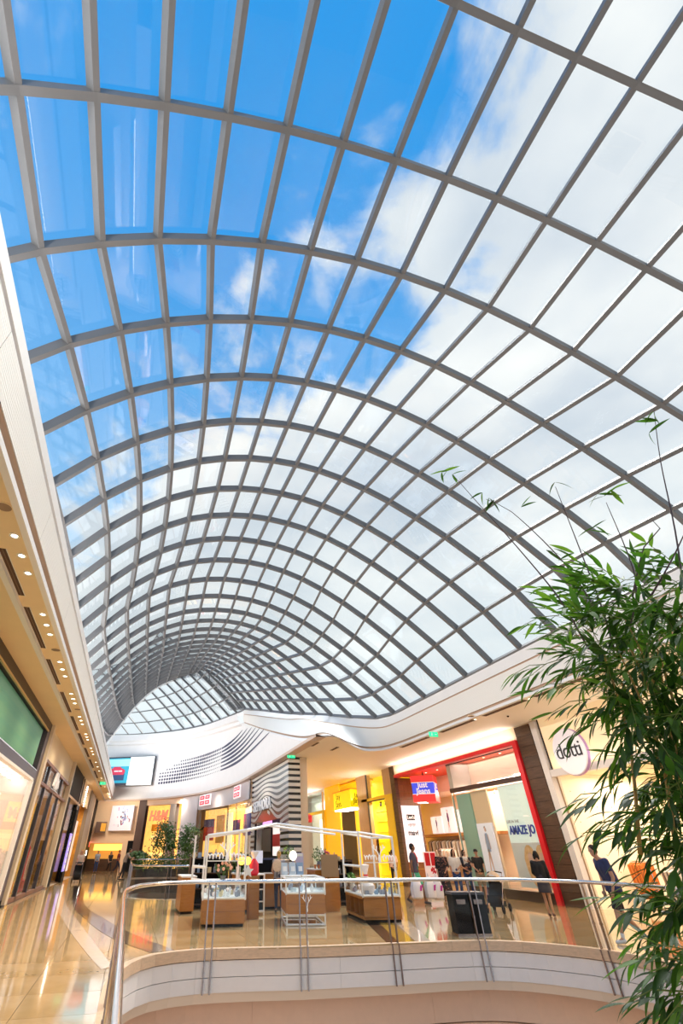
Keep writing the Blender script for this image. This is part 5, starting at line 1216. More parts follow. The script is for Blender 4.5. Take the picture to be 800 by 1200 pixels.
trinkets(k3, W3, 2.15, 0.585, 16, 8, 'trinkets in the cubby kiosk', 'in the glass case of the cubby kiosk', r3)
# antler emblem on the middle kiosk
a = thing('antler_emblem', 'small white antler emblem on the front of the middle kiosk', 'emblem', (5.0, 15.56, 0.36), r2)
mb = MB()
for sx in (-1, 1):
    mb.tube([(0, -0.012, 0.0), (sx*0.03, -0.012, 0.12), (sx*0.10, -0.012, 0.2), (sx*0.09, -0.012, 0.28)], 0.009, 5); mb.tube([(sx*0.05, -0.012, 0.15), (sx*0.04, -0.012, 0.24)], 0.008, 5); mb.tube([(sx*0.09, -0.012, 0.19), (sx*0.14, -0.012, 0.24)], 0.008, 5)
mb.build('antlers', M_WHTXT, a, True, False); MB().ball((0, -0.012, -0.03), (0.025, 0.008, 0.05), 6, 5).build('head', M_WHTXT, a, True, False)
# white house shaped frames
f = thing('house_frame', 'white house shaped metal frame rising over the trinket kiosk and the middle kiosk', 'frame', (2.2, 16.1, 0))
z1, zr, z2 = 1.98, 2.3, 2.05
A, B, C_, D = (2.20, 16.08, .9), (3.30, 15.95, .9), (2.42, 18.22, .9), (3.50, 18.05, .9)
A, B, C_, D = A[:2], B[:2], C_[:2], D[:2]
for seg in (((*A, 0.91), (*A, z1)), ((*B, 0.91), (*B, z2+0.06)), ((*C_, 0.91), (*C_, z1)), ((*D, 0.91), (*D, z2+0.06)), ((1.96, 17.2, 0.95), (1.96, 17.2, z1))):
    mb = MB(); frame_bars(mb, [seg], 0.025); mb.build('upright', M_WPAINT, f)
mb = MB(); rF, rB = (4.4, 16.6, 2.30), (4.55, 18.3, 2.32)
frame_bars(mb, [((*A, z1), (*B, z2+0.06)), ((*B, z2+0.06), rF), (rF, (6.72, 15.72, 2.05)), ((*C_, z1), (*D, z2+0.06)), ((*D, z2+0.06), rB), (rB, (6.85, 17.95, 2.08)), ((*A, z1), (*C_, z1)), ((*B, z2+.06), (*D, z2+.06)), (rF, rB), ((*A, 1.25), (1.96, 17.2, 1.25)), ((1.96, 17.2, 0.95), (*A, 0.95))], 0.024); mb.build('rafters', M_WPAINT, f)
f3 = thing('box_frame', 'white metal box frame standing over the cubby kiosk', 'frame', (6.8, 15.8, 0))
P = [(6.80, 15.79), (7.85, 15.64), (8.12, 17.7), (7.06, 17.85)]
for p, zz in zip(P, (2.08, 1.95, 1.98, 2.12)):
    mb = MB(); frame_bars(mb, [((*p, 0.91), (*p, zz))], 0.025); mb.build('upright', M_WPAINT, f3)
mb = MB(); zs = (2.08, 1.95, 1.98, 2.12); frame_bars(mb, [((*P[i], zs[i]), (*P[(i+1) % 4], zs[(i+1) % 4])) for i in range(4)] + [((*P[0], 1.25), (*P[3], 1.25))], 0.022); mb.build('top_rails', M_WPAINT, f3)
def script_sign(label, x0, x1, y, z, txt):
    s = thing('script_sign', label, 'sign', ((x0+x1)/2, y, z))
    MB().box((0, 0.03, -0.13), (x1-x0, 0.02, 0.025)).build('sign_bar', M_WPAINT, s, False, False)
    for sg in (-1, 1): scribble((x1-x0)*.40, .15, 5, M_WHTXT, s, (sg*(x1-x0)*.29, 0, -.02), -0.13, .016, txt+sg)
    mb = MB()
    for sx in (-1, 1):
        mb.tube([(0, 0, 0.0), (sx*0.05, 0, 0.12), (sx*0.15, 0, 0.2), (sx*0.15, 0, 0.3)], 0.016, 5); mb.tube([(sx*0.08, 0, 0.15), (sx*0.06, 0, 0.27)], 0.014, 5); mb.tube([(sx*0.14, 0, 0.19), (sx*0.22, 0, 0.25)], 0.014, 5)
    mb.ball((0, 0, -0.05), (0.05, 0.02, 0.1), 6, 5); mb.build('stag_head', M_WHTXT, s, True, False)
script_sign('white script sign with antlers hanging in the trinket kiosk frame', 2.2, 3.3, 15.88, 1.52, 61)
script_sign('white script sign with antlers hanging in the cubby kiosk frame', 6.85, 7.85, 15.60, 1.47, 71)
# counters and cabinets behind
def counter(label, x0, x1, y0, y1, h, m):
    c = thing('wood_counter', label, 'counter', ((x0+x1)/2, (y0+y1)/2, 0))
    MB().bb(x0, x1, y0, y1, 0.06, h-0.04).build('body', m, c); MB().bb(x0-0.03, x1+0.03, y0-0.03, y1+0.03, h-0.04, h).build('worktop', M_WPAINT, c); MB().bb(x0+0.04, x1-0.04, y0+0.04, y1-0.04, 0, 0.06).build('plinth', M_BLACK, c)
counter('small wooden counter behind the trinket kiosk beside the void', 1.9, 2.35, 19.4, 21.0, 0.95, M_WOOD)
counter('wooden counter between the trinket and middle kiosks', 3.75, 4.6, 19.4, 20.4, 1.0, M_WOOD)
counter('tall wooden counter behind the middle kiosk', 6.5, 7.4, 19.2, 20.1, 1.12, M_WOOD)
counter('long low wooden counter at the back of the kiosks', 4.9, 6.3, 20.2, 21.2, 1.0, M_WOOD)
c = thing('black_shelf_unit', 'narrow black shelf unit in a white frame beside the middle kiosk', 'shelving', (4.3, 18.7, 0))
mb = MB(); frame_bars(mb, [((4.02, 18.6, 0), (4.02, 18.6, 1.0)), ((4.5, 18.55, 0), (4.5, 18.55, 1.0)), ((4.02, 18.6, 1), (4.5, 18.55, 1)), ((4.02, 18.6, 0.08), (4.5, 18.55, 0.08))], 0.02); mb.build('white_frame', M_WPAINT, c)
MB().bb(4.04, 4.48, 18.65, 19.0, 0.05, 0.98).build('back_panel', M_BLACK, c)
for z in (0.3, 0.6): MB().bb(4.04, 4.48, 18.58, 18.66, z, z+0.03).build('shelf', M_WPAINT, c)
# goods standing on the kiosks and counters
def goods(nm, lab, cat, loc, mb_m, rz=0):
    t = thing(nm, lab, cat, loc, rz)
    for pn, mb, m, sm in mb_m: mb.build(pn, m, t, sm, False)
    return t
M_LEAF = mat('deep_leaf', (0.04, 0.11, 0.02), 0.5, col2=(0.09, 0.20, 0.03), vscale=9)
def bouquet(lab, loc, h, r, cols, seed, vase=M_WPAINT):
    rr = random.Random(seed); lf, fw, st = MB(), MB(), MB()
    for k in range(40):
        a, e, d = rr.uniform(0, 6.28), rr.uniform(0.1, 1.4), r*rr.uniform(0.5, 1)
        p = Vector((d*cos(a)*sin(e), d*sin(a)*sin(e), h+d*cos(e)*1.1)); q = p+Vector((rr.uniform(-.06, .06), rr.uniform(-.06, .06), .07))
        n = (q-p).cross(Vector((rr.random(), rr.random(), .3))).normalized()*0.025
        lf.add([p, (p+q)/2+n, q, (p+q)/2-n], [(0, 1, 2, 3)])
        if k % 4 == 0: st.tube([(0, 0, h*0.6), p], 0.006, 4)
    for k in range(9):
        a, e, d = rr.uniform(0, 6.28), rr.uniform(0.1, 1.2), r*0.95; fw.ball((d*cos(a)*sin(e), d*sin(a)*sin(e), h+d*cos(e)), 0.045, 6, 4)
    v = MB().lathe([(0.06, 0), (0.10, h*0.4), (0.07, h*0.9), (0.085, h)], n=10)
    return goods('flower_vase', lab, 'flowers', loc, [('vase', v, vase, True), ('leaves', lf, M_LEAF, False), ('stems', st, M_LEAF, False), ('blooms', fw, mat('bloom_%d' % seed, cols, 0.6), False)])
bouquet('vase of pink and yellow flowers on the trinket kiosk', (2.86, 17.0, 0.58), 0.45, 0.32, (0.85, 0.40, 0.25), 11, M_TRINKET[5])
bouquet('leafy white vase between the kiosks near the striped shop', (3.65, 18.75, 0.0), 1.2, 0.35, (0.80, 0.45, 0.40), 12)
bouquet('bushy green plant in a pale tub on the tall counter', (5.85, 20.5, 1.0), 0.28, 0.45, (0.30, 0.40, 0.10), 13, M_STONE)
bouquet('dark leafy plant with white blooms on the tall wooden counter', (6.8, 19.6, 1.12), 0.2, 0.35, (0.80, 0.78, 0.72), 14, M_TRINKET[5])
bouquet('small potted plant in the cubby kiosk frame', (7.15, 17.4, 0.58), 0.22, 0.22, (0.15, 0.30, 0.06), 15)
st_ = MB()
ring = [((0.16 if k % 2 == 0 else 0.075)*sin(pi*k/5), (0.16 if k % 2 == 0 else 0.075)*cos(pi*k/5)) for k in range(10)]
st_.prism(ring, -0.02, 0.02); st_.v = [(x, z, y) for x, y, z in st_.v]
goods('star_ornament', 'white star ornament hanging on the trinket kiosk frame', 'ornament', (3.36, 15.80, 1.16), [('star', st_, M_WHITE, False), ('cord', MB().tube([(0, 0, 0.15), (0, 0, 0.5)], 0.004, 4), M_WPAINT, False)])
for k, x in enumerate((3.52, 3.72)):
    goods('amber_lamp', ('round amber glass lamp glowing beside the trinket kiosk post', 'second round amber glass lamp, nearer the middle kiosk')[k], 'lamp', (x, 17.6, 1.25), [('shade', MB().ball((0, 0, 0.12), 0.11, 10, 7), glow('amber_glow', (1.0, 0.42, 0.06), 2.5), True), ('cap', MB().lathe([(0.03, 0.22), (0.03, 0.28)], n=8), M_BLACK, False), ('cord', MB().tube([(0, 0, 0.28), (0, 0, 0.85)], 0.006, 4), M_BLACK, False)])
goods('desk_lamp', 'white globe lamp on an angled stick stand behind the middle kiosk', 'lamp', (5.35, 17.2, 0.7), [('globe', MB().ball((-0.25, 0, 0.80), 0.13, 10, 7), glow('globe_glow', (1.0, 0.9, 0.7), 1.6), True), ('arm', MB().tube([(-0.22, 0, 0.7), (0.02, 0, 0.3), (0.06, 0, 0.0)], 0.015, 6), M_PALEWOOD, False), ('base', MB().lathe([(0.12, 0), (0.12, 0.02)], n=10), M_WPAINT, False)])
for k, (x, m) in enumerate(((4.72, 0), (4.98, 0), (5.22, 3))):
    b = MB().box((0, 0, 0.2), (0.2, 0.12, 0.28), R=Matrix.Rotation(-0.25, 3, 'X'))
    goods('greeting_card_box', ('white boxed card set, first in the row on the middle kiosk', 'white boxed card set, second in the row on the middle kiosk', 'blue boxed card set, third in the row on the middle kiosk')[k], 'box', (x, 16.9, 0.98), [('box', b, M_TRINKET[6] if m == 0 else M_TRINKET[3], False), ('label_patch', MB().box((0, -0.08, 0.2), (0.12, 0.01, 0.12), R=Matrix.Rotation(-0.25, 3, 'X')), M_WPAINT, False)])
goods('hat_stand', 'round pale mirror on a stand at the edge of the middle kiosk', 'mirror', (4.5, 16.9, 0.98), [('mirror_disc', MB().lathe([(0.0, -0.01), (0.15, -0.01), (0.15, 0.01), (0, 0.01)], n=18, cap=False) if False else MB().ball((0, 0, 0.28), (0.15, 0.02, 0.16), 14, 8), M_STONE, True), ('stand', MB().tube([(0, 0, 0), (0, 0, 0.14)], 0.012, 6), M_BLACK, False)])
goods('woven_basket', 'grey woven basket on the back counter under the green plant', 'basket', (5.55, 20.4, 1.0), [('basket', MB().lathe([(0.22, 0), (0.34, 0.35), (0.32, 0.36), (0.2, 0.05)], n=14), mat('grey_wicker', (0.38, 0.34, 0.30), 0.8, bump=.5, bscale=60), True), ('rim', MB().lathe([(0.33, 0.34), (0.36, 0.35), (0.33, 0.38)], n=14), M_STONE, True)])
goods('black_box', 'big black box on the back counter of the kiosks', 'box', (5.0, 20.5, 1.0), [('box', MB().box((0, 0, 0.18), (0.8, 0.5, 0.36)), M_BLACK, False), ('lid', MB().box((0, 0, 0.38), (0.82, 0.52, 0.05)), M_NAVY, False)])
goods('monitor', 'pale screen standing at the back of the kiosks', 'screen', (4.55, 19.95, 1.0), [('display', MB().box((0, 0, 0.45), (0.42, 0.04, 0.36)), mat('pale_screen', (0.65, 0.66, 0.75), 0.3, emit=(.7, .7, .85), estr=.3), False), ('stand', MB().box((0, 0.05, 0.14), (0.08, 0.06, 0.28)), M_BLACK, False)])
goods('lilac_parcel', 'tall lilac parcel on the counter beside the green plant', 'box', (6.25, 20.45, 1.0), [('parcel', MB().box((0, 0, 0.28), (0.36, 0.3, 0.56)), mat('lilac_paper', (0.58, 0.52, 0.70), 0.6), False), ('fold', MB().box((0, -0.155, 0.5), (0.3, 0.01, 0.08)), M_WPAINT, False)])
for k in range(6):
    goods('copper_cup', 'small copper cup in the row on the wooden counter', 'cup', (6.55+0.13*k, 19.3, 1.12), [('cup', MB().lathe([(0.035, 0), (0.05, 0.11), (0.045, 0.11), (0.032, 0.01)], n=9), mat('copper', (0.55, 0.20, 0.07), 0.3, 0.6), True)])['group'] = 'copper cups on the counter'
w = thing('wrapped_gift', 'white gauze wrapped gift tied with a red ribbon in the cubby kiosk', 'gift', (7.28, 16.6, 0.585))
MB().lathe([(0.16, 0), (0.22, 0.12), (0.16, 0.32), (0.05, 0.42), (0.07, 0.5), (0.14, 0.68), (0.05, 0.7)], n=12).build('gauze', mat('gauze', (0.85, 0.76, 0.72), 0.8), w, True, False)
MB().tube([(0.06*cos(a), 0.06*sin(a), 0.43) for a in [k*pi/5 for k in range(11)]], 0.02, 5).build('ribbon', MAT['ribbon_red'], w, True, False)
w = thing('stoneware_jar', 'large pink white stoneware jar in the cubby kiosk case', 'jar', (7.12, 16.15, 0.585))
MB().lathe([(0.12, 0), (0.2, 0.08), (0.21, 0.2), (0.14, 0.29), (0.1, 0.3)], n=14).build('jar', mat('pinkish_stoneware', (0.82, 0.68, 0.64), 0.5), w, True, False); MB().lathe([(0.11, 0.3), (0.05, 0.32)], n=14).build('rim', M_WPAINT, w, True, False)
goods('wrapped_gift', 'red gift topped with a white gauze bow beside the trinket kiosk post', 'gift', (3.93, 17.6, 0.0), [('pedestal', MB().box((0, 0, 0.5), (0.3, 0.3, 1.0)), M_WOOD, False), ('gift', MB().lathe([(0.10, 1.0), (0.15, 1.06), (0.14, 1.3), (0.05, 1.42)], n=12), MAT['ribbon_red'], True), ('bow', MB().lathe([(0.03, 1.42), (0.12, 1.55), (0.14, 1.6), (0.02, 1.52)], n=10), M_WPAINT, True)])
w = thing('tan_panel', 'plain tan display board standing in the box frame', 'board', (6.95, 18.9, 0.85))
MB().box((0, 0, 0.36), (0.62, 0.05, 0.62)).build('board', mat('tan_board', (0.34, 0.22, 0.12), 0.6), w, False, False); MB().box((0, 0.1, 0.2), (0.06, 0.2, 0.4)).build('strut', M_WOOD, w, False, False); MB().box((0, 0.06, -0.425), (0.5, 0.3, 0.85)).build('pedestal', M_WOOD, w, False, False)
b = thing('litter_bin', 'pair of joined tall black litter bins against the balustrade', 'bin', (8.35, 13.0, 0), -0.2)
for sx in (-0.21, 0.22):
    MB().box((sx, 0, 0.40), (0.38, 0.42, 0.72)).build('bin_body', M_BLACK, b, False, False); MB().box((sx, 0, 0.775), (0.40, 0.44, 0.05)).build('lid', M_DARKFRAME, b, False, False)
    MB().box((sx, -0.215, 0.62), (0.22, 0.01, 0.09)).build('flap', M_CHROMED, b, False, False)
MB().box((0, 0, 0.02), (0.84, 0.42, 0.04)).build('base', M_CHROMED, b, False, False)

# ------------------------------------------------------------------ planting by the second void
def potted_tree(lab, x, y, h, r, seed, pot=True):
    rr = random.Random(seed); t = thing('potted_tree', lab, 'tree', (x, y, 0))
    MB().lathe([(0.30, 0), (0.42, 0.55), (0.38, 0.56), (0.36, 0.5)], n=14).build('planter', mat('dark_planter', (0.05, 0.05, 0.05), 0.5), t, True, False)
    mb = MB(); mb.tube([(0, 0, 0.4), (0.05, 0, h*0.4), (-0.03, 0.05, h*0.8)], [0.06, 0.045, 0.02], 6)
    for k in range(7):
        a = rr.uniform(0, 6.28); z = h*rr.uniform(0.35, 0.7); mb.tube([(0, 0, z), (r*0.7*cos(a), r*0.7*sin(a), z+h*0.18)], [0.02, 0.008], 4)
    mb.build('trunk', M_DARKWOOD, t, False, False)
    lf = MB()
    for k in range(1300):
        c = rr.randrange(9); rc = random.Random(seed*31+c); a0, z0 = rc.uniform(0, 6.28), rc.uniform(0.32, 0.92)
        cen = Vector((r*0.6*cos(a0)*rc.uniform(.3, 1), r*0.6*sin(a0)*rc.uniform(.3, 1), h*z0))
        p = cen+Vector((rr.gauss(0, r*0.22), rr.gauss(0, r*0.22), rr.gauss(0, h*0.07)))
        d = Vector((rr.uniform(-1, 1), rr.uniform(-1, 1), rr.uniform(-.7, .4))).normalized()*rr.uniform(0.14, 0.28); n = d.orthogonal().normalized()*0.055
        lf.add([p, p+d*0.5+n, p+d, p+d*0.5-n], [(0, 1, 2, 3)])
    lf.build('foliage', M_LEAF, t, False, False)
potted_tree('tall loose potted tree beyond the second void', 2.85, 48.0, 4.2, 1.15, 4)
potted_tree('bushy potted tree beyond the second void, nearer the pale column', 5.0, 47.8, 3.4, 1.25, 5)
potted_tree('low potted shrub beside the leaning man and the dark column', 1.0, 49.2, 1.7, 0.8, 6)
hd = thing('hedge_planter', 'dark leafy hedge in a long planter behind the second void', 'planter', (3, 47.0, 0))
MB().bb(0.9, 5.2, 46.6, 47.3, 0, 0.5).build('trough', MAT['dark_planter'], hd)
lf = MB(); rr = random.Random(77)
for k in range(1500):
    p = Vector((rr.uniform(0.9, 5.2), rr.uniform(46.5, 47.4), rr.uniform(0.4, 1.35))); d = Vector((rr.uniform(-1, 1), rr.uniform(-1, 1), rr.uniform(-.5, .8))).normalized()*rr.uniform(.14, .26); n = d.orthogonal().normalized()*.05
    lf.add([p, p+d*.5+n, p+d, p+d*.5-n], [(0, 1, 2, 3)])
lf.build('foliage', M_LEAF, hd)

# dark shelving and stock at the back of the kiosk cluster
def stock_shelf(lab, x, y, w, h, seed):
    r = random.Random(seed); u = thing('display_shelving', lab, 'shelving', (x, y, 0))
    MB().box((0, 0.2, h/2), (w, 0.03, h)).build('back_panel', M_BLACK, u, False, False)
    for sx in (-1, 1): MB().box((sx*w/2, 0, h/2), (0.03, 0.4, h)).build('side_panel', M_DARKWOOD, u, False, False)
    for k in range(4):
        z = 0.1+k*(h-0.15)/3
        MB().box((0, 0, z), (w, 0.4, 0.03)).build('shelf', M_DARKWOOD, u, False, False)
        if k == 0: continue
        n = int(w/0.2)
        for q in range(n):
            kind = r.randrange(3); mi = r.choice((1, 2, 3, 5, 5, 4)); mb = MB()
            if kind == 0: mb.lathe([(0.05, 0), (0.055, 0.14), (0.02, 0.19), (0.02, 0.26)], n=8); nm = 'bottle'
            elif kind == 1: mb.box((0, 0, 0.08), (0.13, 0.12, 0.16)); nm = 'stock_box'
            else: mb.lathe([(0.04, 0), (0.075, 0.06), (0.06, 0.13), (0.07, 0.14)], n=8); nm = 'pot'
            o = link(nm, mb.mesh(nm, M_TRINKET[mi], kind != 1), None, (x-w/2+0.12+0.2*q, y-0.05, z+0.016))
            tag(o, '%s %s on the %s' % (('white', 'slate', 'tan', 'blue', 'pink', 'black', 'pale blue')[mi], nm.replace('_', ' '), lab), 'stock', 'stock on the ' + lab)
stock_shelf('dark shelving behind the trinket kiosk', 3.0, 21.2, 1.4, 1.45, 101)
stock_shelf('dark shelving behind the wood counters', 4.55, 21.9, 1.2, 1.3, 102)
stock_shelf('dark shelving beside the cubby kiosk', 8.0, 21.0, 1.2, 1.35, 103)
bouquet('dark bushy plant beside the shelving at the back of the kiosks', (7.3, 20.6, 0.0), 1.25, 0.4, (0.55, 0.10, 0.12), 16, M_TRINKET[5])
bouquet('tall dark plant between the trinket kiosk and the shopper', (4.2, 20.0, 1.0), 0.25, 0.35, (0.75, 0.60, 0.40), 17, M_TRINKET[1])
# ------------------------------------------------------------------ people
def capsule(mb, a, b, ra, rb, flat=(False, False), n=10):
    a, b = Vector(a), Vector(b)
    mb.tube([a, b], [ra, rb], n)
    if not flat[0]: mb.ball(a, ra, n, 6)
    if not flat[1]: mb.ball(b, rb, n, 6)
def remesh(mb, name, m, voxel=0.014, smooth=4):
    me = bpy.data.meshes.new('tmp'); me.from_pydata([tuple(v) for v in mb.v], [], mb.f); me.update()
    o = bpy.data.objects.new('tmp', me); COL.objects.link(o)
    r = o.modifiers.new('r', 'REMESH'); r.mode = 'VOXEL'; r.voxel_size = voxel; r.adaptivity = 0.0
    s = o.modifiers.new('s', 'SMOOTH'); s.factor = 0.5; s.iterations = smooth
    d = o.modifiers.new('d', 'DECIMATE'); d.ratio = 0.5
    dg = bpy.context.evaluated_depsgraph_get(); out = bpy.data.meshes.new_from_object(o.evaluated_get(dg))
    bpy.data.objects.remove(o); bpy.data.meshes.remove(me)
    out.materials.clear(); out.materials.append(m); out.name = name
    out.polygons.foreach_set('use_smooth', [True]*len(out.polygons)); out.update()
    return out
def skin_tone(nm, c): return mat(nm, c, 0.5, var=0.05)
SK_L = skin_tone('fair_skin', (0.54, 0.29, 0.19)); SK_M = skin_tone('tan_skin', (0.46, 0.24, 0.14)); SK_D = skin_tone('brown_skin', (0.24, 0.11, 0.06))
def cloth(nm, c, c2=None, vs=12): return mat(nm, c, 0.8, var=0.12, col2=c2, vscale=vs)
def person(label, loc, facing, h, skin, hair_c, pose=None, hair='short', top=None, sleeve=0.55, bottom=None, leg=1.0, skirt=None, shoes=(0.05, 0.05, 0.05), long_top=0.0, group=None, socks=None, width=1.0, extras=None):
    """stands on loc; facing = direction vector on the floor; built facing -y"""
    S = h/1.75; rz = atan2(facing[1], facing[0]) + pi/2
    t = thing('person', label, 'person', loc, rz, group)
    J = dict(pel=(0, 0, .96), wst=(0, 0, 1.10), che=(0, 0, 1.32), nek=(0, 0, 1.49), hed=(0, -.015, 1.635),
             sL=(.185, 0, 1.42), eL=(.225, .03, 1.14), wL=(.225, -.05, .89), sR=(-.185, 0, 1.42), eR=(-.225, .03, 1.14), wR=(-.225, -.05, .89),
             hL=(.09, 0, .93), kL=(.10, -.02, .51), aL=(.10, .03, .09), hR=(-.09, 0, .93), kR=(-.10, -.02, .51), aR=(-.10, .03, .09))
    if pose: J.update(pose)
    J = {k: Vector(v)*S for k, v in J.items()}
    w = width
    b = MB()
    # head: skull, jaw, nose, ears, neck
    H = J['hed']; up = (H-J['nek']).normalized()
    look = (pose or {}).get('look', (0, -1, 0)); f = Vector(look).normalized(); sd = f.cross(Vector((0, 0, 1))).normalized(); uu = sd.cross(f)
    RH = Matrix((sd, -f, uu)).transposed()
    b.ball(H+uu*.02*S, (.073*S, .092*S, .098*S), 14, 10, R=RH); b.ball(H+f*.03*S-uu*.055*S, (.052*S, .058*S, .062*S), 10, 8, R=RH)
    capsule(b, H+f*.088*S+uu*.012*S, H+f*.108*S-uu*.022*S, .010*S, .016*S, n=8)
    b.ball(H+f*.088*S-uu*.058*S, (.024*S, .014*S, .010*S), 8, 5, R=RH)
    for sgn in (-1, 1): b.ball(H+sd*sgn*.075*S-uu*.005*S, (.012*S, .022*S, .032*S), 8, 6, R=RH)
    capsule(b, J['nek']-Vector((0, 0, .03))*S, H-uu*.05*S, .056*S, .048*S)
    # trunk
    for a, c, r0, r1 in (('pel', 'wst', .125, .115), ('wst', 'che', .115, .125)):
        A, B = J[a], J[c]
        for x in (-.055, .055): capsule(b, A+Vector((x*w*S, 0, 0)), B+Vector((x*w*1.1*S, 0, 0)), r0*S*w, r1*S*w)
    for q in ('L', 'R'):
        capsule(b, J['che']+Vector((0, 0, .05))*S, J['s'+q], .09*S, .058*S); capsule(b, J['nek']-Vector((0, 0, .02))*S, J['s'+q], .05*S, .05*S)
        capsule(b, J['s'+q], J['e'+q], .050*S*w, .038*S*w); capsule(b, J['e'+q], J['w'+q], .038*S*w, .026*S)
        capsule(b, J['h'+q], J['k'+q], .082*S*w, .054*S*w); capsule(b, J['k'+q]*0.75+J['a'+q]*0.25, J['a'+q], .052*S*w, .033*S); capsule(b, J['k'+q], J['k'+q]*0.75+J['a'+q]*0.25, .052*S*w, .052*S*w)
        an = J['a'+q]; toe = an + Vector((0, -.15, -.055))*S if (an.z < .16*S) else an + Vector((0, -.10, -.10))*S
        capsule(b, an, toe, .034*S, .028*S); J['t'+q] = toe
    body = remesh(b, 'body', skin, 0.013)
    o = link('body', body, t)
    # hands: palm, four unequal bent fingers and a thumb each, joined to the wrist
    hm = MB()
    for q, sg in (('L', 1), ('R', -1)):
        W = J['w'+q]; d = (W-J['e'+q]).normalized(); inn = Vector((-sg, -.2, 0)); inn = (inn-d*inn.dot(d)).normalized(); ac = d.cross(inn).normalized()
        R = Matrix((ac, inn, d)).transposed()
        hm.ball(W+d*.055*S, (.040*S, .017*S, .055*S), 10, 7, R=R)
        for k, (off, L) in enumerate(((-.028, .060), (-.010, .070), (.009, .066), (.027, .052))):
            p0 = W+d*.095*S+ac*off*S; p1 = p0+(d*.95+inn*.25)*L*.5*S; p2 = p1+(d*.7+inn*.7)*L*.5*S
            hm.tube([p0-d*.02*S, p0, p1, p2], [.009*S, .009*S, .0085*S, .006*S], 6)
        thb = -1 if (ac.y > 0) else 1
        p0 = W+d*.03*S+ac*thb*.03*S; hm.tube([p0, p0+(ac*thb*.7+d*.8+inn*.3)*.03*S, p0+(ac*thb*.7+d*1.9+inn*.6)*.03*S], [.011*S, .010*S, .007*S], 6)
    link('hands', hm.mesh('hands', skin, True), t)
    # face details
    ey = MB()
    for sgn in (-1, 1):
        ey.ball(H+sd*sgn*.031*S+f*.083*S+uu*.022*S, .009*S, 6, 5); ey.tube([H+sd*sgn*.018*S+f*.090*S+uu*.042*S, H+sd*sgn*.047*S+f*.080*S+uu*.042*S], .004*S, 4)
    link('eyes', ey.mesh('eyes', M_BLKTXT), t)
    ms = MB().ball(H+f*.097*S-uu*.058*S, (.022*S, .006*S, .006*S), 8, 4, R=RH); link('mouth', ms.mesh('mouth', mat('lip', (0.42, 0.12, 0.10), 0.5), True), t)
    # hair
    if hair:
        hb = MB(); hb.ball(H+uu*.04*S-f*.018*S, (.082*S, .095*S, .088*S), 14, 10, R=RH); hb.ball(H-f*.04*S-uu*.0*S, (.078*S, .070*S, .085*S), 12, 8, R=RH)
        if hair == 'long':
            for x in (-.04, 0, .04): capsule(hb, H-f*.06*S+sd*x*S, H-f*.085*S+sd*x*1.3*S-uu*.28*S, .05*S, .035*S)
            for x in (-.075, .075): capsule(hb, H+sd*x*S+f*.01*S, H+sd*x*1.1*S-uu*.16*S, .026*S, .022*S)
        if hair == 'bob':
            for x in (-.06, .06): capsule(hb, H-f*.03*S+sd*x*S, H-f*.03*S+sd*x*1.1*S-uu*.10*S, .045*S, .035*S)
        if hair == 'bun': hb.ball(H-f*.10*S+uu*.07*S, .045*S, 10, 7)
        link('hair', remesh(hb, 'hair', cloth('hair_%d_%d_%d' % tuple(int(99*c) for c in hair_c), hair_c), 0.012, 2), t)
    # top
    if top:
        cb = MB(); g = 1.13
        low = J['pel']-Vector((0, 0, long_top+.02))*S
        for x in (-.058, .058):
            X = Vector((x*w*S, 0, 0)); capsule(cb, low+X*1.1, J['wst']+X, .132*S*w, .126*S*w, (True, False)); capsule(cb, J['wst']+X, J['che']+X*1.1, .126*S*w, .136*S*w)
        for q in ('L', 'R'):
            capsule(cb, J['che']+Vector((0, 0, .05))*S, J['s'+q], .10*S, .072*S); capsule(cb, J['nek']-Vector((0, 0, .05))*S, J['s'+q], .055*S, .06*S)
            if sleeve > 0:
                if sleeve <= 1: e = J['s'+q].lerp(J['e'+q], sleeve); capsule(cb, J['s'+q], e, .068*S*w, .060*S*w, (False, True))
                else: capsule(cb, J['s'+q], J['e'+q], .066*S*w, .052*S*w); capsule(cb, J['e'+q], J['e'+q].lerp(J['w'+q], sleeve-1), .052*S*w, .042*S*w, (False, True))
        link('top', remesh(cb, 'top', top, 0.014, 5), t)
    if bottom:
        cb = MB()
        capsule(cb, J['pel']+Vector((-.05*w, 0, .06))*S, J['pel']+Vector((.05*w, 0, .06))*S, .130*S*w, .130*S*w)
        for q in ('L', 'R'):
            capsule(cb, J['pel']+Vector((.05*(1 if q == 'L' else -1), 0, .04))*S, J['h'+q], .125*S*w, .105*S*w)
            if leg <= 1: capsule(cb, J['h'+q], J['h'+q].lerp(J['k'+q], leg), .105*S*w, .088*S*w, (False, True))
            else: capsule(cb, J['h'+q], J['k'+q], .100*S*w, .070*S*w); capsule(cb, J['k'+q], J['k'+q].lerp(J['a'+q], leg-1), .070*S*w, .052*S*w, (False, True))
        link('trousers' if leg > 1 else 'shorts', remesh(cb, 'bottoms', bottom, 0.014, 4), t)
    if skirt:
        m_, z_, r_ = skirt
        P = J['pel']; sk = MB(); n = 18; prof = [(P.z+.14*S, .15*S), (P.z, .185*S), ((P.z+z_*S)/2, (.185*S+r_*S)/2), (z_*S, r_*S), (z_*S, r_*S*.96), (P.z, .17*S)]
        cx, cy = P.x, P.y; tx, ty = (J['aL'].x+J['aR'].x)/2, (J['aL'].y+J['aR'].y)/2
        vs = []; 
        for z, r in prof:
            f_ = max(0, min(1, (P.z-z)/P.z))
            for k in range(n):
                a = 2*pi*k/n; rr = r*(1+.06*cos(5*a)*f_); vs.append((cx+(tx-cx)*f_+rr*cos(a)*1.02, cy+(ty-cy)*f_+rr*.82*sin(a), z))
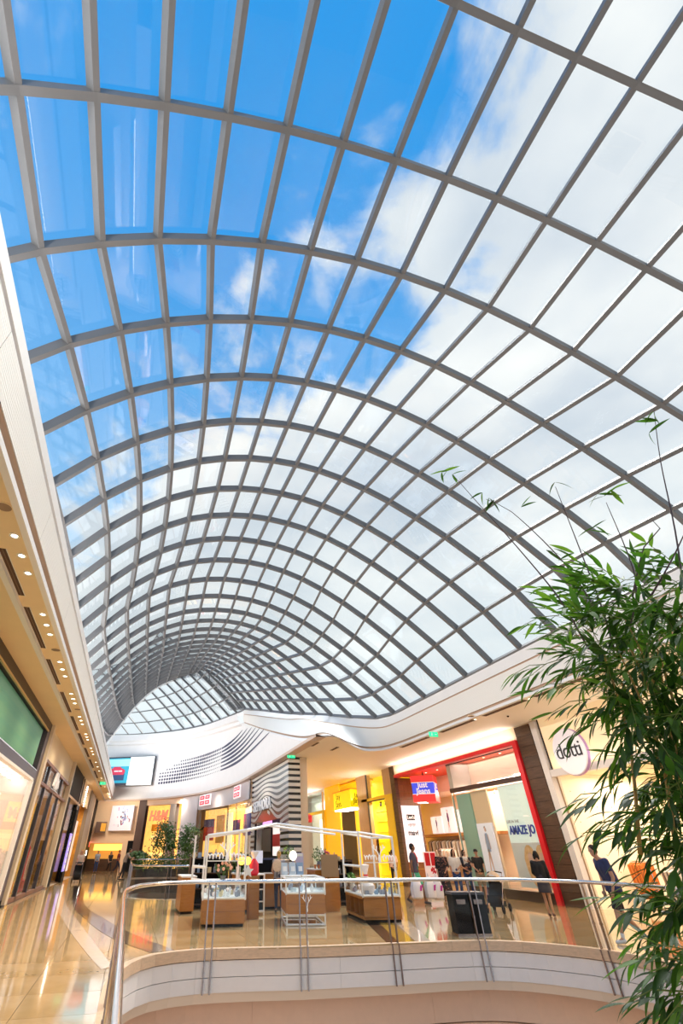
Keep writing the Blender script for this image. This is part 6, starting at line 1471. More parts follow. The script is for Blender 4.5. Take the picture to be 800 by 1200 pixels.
        sk.add(vs, [(i*n+k, i*n+(k+1) % n, (i+1)*n+(k+1) % n, (i+1)*n+k) for i in range(len(prof)-1) for k in range(n)])
        link('skirt', sk.mesh('skirt', m_, True), t)
    for q in ('L', 'R'):
        an, toe = J['a'+q], J['t'+q]
        sh = MB(); capsule(sh, an-Vector((0, 0, .035))*S+Vector((0, .02, 0))*S, toe+Vector((0, -.01, 0))*S, .044*S, .036*S)
        me = remesh(sh, 'shoe', cloth('shoe_%d_%d_%d' % tuple(int(99*c) for c in shoes), shoes), 0.012, 2)
        for v in me.vertices:
            if an.z < .16*S: v.co.z = max(0.002, v.co.z)
        link('shoe', me, t)
        if socks:
            so = MB(); capsule(so, an, an.lerp(J['k'+q], .22), .040*S, .042*S, (False, True)); link('sock', remesh(so, 'sock', socks, 0.012, 2), t)
    if extras: extras(t, J, S)
    return t
WALK = dict(hL=(.08, 0, .93), kL=(.09, -.16, .52), aL=(.09, -.22, .09), hR=(-.08, 0, .93), kR=(-.09, .05, .50), aR=(-.09, .36, .17), eL=(.24, .12, 1.16), wL=(.23, .12, .90), eR=(-.24, -.03, 1.14), wR=(-.22, -.16, .92))
navy_pose = dict(WALK); navy_pose.update(che=(0, -.07, 1.31), nek=(0, -.12, 1.47), hed=(0, -.19, 1.60), sL=(.185, -.08, 1.41), sR=(-.185, -.08, 1.41), eL=(.225, -.06, 1.12), wL=(.20, -.16, .88), eR=(-.23, -.06, 1.13), wR=(-.2, -.12, .88), look=(0.25, -.9, -.35))
person('man in navy tee and black shorts walking past the round sign shop', (10.95, 10.92, 0), (-.88, .22), 1.76, SK_L, (0.03, 0.015, 0.01), navy_pose, 'short', cloth('navy_tee', (0.028, 0.04, 0.12)), .62, cloth('black_shorts', (0.012, 0.012, 0.015)), .92, shoes=(0.75, 0.75, 0.78), socks=cloth('white_sock', (0.8, 0.8, 0.8)), long_top=.08, width=1.06)
st_pose = dict(aL=(.06, .02, .09), aR=(-.07, .05, .09), kL=(.07, -.01, .51), kR=(-.07, -.01, .51), eL=(.24, -.02, 1.14), wL=(.17, -.20, 1.02), eR=(-.24, .0, 1.14), wR=(-.2, -.12, .9), look=(.2, -1, 0))
def bag_strap(t, J, S):
    MB().ball(J['pel']+Vector((-.26*S, .0, .02)), (.05, .13, .10), 8, 6).build('handbag', M_BLACK, t, True, False)
person('woman in a black jacket and grey hemmed skirt looking into the jeans shop window', (12.95, 15.6, 0), (.75, .65), 1.62, SK_M, (0.012, 0.01, 0.012), st_pose, 'bob', cloth('black_jacket', (0.010, 0.010, 0.012)), 1.7, None, skirt=(cloth('dark_grey_skirt', (0.035, 0.03, 0.045)), .62, .21), shoes=(0.10, 0.03, 0.02), long_top=.22, extras=bag_strap)
def lanyard(t, J, S):
    C = J['che']; MB().tube([J['nek']+Vector((.05, -.06, -.0)), C+Vector((.03, -.16, .0)), J['wst']+Vector((0, -.155, .06))], .012, 5).tube([J['nek']+Vector((-.05, -.06, -.0)), C+Vector((-.03, -.16, .0)), J['wst']+Vector((0, -.155, .06))], .012, 5).build('lanyard', MAT['ribbon_red'], t, False, False)
    MB().box(J['wst']+Vector((0, -.17, .02)), (.07, .01, .10)).build('pass_card', M_WPAINT, t, False, False)
gp = dict(WALK); gp.update(eL=(.25, .03, 1.14), wL=(.26, -.02, .88), eR=(-.25, .03, 1.14), wR=(-.26, .0, .88), look=(.55, -.85, 0))
gt = person('tall man in a grey tee and mint green shorts carrying white bags', (11.05, 20.35, 0), (.72, -.69), 1.86, SK_D, (0.02, 0.01, 0.02), gp, 'short', cloth('slate_tee', (0.10, 0.085, 0.13)), .6, cloth('mint_shorts', (0.10, 0.52, 0.34)), .95, shoes=(0.10, 0.08, 0.08), long_top=.05, extras=lanyard)
def shopping_bag(lab, x, y, z, rz, w, h, band):
    b = thing('shopping_bag', lab, 'bag', (x, y, z), rz)
    mb = MB(); n = 16
    rows = [(0.0, .36, .26), (.05, .46, .40), (h*.5, .5, .42), (h*.85, .34, .22), (h, .16, .08)]
    mb.sheet([[(w*sx*cos(2*pi*k/n)*(1+.05*sin(3*k)), w*sy*sin(2*pi*k/n), zz) for k in range(n+1)] for zz, sx, sy in rows]); mb.add([(w*.36*cos(2*pi*k/n), w*.26*sin(2*pi*k/n), 0) for k in range(n)], [tuple(range(n))])
    mb.build('sack', mat('white_plastic_bag', (0.82, 0.80, 0.88), 0.4, bump=.3, bscale=14), b, True, False)
    MB().tube([(-.06*w, 0, h), (0, 0, h+.10), (.06*w, 0, h)], .012, 5).build('handle', mat('bag_handle', (.7, .68, .75), .5), b, False, False)
    text_mesh('sale' if False else 'if', .22, mat('magenta_lettering', (0.55, 0.03, 0.40), .5), 'lettering', b, (0, -w*.44, h*.5), (pi/2, 0, 0), .004, .012, shear=.2)
shopping_bag('white plastic shopping bag hanging from the grey tee man\'s near hand', 10.85, 20.05, .18, .3, .52, .64, 1)
shopping_bag('white plastic shopping bag hanging between the grey tee man and the floral dress', 11.55, 20.3, .16, .4, .54, .66, 1)
shopping_bag('white plastic shopping bag held beside the floral dress', 11.98, 20.45, .12, .2, .48, .68, 1)
floral = mat('floral_cloth', (0.010, 0.010, 0.013), 0.8, col2=(0.42, 0.16, 0.12), vscale=22)
for n_ in floral.node_tree.nodes:
    if n_.type == 'MAP_RANGE': n_.inputs[1].default_value = .56; n_.inputs[2].default_value = .62
def glasses(t, J, S):
    H = J['hed']; mb = MB()
    for x in (-.034, .034): mb.tube([H+Vector((x+.026*cos(a), -.098, .022+.022*sin(a)))*1 for a in [k*pi/5 for k in range(11)]], .004, 4)
    mb.build('eyeglasses', M_BLKTXT, t, False, False)
person('woman in glasses and a long black floral dress outside the jeans shop', (12.5, 20.7, 0), (-.45, -.9), 1.70, SK_L, (0.10, 0.035, 0.02), dict(eL=(.24, -.02, 1.16), wL=(.12, -.22, 1.02), aR=(-.08, .12, .09), kR=(-.09, .0, .5)), 'short', floral, 1.3, None, skirt=(floral, .22, .27), shoes=(0.35, 0.18, 0.10), long_top=.1, width=1.1, extras=glasses)
jeans = cloth('blue_jeans', (0.03, 0.07, 0.22))
person('woman with long dark hair, white top and jeans outside the jeans shop', (13.75, 21.7, 0), (-.35, -.9), 1.68, SK_L, (0.012, 0.008, 0.008), dict(eL=(.23, -.04, 1.15), wL=(.10, -.22, 1.08), look=(.35, -1, -.1)), 'long', cloth('white_top', (0.80, 0.76, 0.74)), .9, jeans, 1.95, shoes=(0.05, 0.04, 0.05))
def toddler(t, J, S):
    pass
hold = dict(eL=(.25, -.08, 1.17), wL=(.02, -.30, 1.12), eR=(-.25, -.08, 1.14), wR=(-.02, -.30, 1.02), look=(.6, -.8, 0))
person('dark haired woman holding a small child outside the jeans shop', (14.42, 21.9, 0), (-.45, -.9), 1.66, SK_L, (0.02, 0.01, 0.012), hold, 'bob', cloth('dark_navy_top', (0.02, 0.025, 0.05)), .6, jeans, 1.95, shoes=(0.05, 0.05, 0.06))
sit = dict(pel=(0, 0, .96), hL=(.09, -.03, .93), kL=(.16, -.32, .86), aL=(.15, -.30, .52), hR=(-.09, -.03, .93), kR=(-.14, -.32, .86), aR=(-.13, -.30, .52), eL=(.22, -.12, 1.2), wL=(.15, -.28, 1.15), eR=(-.22, -.12, 1.2), wR=(-.14, -.28, 1.15))
c = person('small dark haired child in a white top carried in a woman\'s arms', (14.18, 21.52, .66), (.2, -.98), .92, SK_L, (0.02, 0.01, 0.01), sit, 'short', MAT['white_top'], .6, cloth('dark_child_trousers', (0.04, 0.04, 0.07)), 1.8, shoes=(0.3, 0.3, 0.35))
def cap(t, J, S):
    H = J['hed']; mb = MB().ball(H+Vector((0, .0, .065)), (.088, .102, .065), 12, 7); mb.box(H+Vector((0, -.13, .05)), (.13, .10, .012)); mb.build('cap', cloth('dark_cap', (.02, .02, .03)), t, True, False)
push = dict(eL=(.23, -.02, 1.14), wL=(.18, -.28, 1.04), eR=(-.23, -.02, 1.14), wR=(-.18, -.28, 1.04), look=(-.1, -1, -.15))
person('man in a dark cap and black tee behind a pushchair', (14.35, 20.9, 0), (-.35, -.93), 1.68, SK_L, (0.015, 0.01, 0.01), push, 'short', cloth('black_tee', (0.012, 0.012, 0.014)), .6, cloth('khaki_shorts', (0.25, 0.2, 0.14)), 1.0, shoes=(0.1, 0.1, 0.1), extras=cap)
person('shop assistant in a pale pink top and black trousers at the yellow portal', (14.75, 29.6, 0), (.3, .95), 1.68, SK_M, (0.03, 0.015, 0.01), dict(eR=(-.25, .0, 1.14), wR=(-.24, -.1, .92)), 'short', cloth('pale_pink_top', (0.82, 0.62, 0.56)), .9, cloth('black_trousers', (0.012, 0.012, 0.014)), 1.95, shoes=(.02, .02, .02))
lean = dict(che=(0, -.10, 1.30), nek=(0, -.17, 1.45), hed=(0, -.24, 1.58), sL=(.18, -.11, 1.38), sR=(-.18, -.11, 1.38), eL=(.22, -.30, 1.18), wL=(.10, -.48, 1.17), eR=(-.22, -.30, 1.18), wR=(-.10, -.48, 1.17), aR=(-.1, .22, .09), kR=(-.1, .08, .5), look=(0, -1, -.15))
person('man in a grey tee and dark trousers leaning on the far balustrade', (-0.10, 42.2, 0), (1, -.05), 1.84, SK_M, (0.03, 0.015, 0.01), lean, 'short', cloth('grey_tee', (0.36, 0.30, 0.27)), .7, cloth('charcoal_trousers', (0.02, 0.02, 0.03)), 1.95, shoes=(.03, .03, .03))
person('fair haired woman in a pale top pushing a black pushchair along the glazed side', (-3.0, 40.4, 0), (.05, -1), 1.70, SK_L, (0.55, 0.26, 0.07), push, 'long', cloth('pale_grey_top', (0.62, 0.52, 0.48)), .5, cloth('beige_trousers', (0.45, 0.34, 0.25)), 1.9, shoes=(.3, .25, .2))
person('fair haired shopper in a grey sleeveless top seen from behind the middle kiosk', (5.12, 19.0, 0), (.1, 1), 1.62, SK_L, (0.55, 0.33, 0.12), dict(eL=(.24, -.05, 1.15), wL=(.12, -.25, 1.05), eR=(-.24, -.05, 1.15), wR=(-.12, -.25, 1.05)), 'bun', cloth('mid_grey_top', (0.28, 0.26, 0.28)), 0, cloth('dark_denim', (0.02, 0.03, 0.07)), 1.95, shoes=(.1, .1, .1))
person('person in a pale blue shirt far off near the last black shopfront', (-2.7, 56, 0), (.2, -1), 1.68, SK_M, (0.02, 0.01, 0.01), None, 'short', cloth('pale_blue_shirt', (0.35, 0.42, 0.55)), .7, jeans, 1.95)
person('person in black with a pale bag far off by the gold entrance', (-1.5, 56, 0), (.5, -1), 1.6, SK_L, (0.02, 0.01, 0.01), WALK, 'long', MAT['black_tee'], .7, MAT['black_trousers'], 1.95)
person('person in a maroon top far off beside the gold entrance', (-0.75, 54.5, 0), (1, -.3), 1.72, SK_M, (0.03, 0.01, 0.01), WALK, 'short', cloth('maroon_top', (0.20, 0.03, 0.04)), .9, MAT['dark_denim'], 1.95)
# pushchairs
def pushchair(lab, x, y, rz, hood_c, sc=1.0):
    p = thing('pushchair', lab, 'pushchair', (x, y, 0), rz)
    fr = cloth('black_frame', (.015, .015, .018))
    for sx in (-.24, .24):
        MB().tube([(sx, -.42, .12), (sx, .05, .62), (sx, .42, 1.02)], .016, 6).build('side_tube', M_CHROMED, p, True, False); MB().tube([(sx, .38, .12), (sx, .05, .62)], .016, 6).build('rear_tube', M_CHROMED, p, True, False)
    MB().tube([(-.24, .42, 1.02), (0, .46, 1.05), (.24, .42, 1.02)], .02, 6).build('handle_bar', M_BLACK, p, True, False)
    for sx in (-.26, .26):
        for sy in (-.42, .38):
            mb = MB().lathe([(.05, -.02), (.11, -.025), (.115, 0), (.11, .025), (.05, .02)], n=12); R = Matrix.Rotation(pi/2, 3, 'Y'); mb.v = [tuple(R @ Vector(v)+Vector((sx, sy, .115))) for v in mb.v]; mb.build('wheel', M_BLACK, p, True, False)
    mb = MB(); rows = [[(sx*.22, yy, zz) for sx in (-1, -.5, 0, .5, 1)] for yy, zz in ((-.32, .30), (-.30, .45), (-.10, .42), (.12, .55), (.26, .90))]; mb.sheet(rows); mb.sheet([[(a, b+.05, c-.05) for a, b, c in r] for r in rows]); mb.build('seat', fr, p, True, False)
    mb = MB(); n = 7
    mb.sheet([[(.23*cos(a)*(1 if True else 1), .26-.42*sin(e)*1.0, .72+.34*sin(a)*1.0*cos(e)+.10*sin(e)) for a in [pi*k/n for k in range(n+1)]] for e in [0, .35, .7, 1.05]]); mb.build('hood', hood_c, p, True, False)
    MB().box((0, .05, .22), (.40, .45, .14)).build('basket', fr, p, False, False)
    return p
pushchair('black pushchair with a beige hood in front of the man in a cap', 12.15, 17.05, -0.9, cloth('beige_hood', (0.62, 0.47, 0.34)))
pushchair('black pushchair in front of the fair haired woman on the glazed side', -2.95, 39.4, 0.1, M_BLACK)
INNER = [(2.74,2.02,1.58),(2.09,1.65,1.43),(2.71,1.53,2.61),(2.35,1.36,2.33),(2.17,1.76,1.28),(2.62,1.8,1.77),(2.44,1.49,2.19),(2.01,1.6,2.53),(2.58,2.08,2.33),(2.38,1.79,2.22),(3.04,1.68,2.98),(2.56,1.71,2.1),(2.17,1.84,1.18),(2.84,1.58,2.73),(1.92,1.66,1.32),(2.54,1.28,2.59),(2.28,1.66,2.19),(2.26,1.18,2.35),(2.4,1.63,1.77),(2.4,1.67,1.91),(2.83,1.56,2.66),(2.66,1.94,1.62),(2.72,2.17,1.23),(2.25,1.66,1.86),(2.36,1.65,2.6),(2.4,2.01,1.12),(2.07,1.56,2.1),(2.76,1.78,2.14),(1.95,1.58,1.68),(2.6,1.81,2.41),(2.75,2.13,1.51),(2.5,1.71,1.8),(2.65,1.78,1.89),(2.53,1.99,1.6),(2.08,1.48,2.31),(1.97,1.6,2.41),(2.61,1.56,2.74),(2.28,1.82,1.34),(2.27,1.76,1.6),(2.32,1.66,1.65),(2.66,1.65,2.65),(2.47,1.58,2.05),(2.94,1.83,2.12),(2.23,1.62,1.67),(2.43,1.62,1.83),(2.4,1.76,2.29),(2.62,1.98,2.35),(2.8,1.99,2.42),(2.35,1.46,2.28),(2.37,1.89,2.29),(2.56,1.99,2.17),(2.34,1.95,1.23),(2.42,1.4,2.38),(2.96,1.54,2.86),(2.25,1.64,1.94),(2.2,1.78,1.84),(2.41,1.27,2.63),(2.43,2.02,1.35),(2.93,1.61,2.95),(2.1,1.59,1.5),(2.56,1.79,2.64),(2.13,1.42,2.66),(2.58,1.39,2.54),(2.69,1.61,2.61),(2.29,1.49,2.55),(2.74,1.59,2.79),(2.8,1.89,2.48),(2.63,1.99,2.27),(2.18,1.63,1.54),(2.25,1.72,2.38),(2.34,1.68,2.12),(2.1,1.42,2.59),(2.69,1.85,1.89),(2.35,1.75,1.63),(2.22,1.45,2.61),(2.22,1.68,2.55),(2.32,1.38,2.44),(2.4,1.47,2.05),(2.6,1.92,2.36),(2.35,1.41,2.45),(2.79,2.08,2.04),(2.09,1.45,1.94),(2.07,1.56,2.07),(2.02,1.56,2.16),(2.72,1.97,1.67),(2.39,1.93,1.88),(2.25,1.34,2.28),(2.68,1.88,2.93),(2.22,1.41,2.12),(2.11,1.45,2.26),(2.37,1.3,2.69),(2.62,2.03,2),(2.1,1.47,2.53),(2.13,1.43,2.17),(2.01,1.53,1.72),(2.21,1.6,1.64),(2.64,1.49,2.7),(2.46,1.37,2.56),(2.44,1.64,1.9),(2.85,1.98,1.8),(2.83,1.72,2.82),(2.65,2.1,1.92),(2.24,1.65,2.4),(2.38,2.02,1.27),(2.73,1.91,2.76),(2.64,1.98,1.63),(2.2,1.7,1.79),(2.65,2.03,1.51),(2.13,1.68,1.64),(1.99,1.52,1.98),(2.56,1.84,2.61),(2.37,2.02,1.19),(2.63,1.8,2.81),(2.74,1.51,2.53),(2.18,1.34,2.27),(2.29,1.81,1.46),(2.38,1.44,2.16),(2.26,1.46,2.41),(2.13,1.49,1.84),(2.03,1.61,2.51),(2.66,2.15,1.47),(2.81,2.03,1.63),(2.09,1.58,2.03),(2.56,1.89,2.12),(2.92,1.45,2.78),(2.18,1.44,2.16),(2.56,1.98,2.19),(2.35,1.5,2.02),(2.23,1.69,1.7),(2.55,1.88,2.46),(2.38,1.63,1.75),(2.55,1.29,2.6),(2.09,1.41,2.02),(2.5,1.61,1.93),(2.41,1.8,1.52),(2.53,1.78,1.97),(2.51,1.88,1.59),(2.77,1.93,2.05),(2.16,1.9,1.21),(2.7,2.06,1.4),(2.56,1.4,2.35),(2.28,1.89,2.62),(2.06,1.74,1.27),(2.15,1.53,1.66),(2.07,1.55,1.52),(2.67,1.51,2.34),(2.58,1.5,2.59),(2.46,1.72,1.99),(2.75,2.06,2.75),(2.3,1.74,1.78),(2.62,1.57,2.22),(2.49,1.38,2.52),(2.81,2.03,2.82),(2.54,2.08,2.42),(2.81,1.79,2.39),(2.52,1.85,2.08),(2.61,2.14,2.48),(2.01,1.58,2.55),(1.99,1.53,1.71),(2.22,1.28,2.55),(2.02,1.58,1.49),(2.25,1.53,2.51),(2.42,1.65,2.8),(2.35,1.85,2.71),(2.47,1.82,1.95),(2.44,1.31,2.46),(2.57,1.84,1.75),(2.21,1.38,2.15),(2.69,1.6,2.31),(2.56,1.8,2.82),(2.05,1.52,1.68),(2.66,1.66,2.06),(2.45,1.57,2.29),(2.1,1.47,2.62),(2.75,1.95,2.06),(2.25,1.99,1.21),(2.13,1.51,2.18),(2.17,1.44,1.85),(2.65,1.49,2.65),(2.18,1.71,1.94),(2.45,1.76,2.48),(2.64,1.68,2.07),(2.82,1.73,2.22),(2.14,1.39,2.47),(2.45,1.63,1.89),(2.44,1.75,1.71),(2.08,1.62,1.65),(3.04,1.73,2.85),(2,1.65,2.5),(2.79,1.56,2.56),(2.67,2.06,1.9),(2.44,1.45,2.21),(2.57,1.39,2.54),(2.69,1.98,2.04),(2.66,1.84,2.2),(2.26,1.48,2.58),(2.13,1.72,1.31),(2.28,1.77,1.58),(2.32,1.52,2.34),(2.59,1.85,1.96),(2.23,1.24,2.4),(2.62,2.06,1.63),(2.01,1.52,1.63),(2.35,1.64,2.72),(2.81,2.01,2.74),(2.15,1.66,1.53),(2.49,2.15,1.15),(2.18,1.58,1.91),(2.51,1.96,2.45),(2.6,1.56,2.47),(2.17,1.42,2.02),(2.14,1.56,2.05),(2.89,1.84,2.25),(2.08,1.67,1.76),(2.4,1.44,2.31),(2.69,1.42,2.74),(2.76,1.67,2.81),(2.64,2.07,2.3),(2.67,1.73,2.24),(2.04,1.51,1.6),(2.29,1.57,2.54),(2.67,1.72,2.89),(2.23,1.33,2.14),(2.82,1.84,2.89),(2.59,2.08,2.45),(2.4,1.82,2.16),(2.38,1.75,1.71),(2.44,1.5,2.17),(2.31,1.16,2.56),(2.6,1.78,2.31),(2.67,2.03,1.85),(2.67,2.02,1.64),(2.21,1.87,1.18),(2.25,1.64,1.9),(2.32,1.49,1.98),(2.48,1.88,1.98),(2.03,1.52,2.19),(2.16,1.69,1.57),(2.38,1.54,2.18),(2.9,1.84,2.69),(2.15,1.67,1.4),(2.66,2.24,2.74),(2.02,1.59,2.29),(2.13,1.75,1.4),(2.01,1.5,1.82),(2.53,2.02,1.45),(2.35,1.67,1.73),(2.08,1.46,2.18),(2.77,1.86,1.88),(2.23,1.73,1.67),(2.46,1.94,2.26),(2.16,1.77,1.38),(2.08,1.4,2.27),(2.13,1.66,2.37),(2.17,1.74,1.69),(2.91,1.79,2.55),(2.32,1.86,2.32),(2.17,1.44,2.37),(2.04,1.5,2.17),(2.31,1.75,2.59),(2.54,1.29,2.63),(2.4,1.77,2.36),(2.63,1.76,2.67),(2.44,1.81,1.89),(2.55,1.95,1.49),(2.63,1.67,2.41),(2.81,1.63,2.9),(2.79,2.01,1.94),(2.76,1.64,2.19),(2.93,1.46,2.76),(2.58,2.04,1.79),(2.62,1.44,2.54),(2.61,2.07,1.33),(2.47,2.12,1.11),(1.99,1.59,1.71),(2.57,1.54,2.17),(2.41,1.42,2.21),(2.71,1.64,2.38),(2.2,1.67,2.15),(2.18,1.78,2.63),(2.21,1.7,2.34),(2.07,1.6,1.85),(2.15,1.54,2.24),(2.57,1.42,2.63),(2.7,2.03,1.78),(2.02,1.71,1.25),(2.31,1.59,1.73),(2.62,1.97,2.31),(2.46,1.75,1.63),(2.11,1.6,2.05),(2.25,1.56,2.11),(2.19,1.38,2.65),(2.26,1.64,1.69),(2.98,1.62,2.97),(2.04,1.52,1.57),(2.28,1.51,2.37),(2.28,1.93,1.21),(3,1.7,2.73),(2.78,1.93,1.9),(2.43,1.35,2.66),(2.31,1.94,2.49),(2.31,1.78,2.33),(2.64,1.89,1.67),(2.39,1.25,2.55),(2.55,1.97,1.91),(2.21,1.58,2.43),(2.17,1.84,1.17),(2.61,1.99,2.39),(2.8,1.9,2.68),(2.66,1.3,2.74),(2.2,1.74,2.24),(2.34,1.85,1.84),(2.76,2.07,1.94),(2.49,1.82,1.63),(2.09,1.7,1.5),(2.07,1.44,2.45),(2.27,1.56,2.13),(2.4,1.69,2.11),(2.95,1.86,2.54),(2.8,1.91,2.35),(2.3,1.53,2.14),(2.44,1.85,1.9),(2.14,1.43,2.22),(2.43,1.62,1.83),(2.57,2.01,2.15),(2.93,1.83,2.82),(2.24,1.39,2.55),(2.17,1.48,2.06),(2.53,2.07,1.41),(2.67,1.86,2.77),(2.09,1.37,2.18),(2.4,1.88,2.46),(2.47,1.95,1.86),(2.22,1.65,1.99),(2.07,1.47,1.99),(2.05,1.75,1.28),(2.77,2.03,1.81),(2.65,2.2,2.72),(2.27,1.75,2.38),(3,1.61,2.53),(2.19,1.69,1.54),(2.59,1.72,2.45),(2.16,1.54,1.67),(2.38,1.82,2.37),(2.54,1.74,2.22),(1.93,1.61,1.35),(2.7,1.99,1.66),(2.14,1.5,2.02),(2.31,1.7,2.3),(2.26,1.5,1.87),(2.5,2.05,2.63),(2.58,1.71,2.32),(2.36,1.93,2.5),(2.85,1.74,2.14),(2.15,1.6,1.52),(2.26,1.57,2.5),(2.56,1.88,2.66),(2.23,1.62,2.22),(2.31,1.82,2.76),(2.09,1.76,1.22)]
OUTER = [(2.41,1.89,2.72,2.25,1.99,2.86),(2.19,1.72,2.5,2.04,1.82,2.68),(2.43,1.81,2.79,2.29,1.91,2.88),(2.08,1.85,2.42,1.89,1.97,2.33),(2.17,1.81,2.41,2.03,1.89,2.47),(2.01,1.74,2.6,1.84,1.84,2.56),(2.13,2.05,2.45,1.97,2.13,2.41),(2.05,1.79,2.19,1.89,1.89,2.14),(2.24,2.04,2.35,2.06,2.15,2.32),(2.21,1.91,2.19,2.06,2.01,2.12),(2.08,1.81,2.1,1.95,1.88,2.04),(1.96,1.58,2.03,1.86,1.62,1.88),(2,1.75,1.84,1.84,1.85,1.75),(1.99,1.89,1.81,1.86,1.95,1.76),(2,1.84,1.71,1.84,1.94,1.64),(2.15,1.87,1.73,2.02,1.94,1.71),(1.89,1.65,1.67,1.78,1.69,1.66),(2.11,1.81,1.64,2,1.86,1.59),(2.34,1.93,1.92,2.24,1.98,1.9),(2.3,2.04,1.49,2.09,2.18,1.43),(2.19,1.92,1.47,2.04,2.01,1.4),(2.19,1.92,1.48,2.08,1.97,1.45),(2.13,1.91,1.37,1.99,1.98,1.31),(2.31,2.07,1.31,2.13,2.19,1.22),(2.23,1.97,1.34,2.11,2.02,1.28),(2.1,1.82,1.41,1.98,1.88,1.36),(2.06,1.9,1.19,1.88,2,1.15),(2.26,2.07,1.18,2.09,2.17,1.13),(2.08,1.92,1.18,1.95,1.98,1.12),(2.12,1.91,1.26,2.02,1.96,1.21),(2.01,1.78,1.29,1.89,1.84,1.25),(2.13,1.97,1.13,2.03,2,1.11),(2.2,1.73,2.72,2.04,1.83,2.81),(2.49,1.78,2.9,2.4,1.82,3.06),(2.57,1.74,2.83,2.49,1.76,3.01),(2.63,1.64,2.79,2.59,1.6,2.96),(2.36,1.97,2.59,2.22,2.05,2.64),(1.92,1.65,2.22,1.78,1.72,2.2)]
STEMS = [[(2.1,1.73,2.42),(2.08,1.76,2.72),(2.01,1.84,3.1),(1.92,1.93,3.49),(1.85,2,3.8)],
 [(2.23,1.7,2.42),(2.25,1.67,2.7),(2.28,1.63,3.47)],
 [(2.4,1.71,2.54),(2.48,1.59,2.8),(2.51,1.54,3.32)],
 [(2.5,1.41,2.66),(2.55,1.32,2.97),(2.6,1.21,3.39),(2.65,1.1,3.74)],
 [(2.21,1.68,2.6),(2.18,1.72,2.94),(2.08,1.84,3.38),(2,1.93,3.54)],
 [(2.31,1.46,2.61),(2.4,1.31,2.78),(2.47,1.16,2.96)],
 [(2.31,1.54,2.65),(2.39,1.41,2.89),(2.44,1.32,2.96),(2.44,1.33,3.02)],
 [(2.03,1.83,1.59),(2.12,1.73,2.03),(2.15,1.7,2.42)],
 [(2.13,1.73,1.65),(2.18,1.66,1.98),(2.19,1.65,2.4)],
 [(2.25,1.87,1.33),(2.32,1.78,1.77),(2.43,1.63,2.42)],
 [(2.22,1.63,1.88),(2.25,1.59,2.31),(2.25,1.59,2.57)]]
TIPS = [(1.85,2.1,3.91),(1.88,2.07,3.91),(1.9,2.06,3.86),(2.03,1.93,3.56),(2.01,1.95,3.62),(2.05,1.91,3.53),(2.28,1.62,3.5),(2.58,1.08,3.67),(2.58,1.09,3.6),(2.55,1.15,3.55),(2.38,1.48,3.31),(2.41,1.42,3.3),(2.39,1.46,3.28),(2.33,1.55,3.11),(2.16,1.78,3.06),(2.24,1.68,2.99),(2.14,1.81,3.41),(2.31,1.58,3.1)]
# ------------------------------------------------------------------ the bamboo beside the void
def leaf_mat(nm, c, tr):
    m = bpy.data.materials.new(nm); m.use_nodes = True; nt = m.node_tree; b = nt.nodes['Principled BSDF']
    tc = nd(nt, 'ShaderNodeTexCoord'); n = nd(nt, 'ShaderNodeTexNoise', Scale=22.0, Detail=3.0); lk(nt, tc.outputs['Object'], n.inputs['Vector'])
    col = mixc(nt, n.outputs[0], c, tuple(v*.65 for v in c)); lk(nt, col, b.inputs['Base Color']); b.inputs['Roughness'].default_value = .5
    t = nd(nt, 'ShaderNodeBsdfTranslucent'); t.inputs[0].default_value = (*tr, 1)
    mx = nd(nt, 'ShaderNodeMixShader'); mx.inputs[0].default_value = .35; lk(nt, b.outputs[0], mx.inputs[1]); lk(nt, t.outputs[0], mx.inputs[2]); lk(nt, mx.outputs[0], nt.nodes['Material Output'].inputs[0])
    return m
LEAFM = [leaf_mat('bamboo_leaf_deep', (0.022, 0.065, 0.008), (.05, .16, .01)), leaf_mat('bamboo_leaf_mid', (0.045, 0.125, 0.010), (.11, .32, .02)), leaf_mat('bamboo_leaf_bright', (0.09, 0.22, 0.02), (.22, .45, .03))]
M_CULM = mat('golden_culm', (0.48, 0.26, 0.05), 0.4, col2=(0.30, 0.20, 0.05), vscale=5); M_TWIG = mat('dark_twig', (0.07, 0.035, 0.04), 0.5); M_GTWIG = mat('green_twig', (0.16, 0.20, 0.04), 0.5)
bam = thing('bamboo', 'tall leafy bamboo clump growing up through the void beside the balustrade', 'plant', (2.6, 1.9, -4.9))
rb = random.Random(21)
def leaf_mesh(m, bend):
    rows = []
    for k in range(7):
        t = k/6; w = .122*(sin(pi*min(1, t*1.0+.02))**.8)*(1-.35*t) + .0005
        z = -bend*t*t; rows.append([(t, -w, z+.25*w), (t, 0, z), (t, w, z+.25*w)])
    return MB().sheet(rows).mesh('leaf', m, True)
LEAVES = [[leaf_mesh(m, b) for b in (.05, .14, .24)] for m in LEAFM]
jobs = []
def add_leaf(p, d, L):
    """p base, d direction, L length"""
    up = Vector((rb.uniform(-.35, .35), rb.uniform(-.35, .35), 1)); x = d.normalized(); y = up.cross(x)
    if y.length < 1e-3: y = Vector((0, 1, 0))
    y.normalize(); z = x.cross(y)
    k = rb.random(); hi = (p.z-1.6)/2.2
    mi = 2 if k < .10+.16*max(0, hi) else (1 if k < .55 else 0)  # bright leaves likelier higher up: the sunlit top is put into the colour
    jobs.append((Matrix.Translation(p) @ Matrix((x*L, y*L*rb.uniform(.8, 1.15), z*L)).transposed().to_4x4(), mi, rb.randrange(3), p, L))
AX = Vector((2.75, 1.75, 0))
twigs = MB()
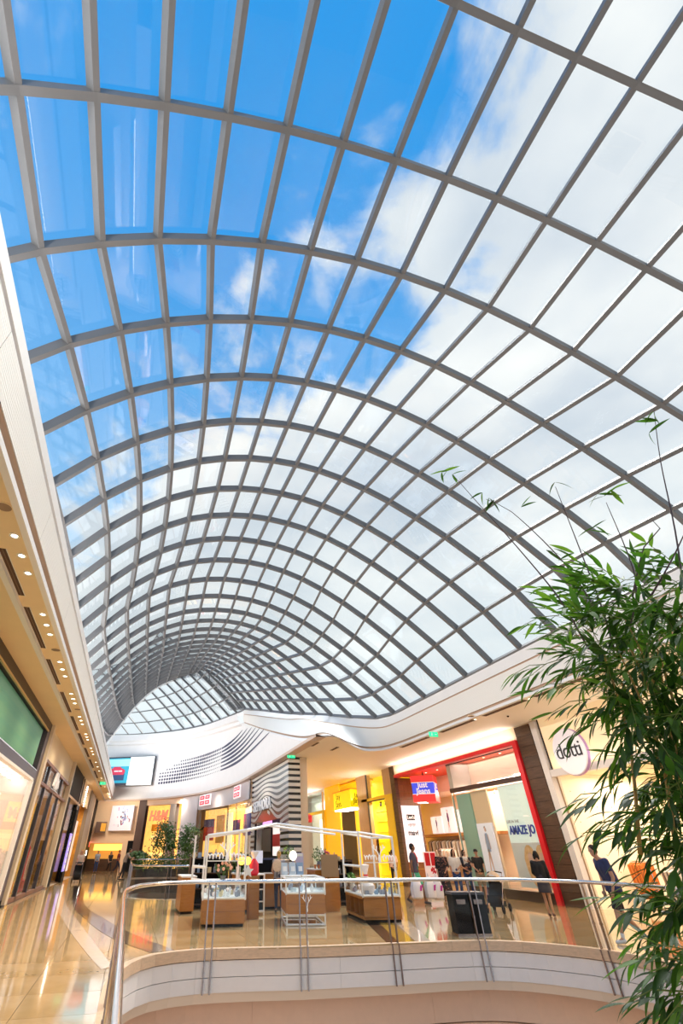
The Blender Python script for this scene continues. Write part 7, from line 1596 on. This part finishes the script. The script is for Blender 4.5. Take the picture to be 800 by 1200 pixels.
def spray(p0, p1, n, L):
    d = p1-p0; twigs.tube([p0, p0.lerp(p1, .5)+Vector((0, 0, .02)), p1], [.0028, .002, .0012], 4)
    dn = d.normalized(); sd = dn.cross(Vector((0, 0, 1))); sd = sd.normalized() if sd.length > .01 else Vector((1, 0, 0))
    for k in range(n):
        t = (k+.6)/n; s = 1 if k % 2 else -1
        ang = rb.uniform(.35, .85)
        dd = dn*cos(ang)+sd*s*sin(ang)*rb.uniform(.5, 1)+Vector((0, 0, rb.uniform(-.55, .12)))
        add_leaf(p0.lerp(p1, t), dd, L*rb.uniform(.7, 1.15))
    add_leaf(p1, dn+Vector((0, 0, rb.uniform(-.3, .1))), L*1.05)
for a in OUTER: spray(Vector(a[:3]), Vector(a[3:]), rb.randrange(6, 9), rb.uniform(.10, .14))
VIEW = Vector((cos(radians(45)), sin(radians(45)), 0)); SIDE = Vector((-VIEW.y, VIEW.x, 0))
for a in INNER:
    p = Vector(a); d = (SIDE*rb.uniform(-.4, 1.0)+VIEW*rb.uniform(-.8, .5)+Vector((0, 0, rb.uniform(-.75, .45)))).normalized()
    spray(p, p+d*rb.uniform(.16, .30), rb.randrange(7, 11), rb.uniform(.095, .135))
for i, st in enumerate(STEMS):
    pts = smooth_path(st, .08); up = st[-1][2] > 2.9
    MB().tube(pts, [(.0052 if up else .009)*(1-.75*k/len(pts)) for k in range(len(pts))], 5).build('stem', M_TWIG if up else M_CULM, bam, True)
for k in range(0, len(TIPS)):
    p = Vector(TIPS[k]); add_leaf(p, SIDE*rb.uniform(-.9, .9)+Vector((0, 0, rb.uniform(-.8, .5))), rb.uniform(.09, .14))
    add_leaf(p, SIDE*rb.uniform(-.9, .9)+Vector((0, 0, rb.uniform(-.8, .5))), rb.uniform(.08, .12))
for (x, y, x1, y1, z1) in ((2.55, 1.9, 2.42, 1.75, 2.55), (2.75, 1.7, 2.6, 1.55, 2.6), (2.7, 2.1, 2.5, 1.95, 2.35), (2.95, 1.9, 2.75, 1.5, 2.6), (2.85, 2.2, 2.6, 1.75, 2.45), (3.1, 1.6, 2.85, 1.3, 2.5)):
    pts = smooth_path([(x, y, -4.9), (x+.04, y, -1.5), (x, y-.02, 1.0), (x1, y1, z1)], .3)
    MB().tube(pts, [.016*(1-.6*k/len(pts)) for k in range(len(pts))], 7).build('culm', M_CULM, bam, True)
tag(twigs.build('twigs', M_GTWIG, bam), kind='stuff')
jobs.sort(key=lambda j: -j[4]/(j[3]-cam.location).length)
rest = [MB(), MB(), MB()]
for n, (M, mi, b, p, L) in enumerate(jobs):
    if n < 300:
        o = link('leaf', LEAVES[mi][b], bam); o.matrix_local = Matrix.Translation(-bam.location) @ M
    else:
        me = LEAVES[mi][b]; rest[mi].add([M @ v.co for v in me.vertices], [tuple(f.vertices) for f in me.polygons])
allr = MB()
for mi in range(3): allr.add(rest[mi].v, rest[mi].f, mi)
tag(allr.build('more_leaves', LEAFM, bam, True), kind='stuff')
pl = thing('planter_box', 'stone planter on the lower floor holding the bamboo', 'planter', (2.8, 1.9, -4.9))
MB().bb(2.1, 3.5, 1.2, 2.6, -4.9, -4.3).build('box', M_STONE, pl); MB().bb(2.15, 3.45, 1.25, 2.55, -4.32, -4.28).build('soil', M_DARKWOOD, pl)
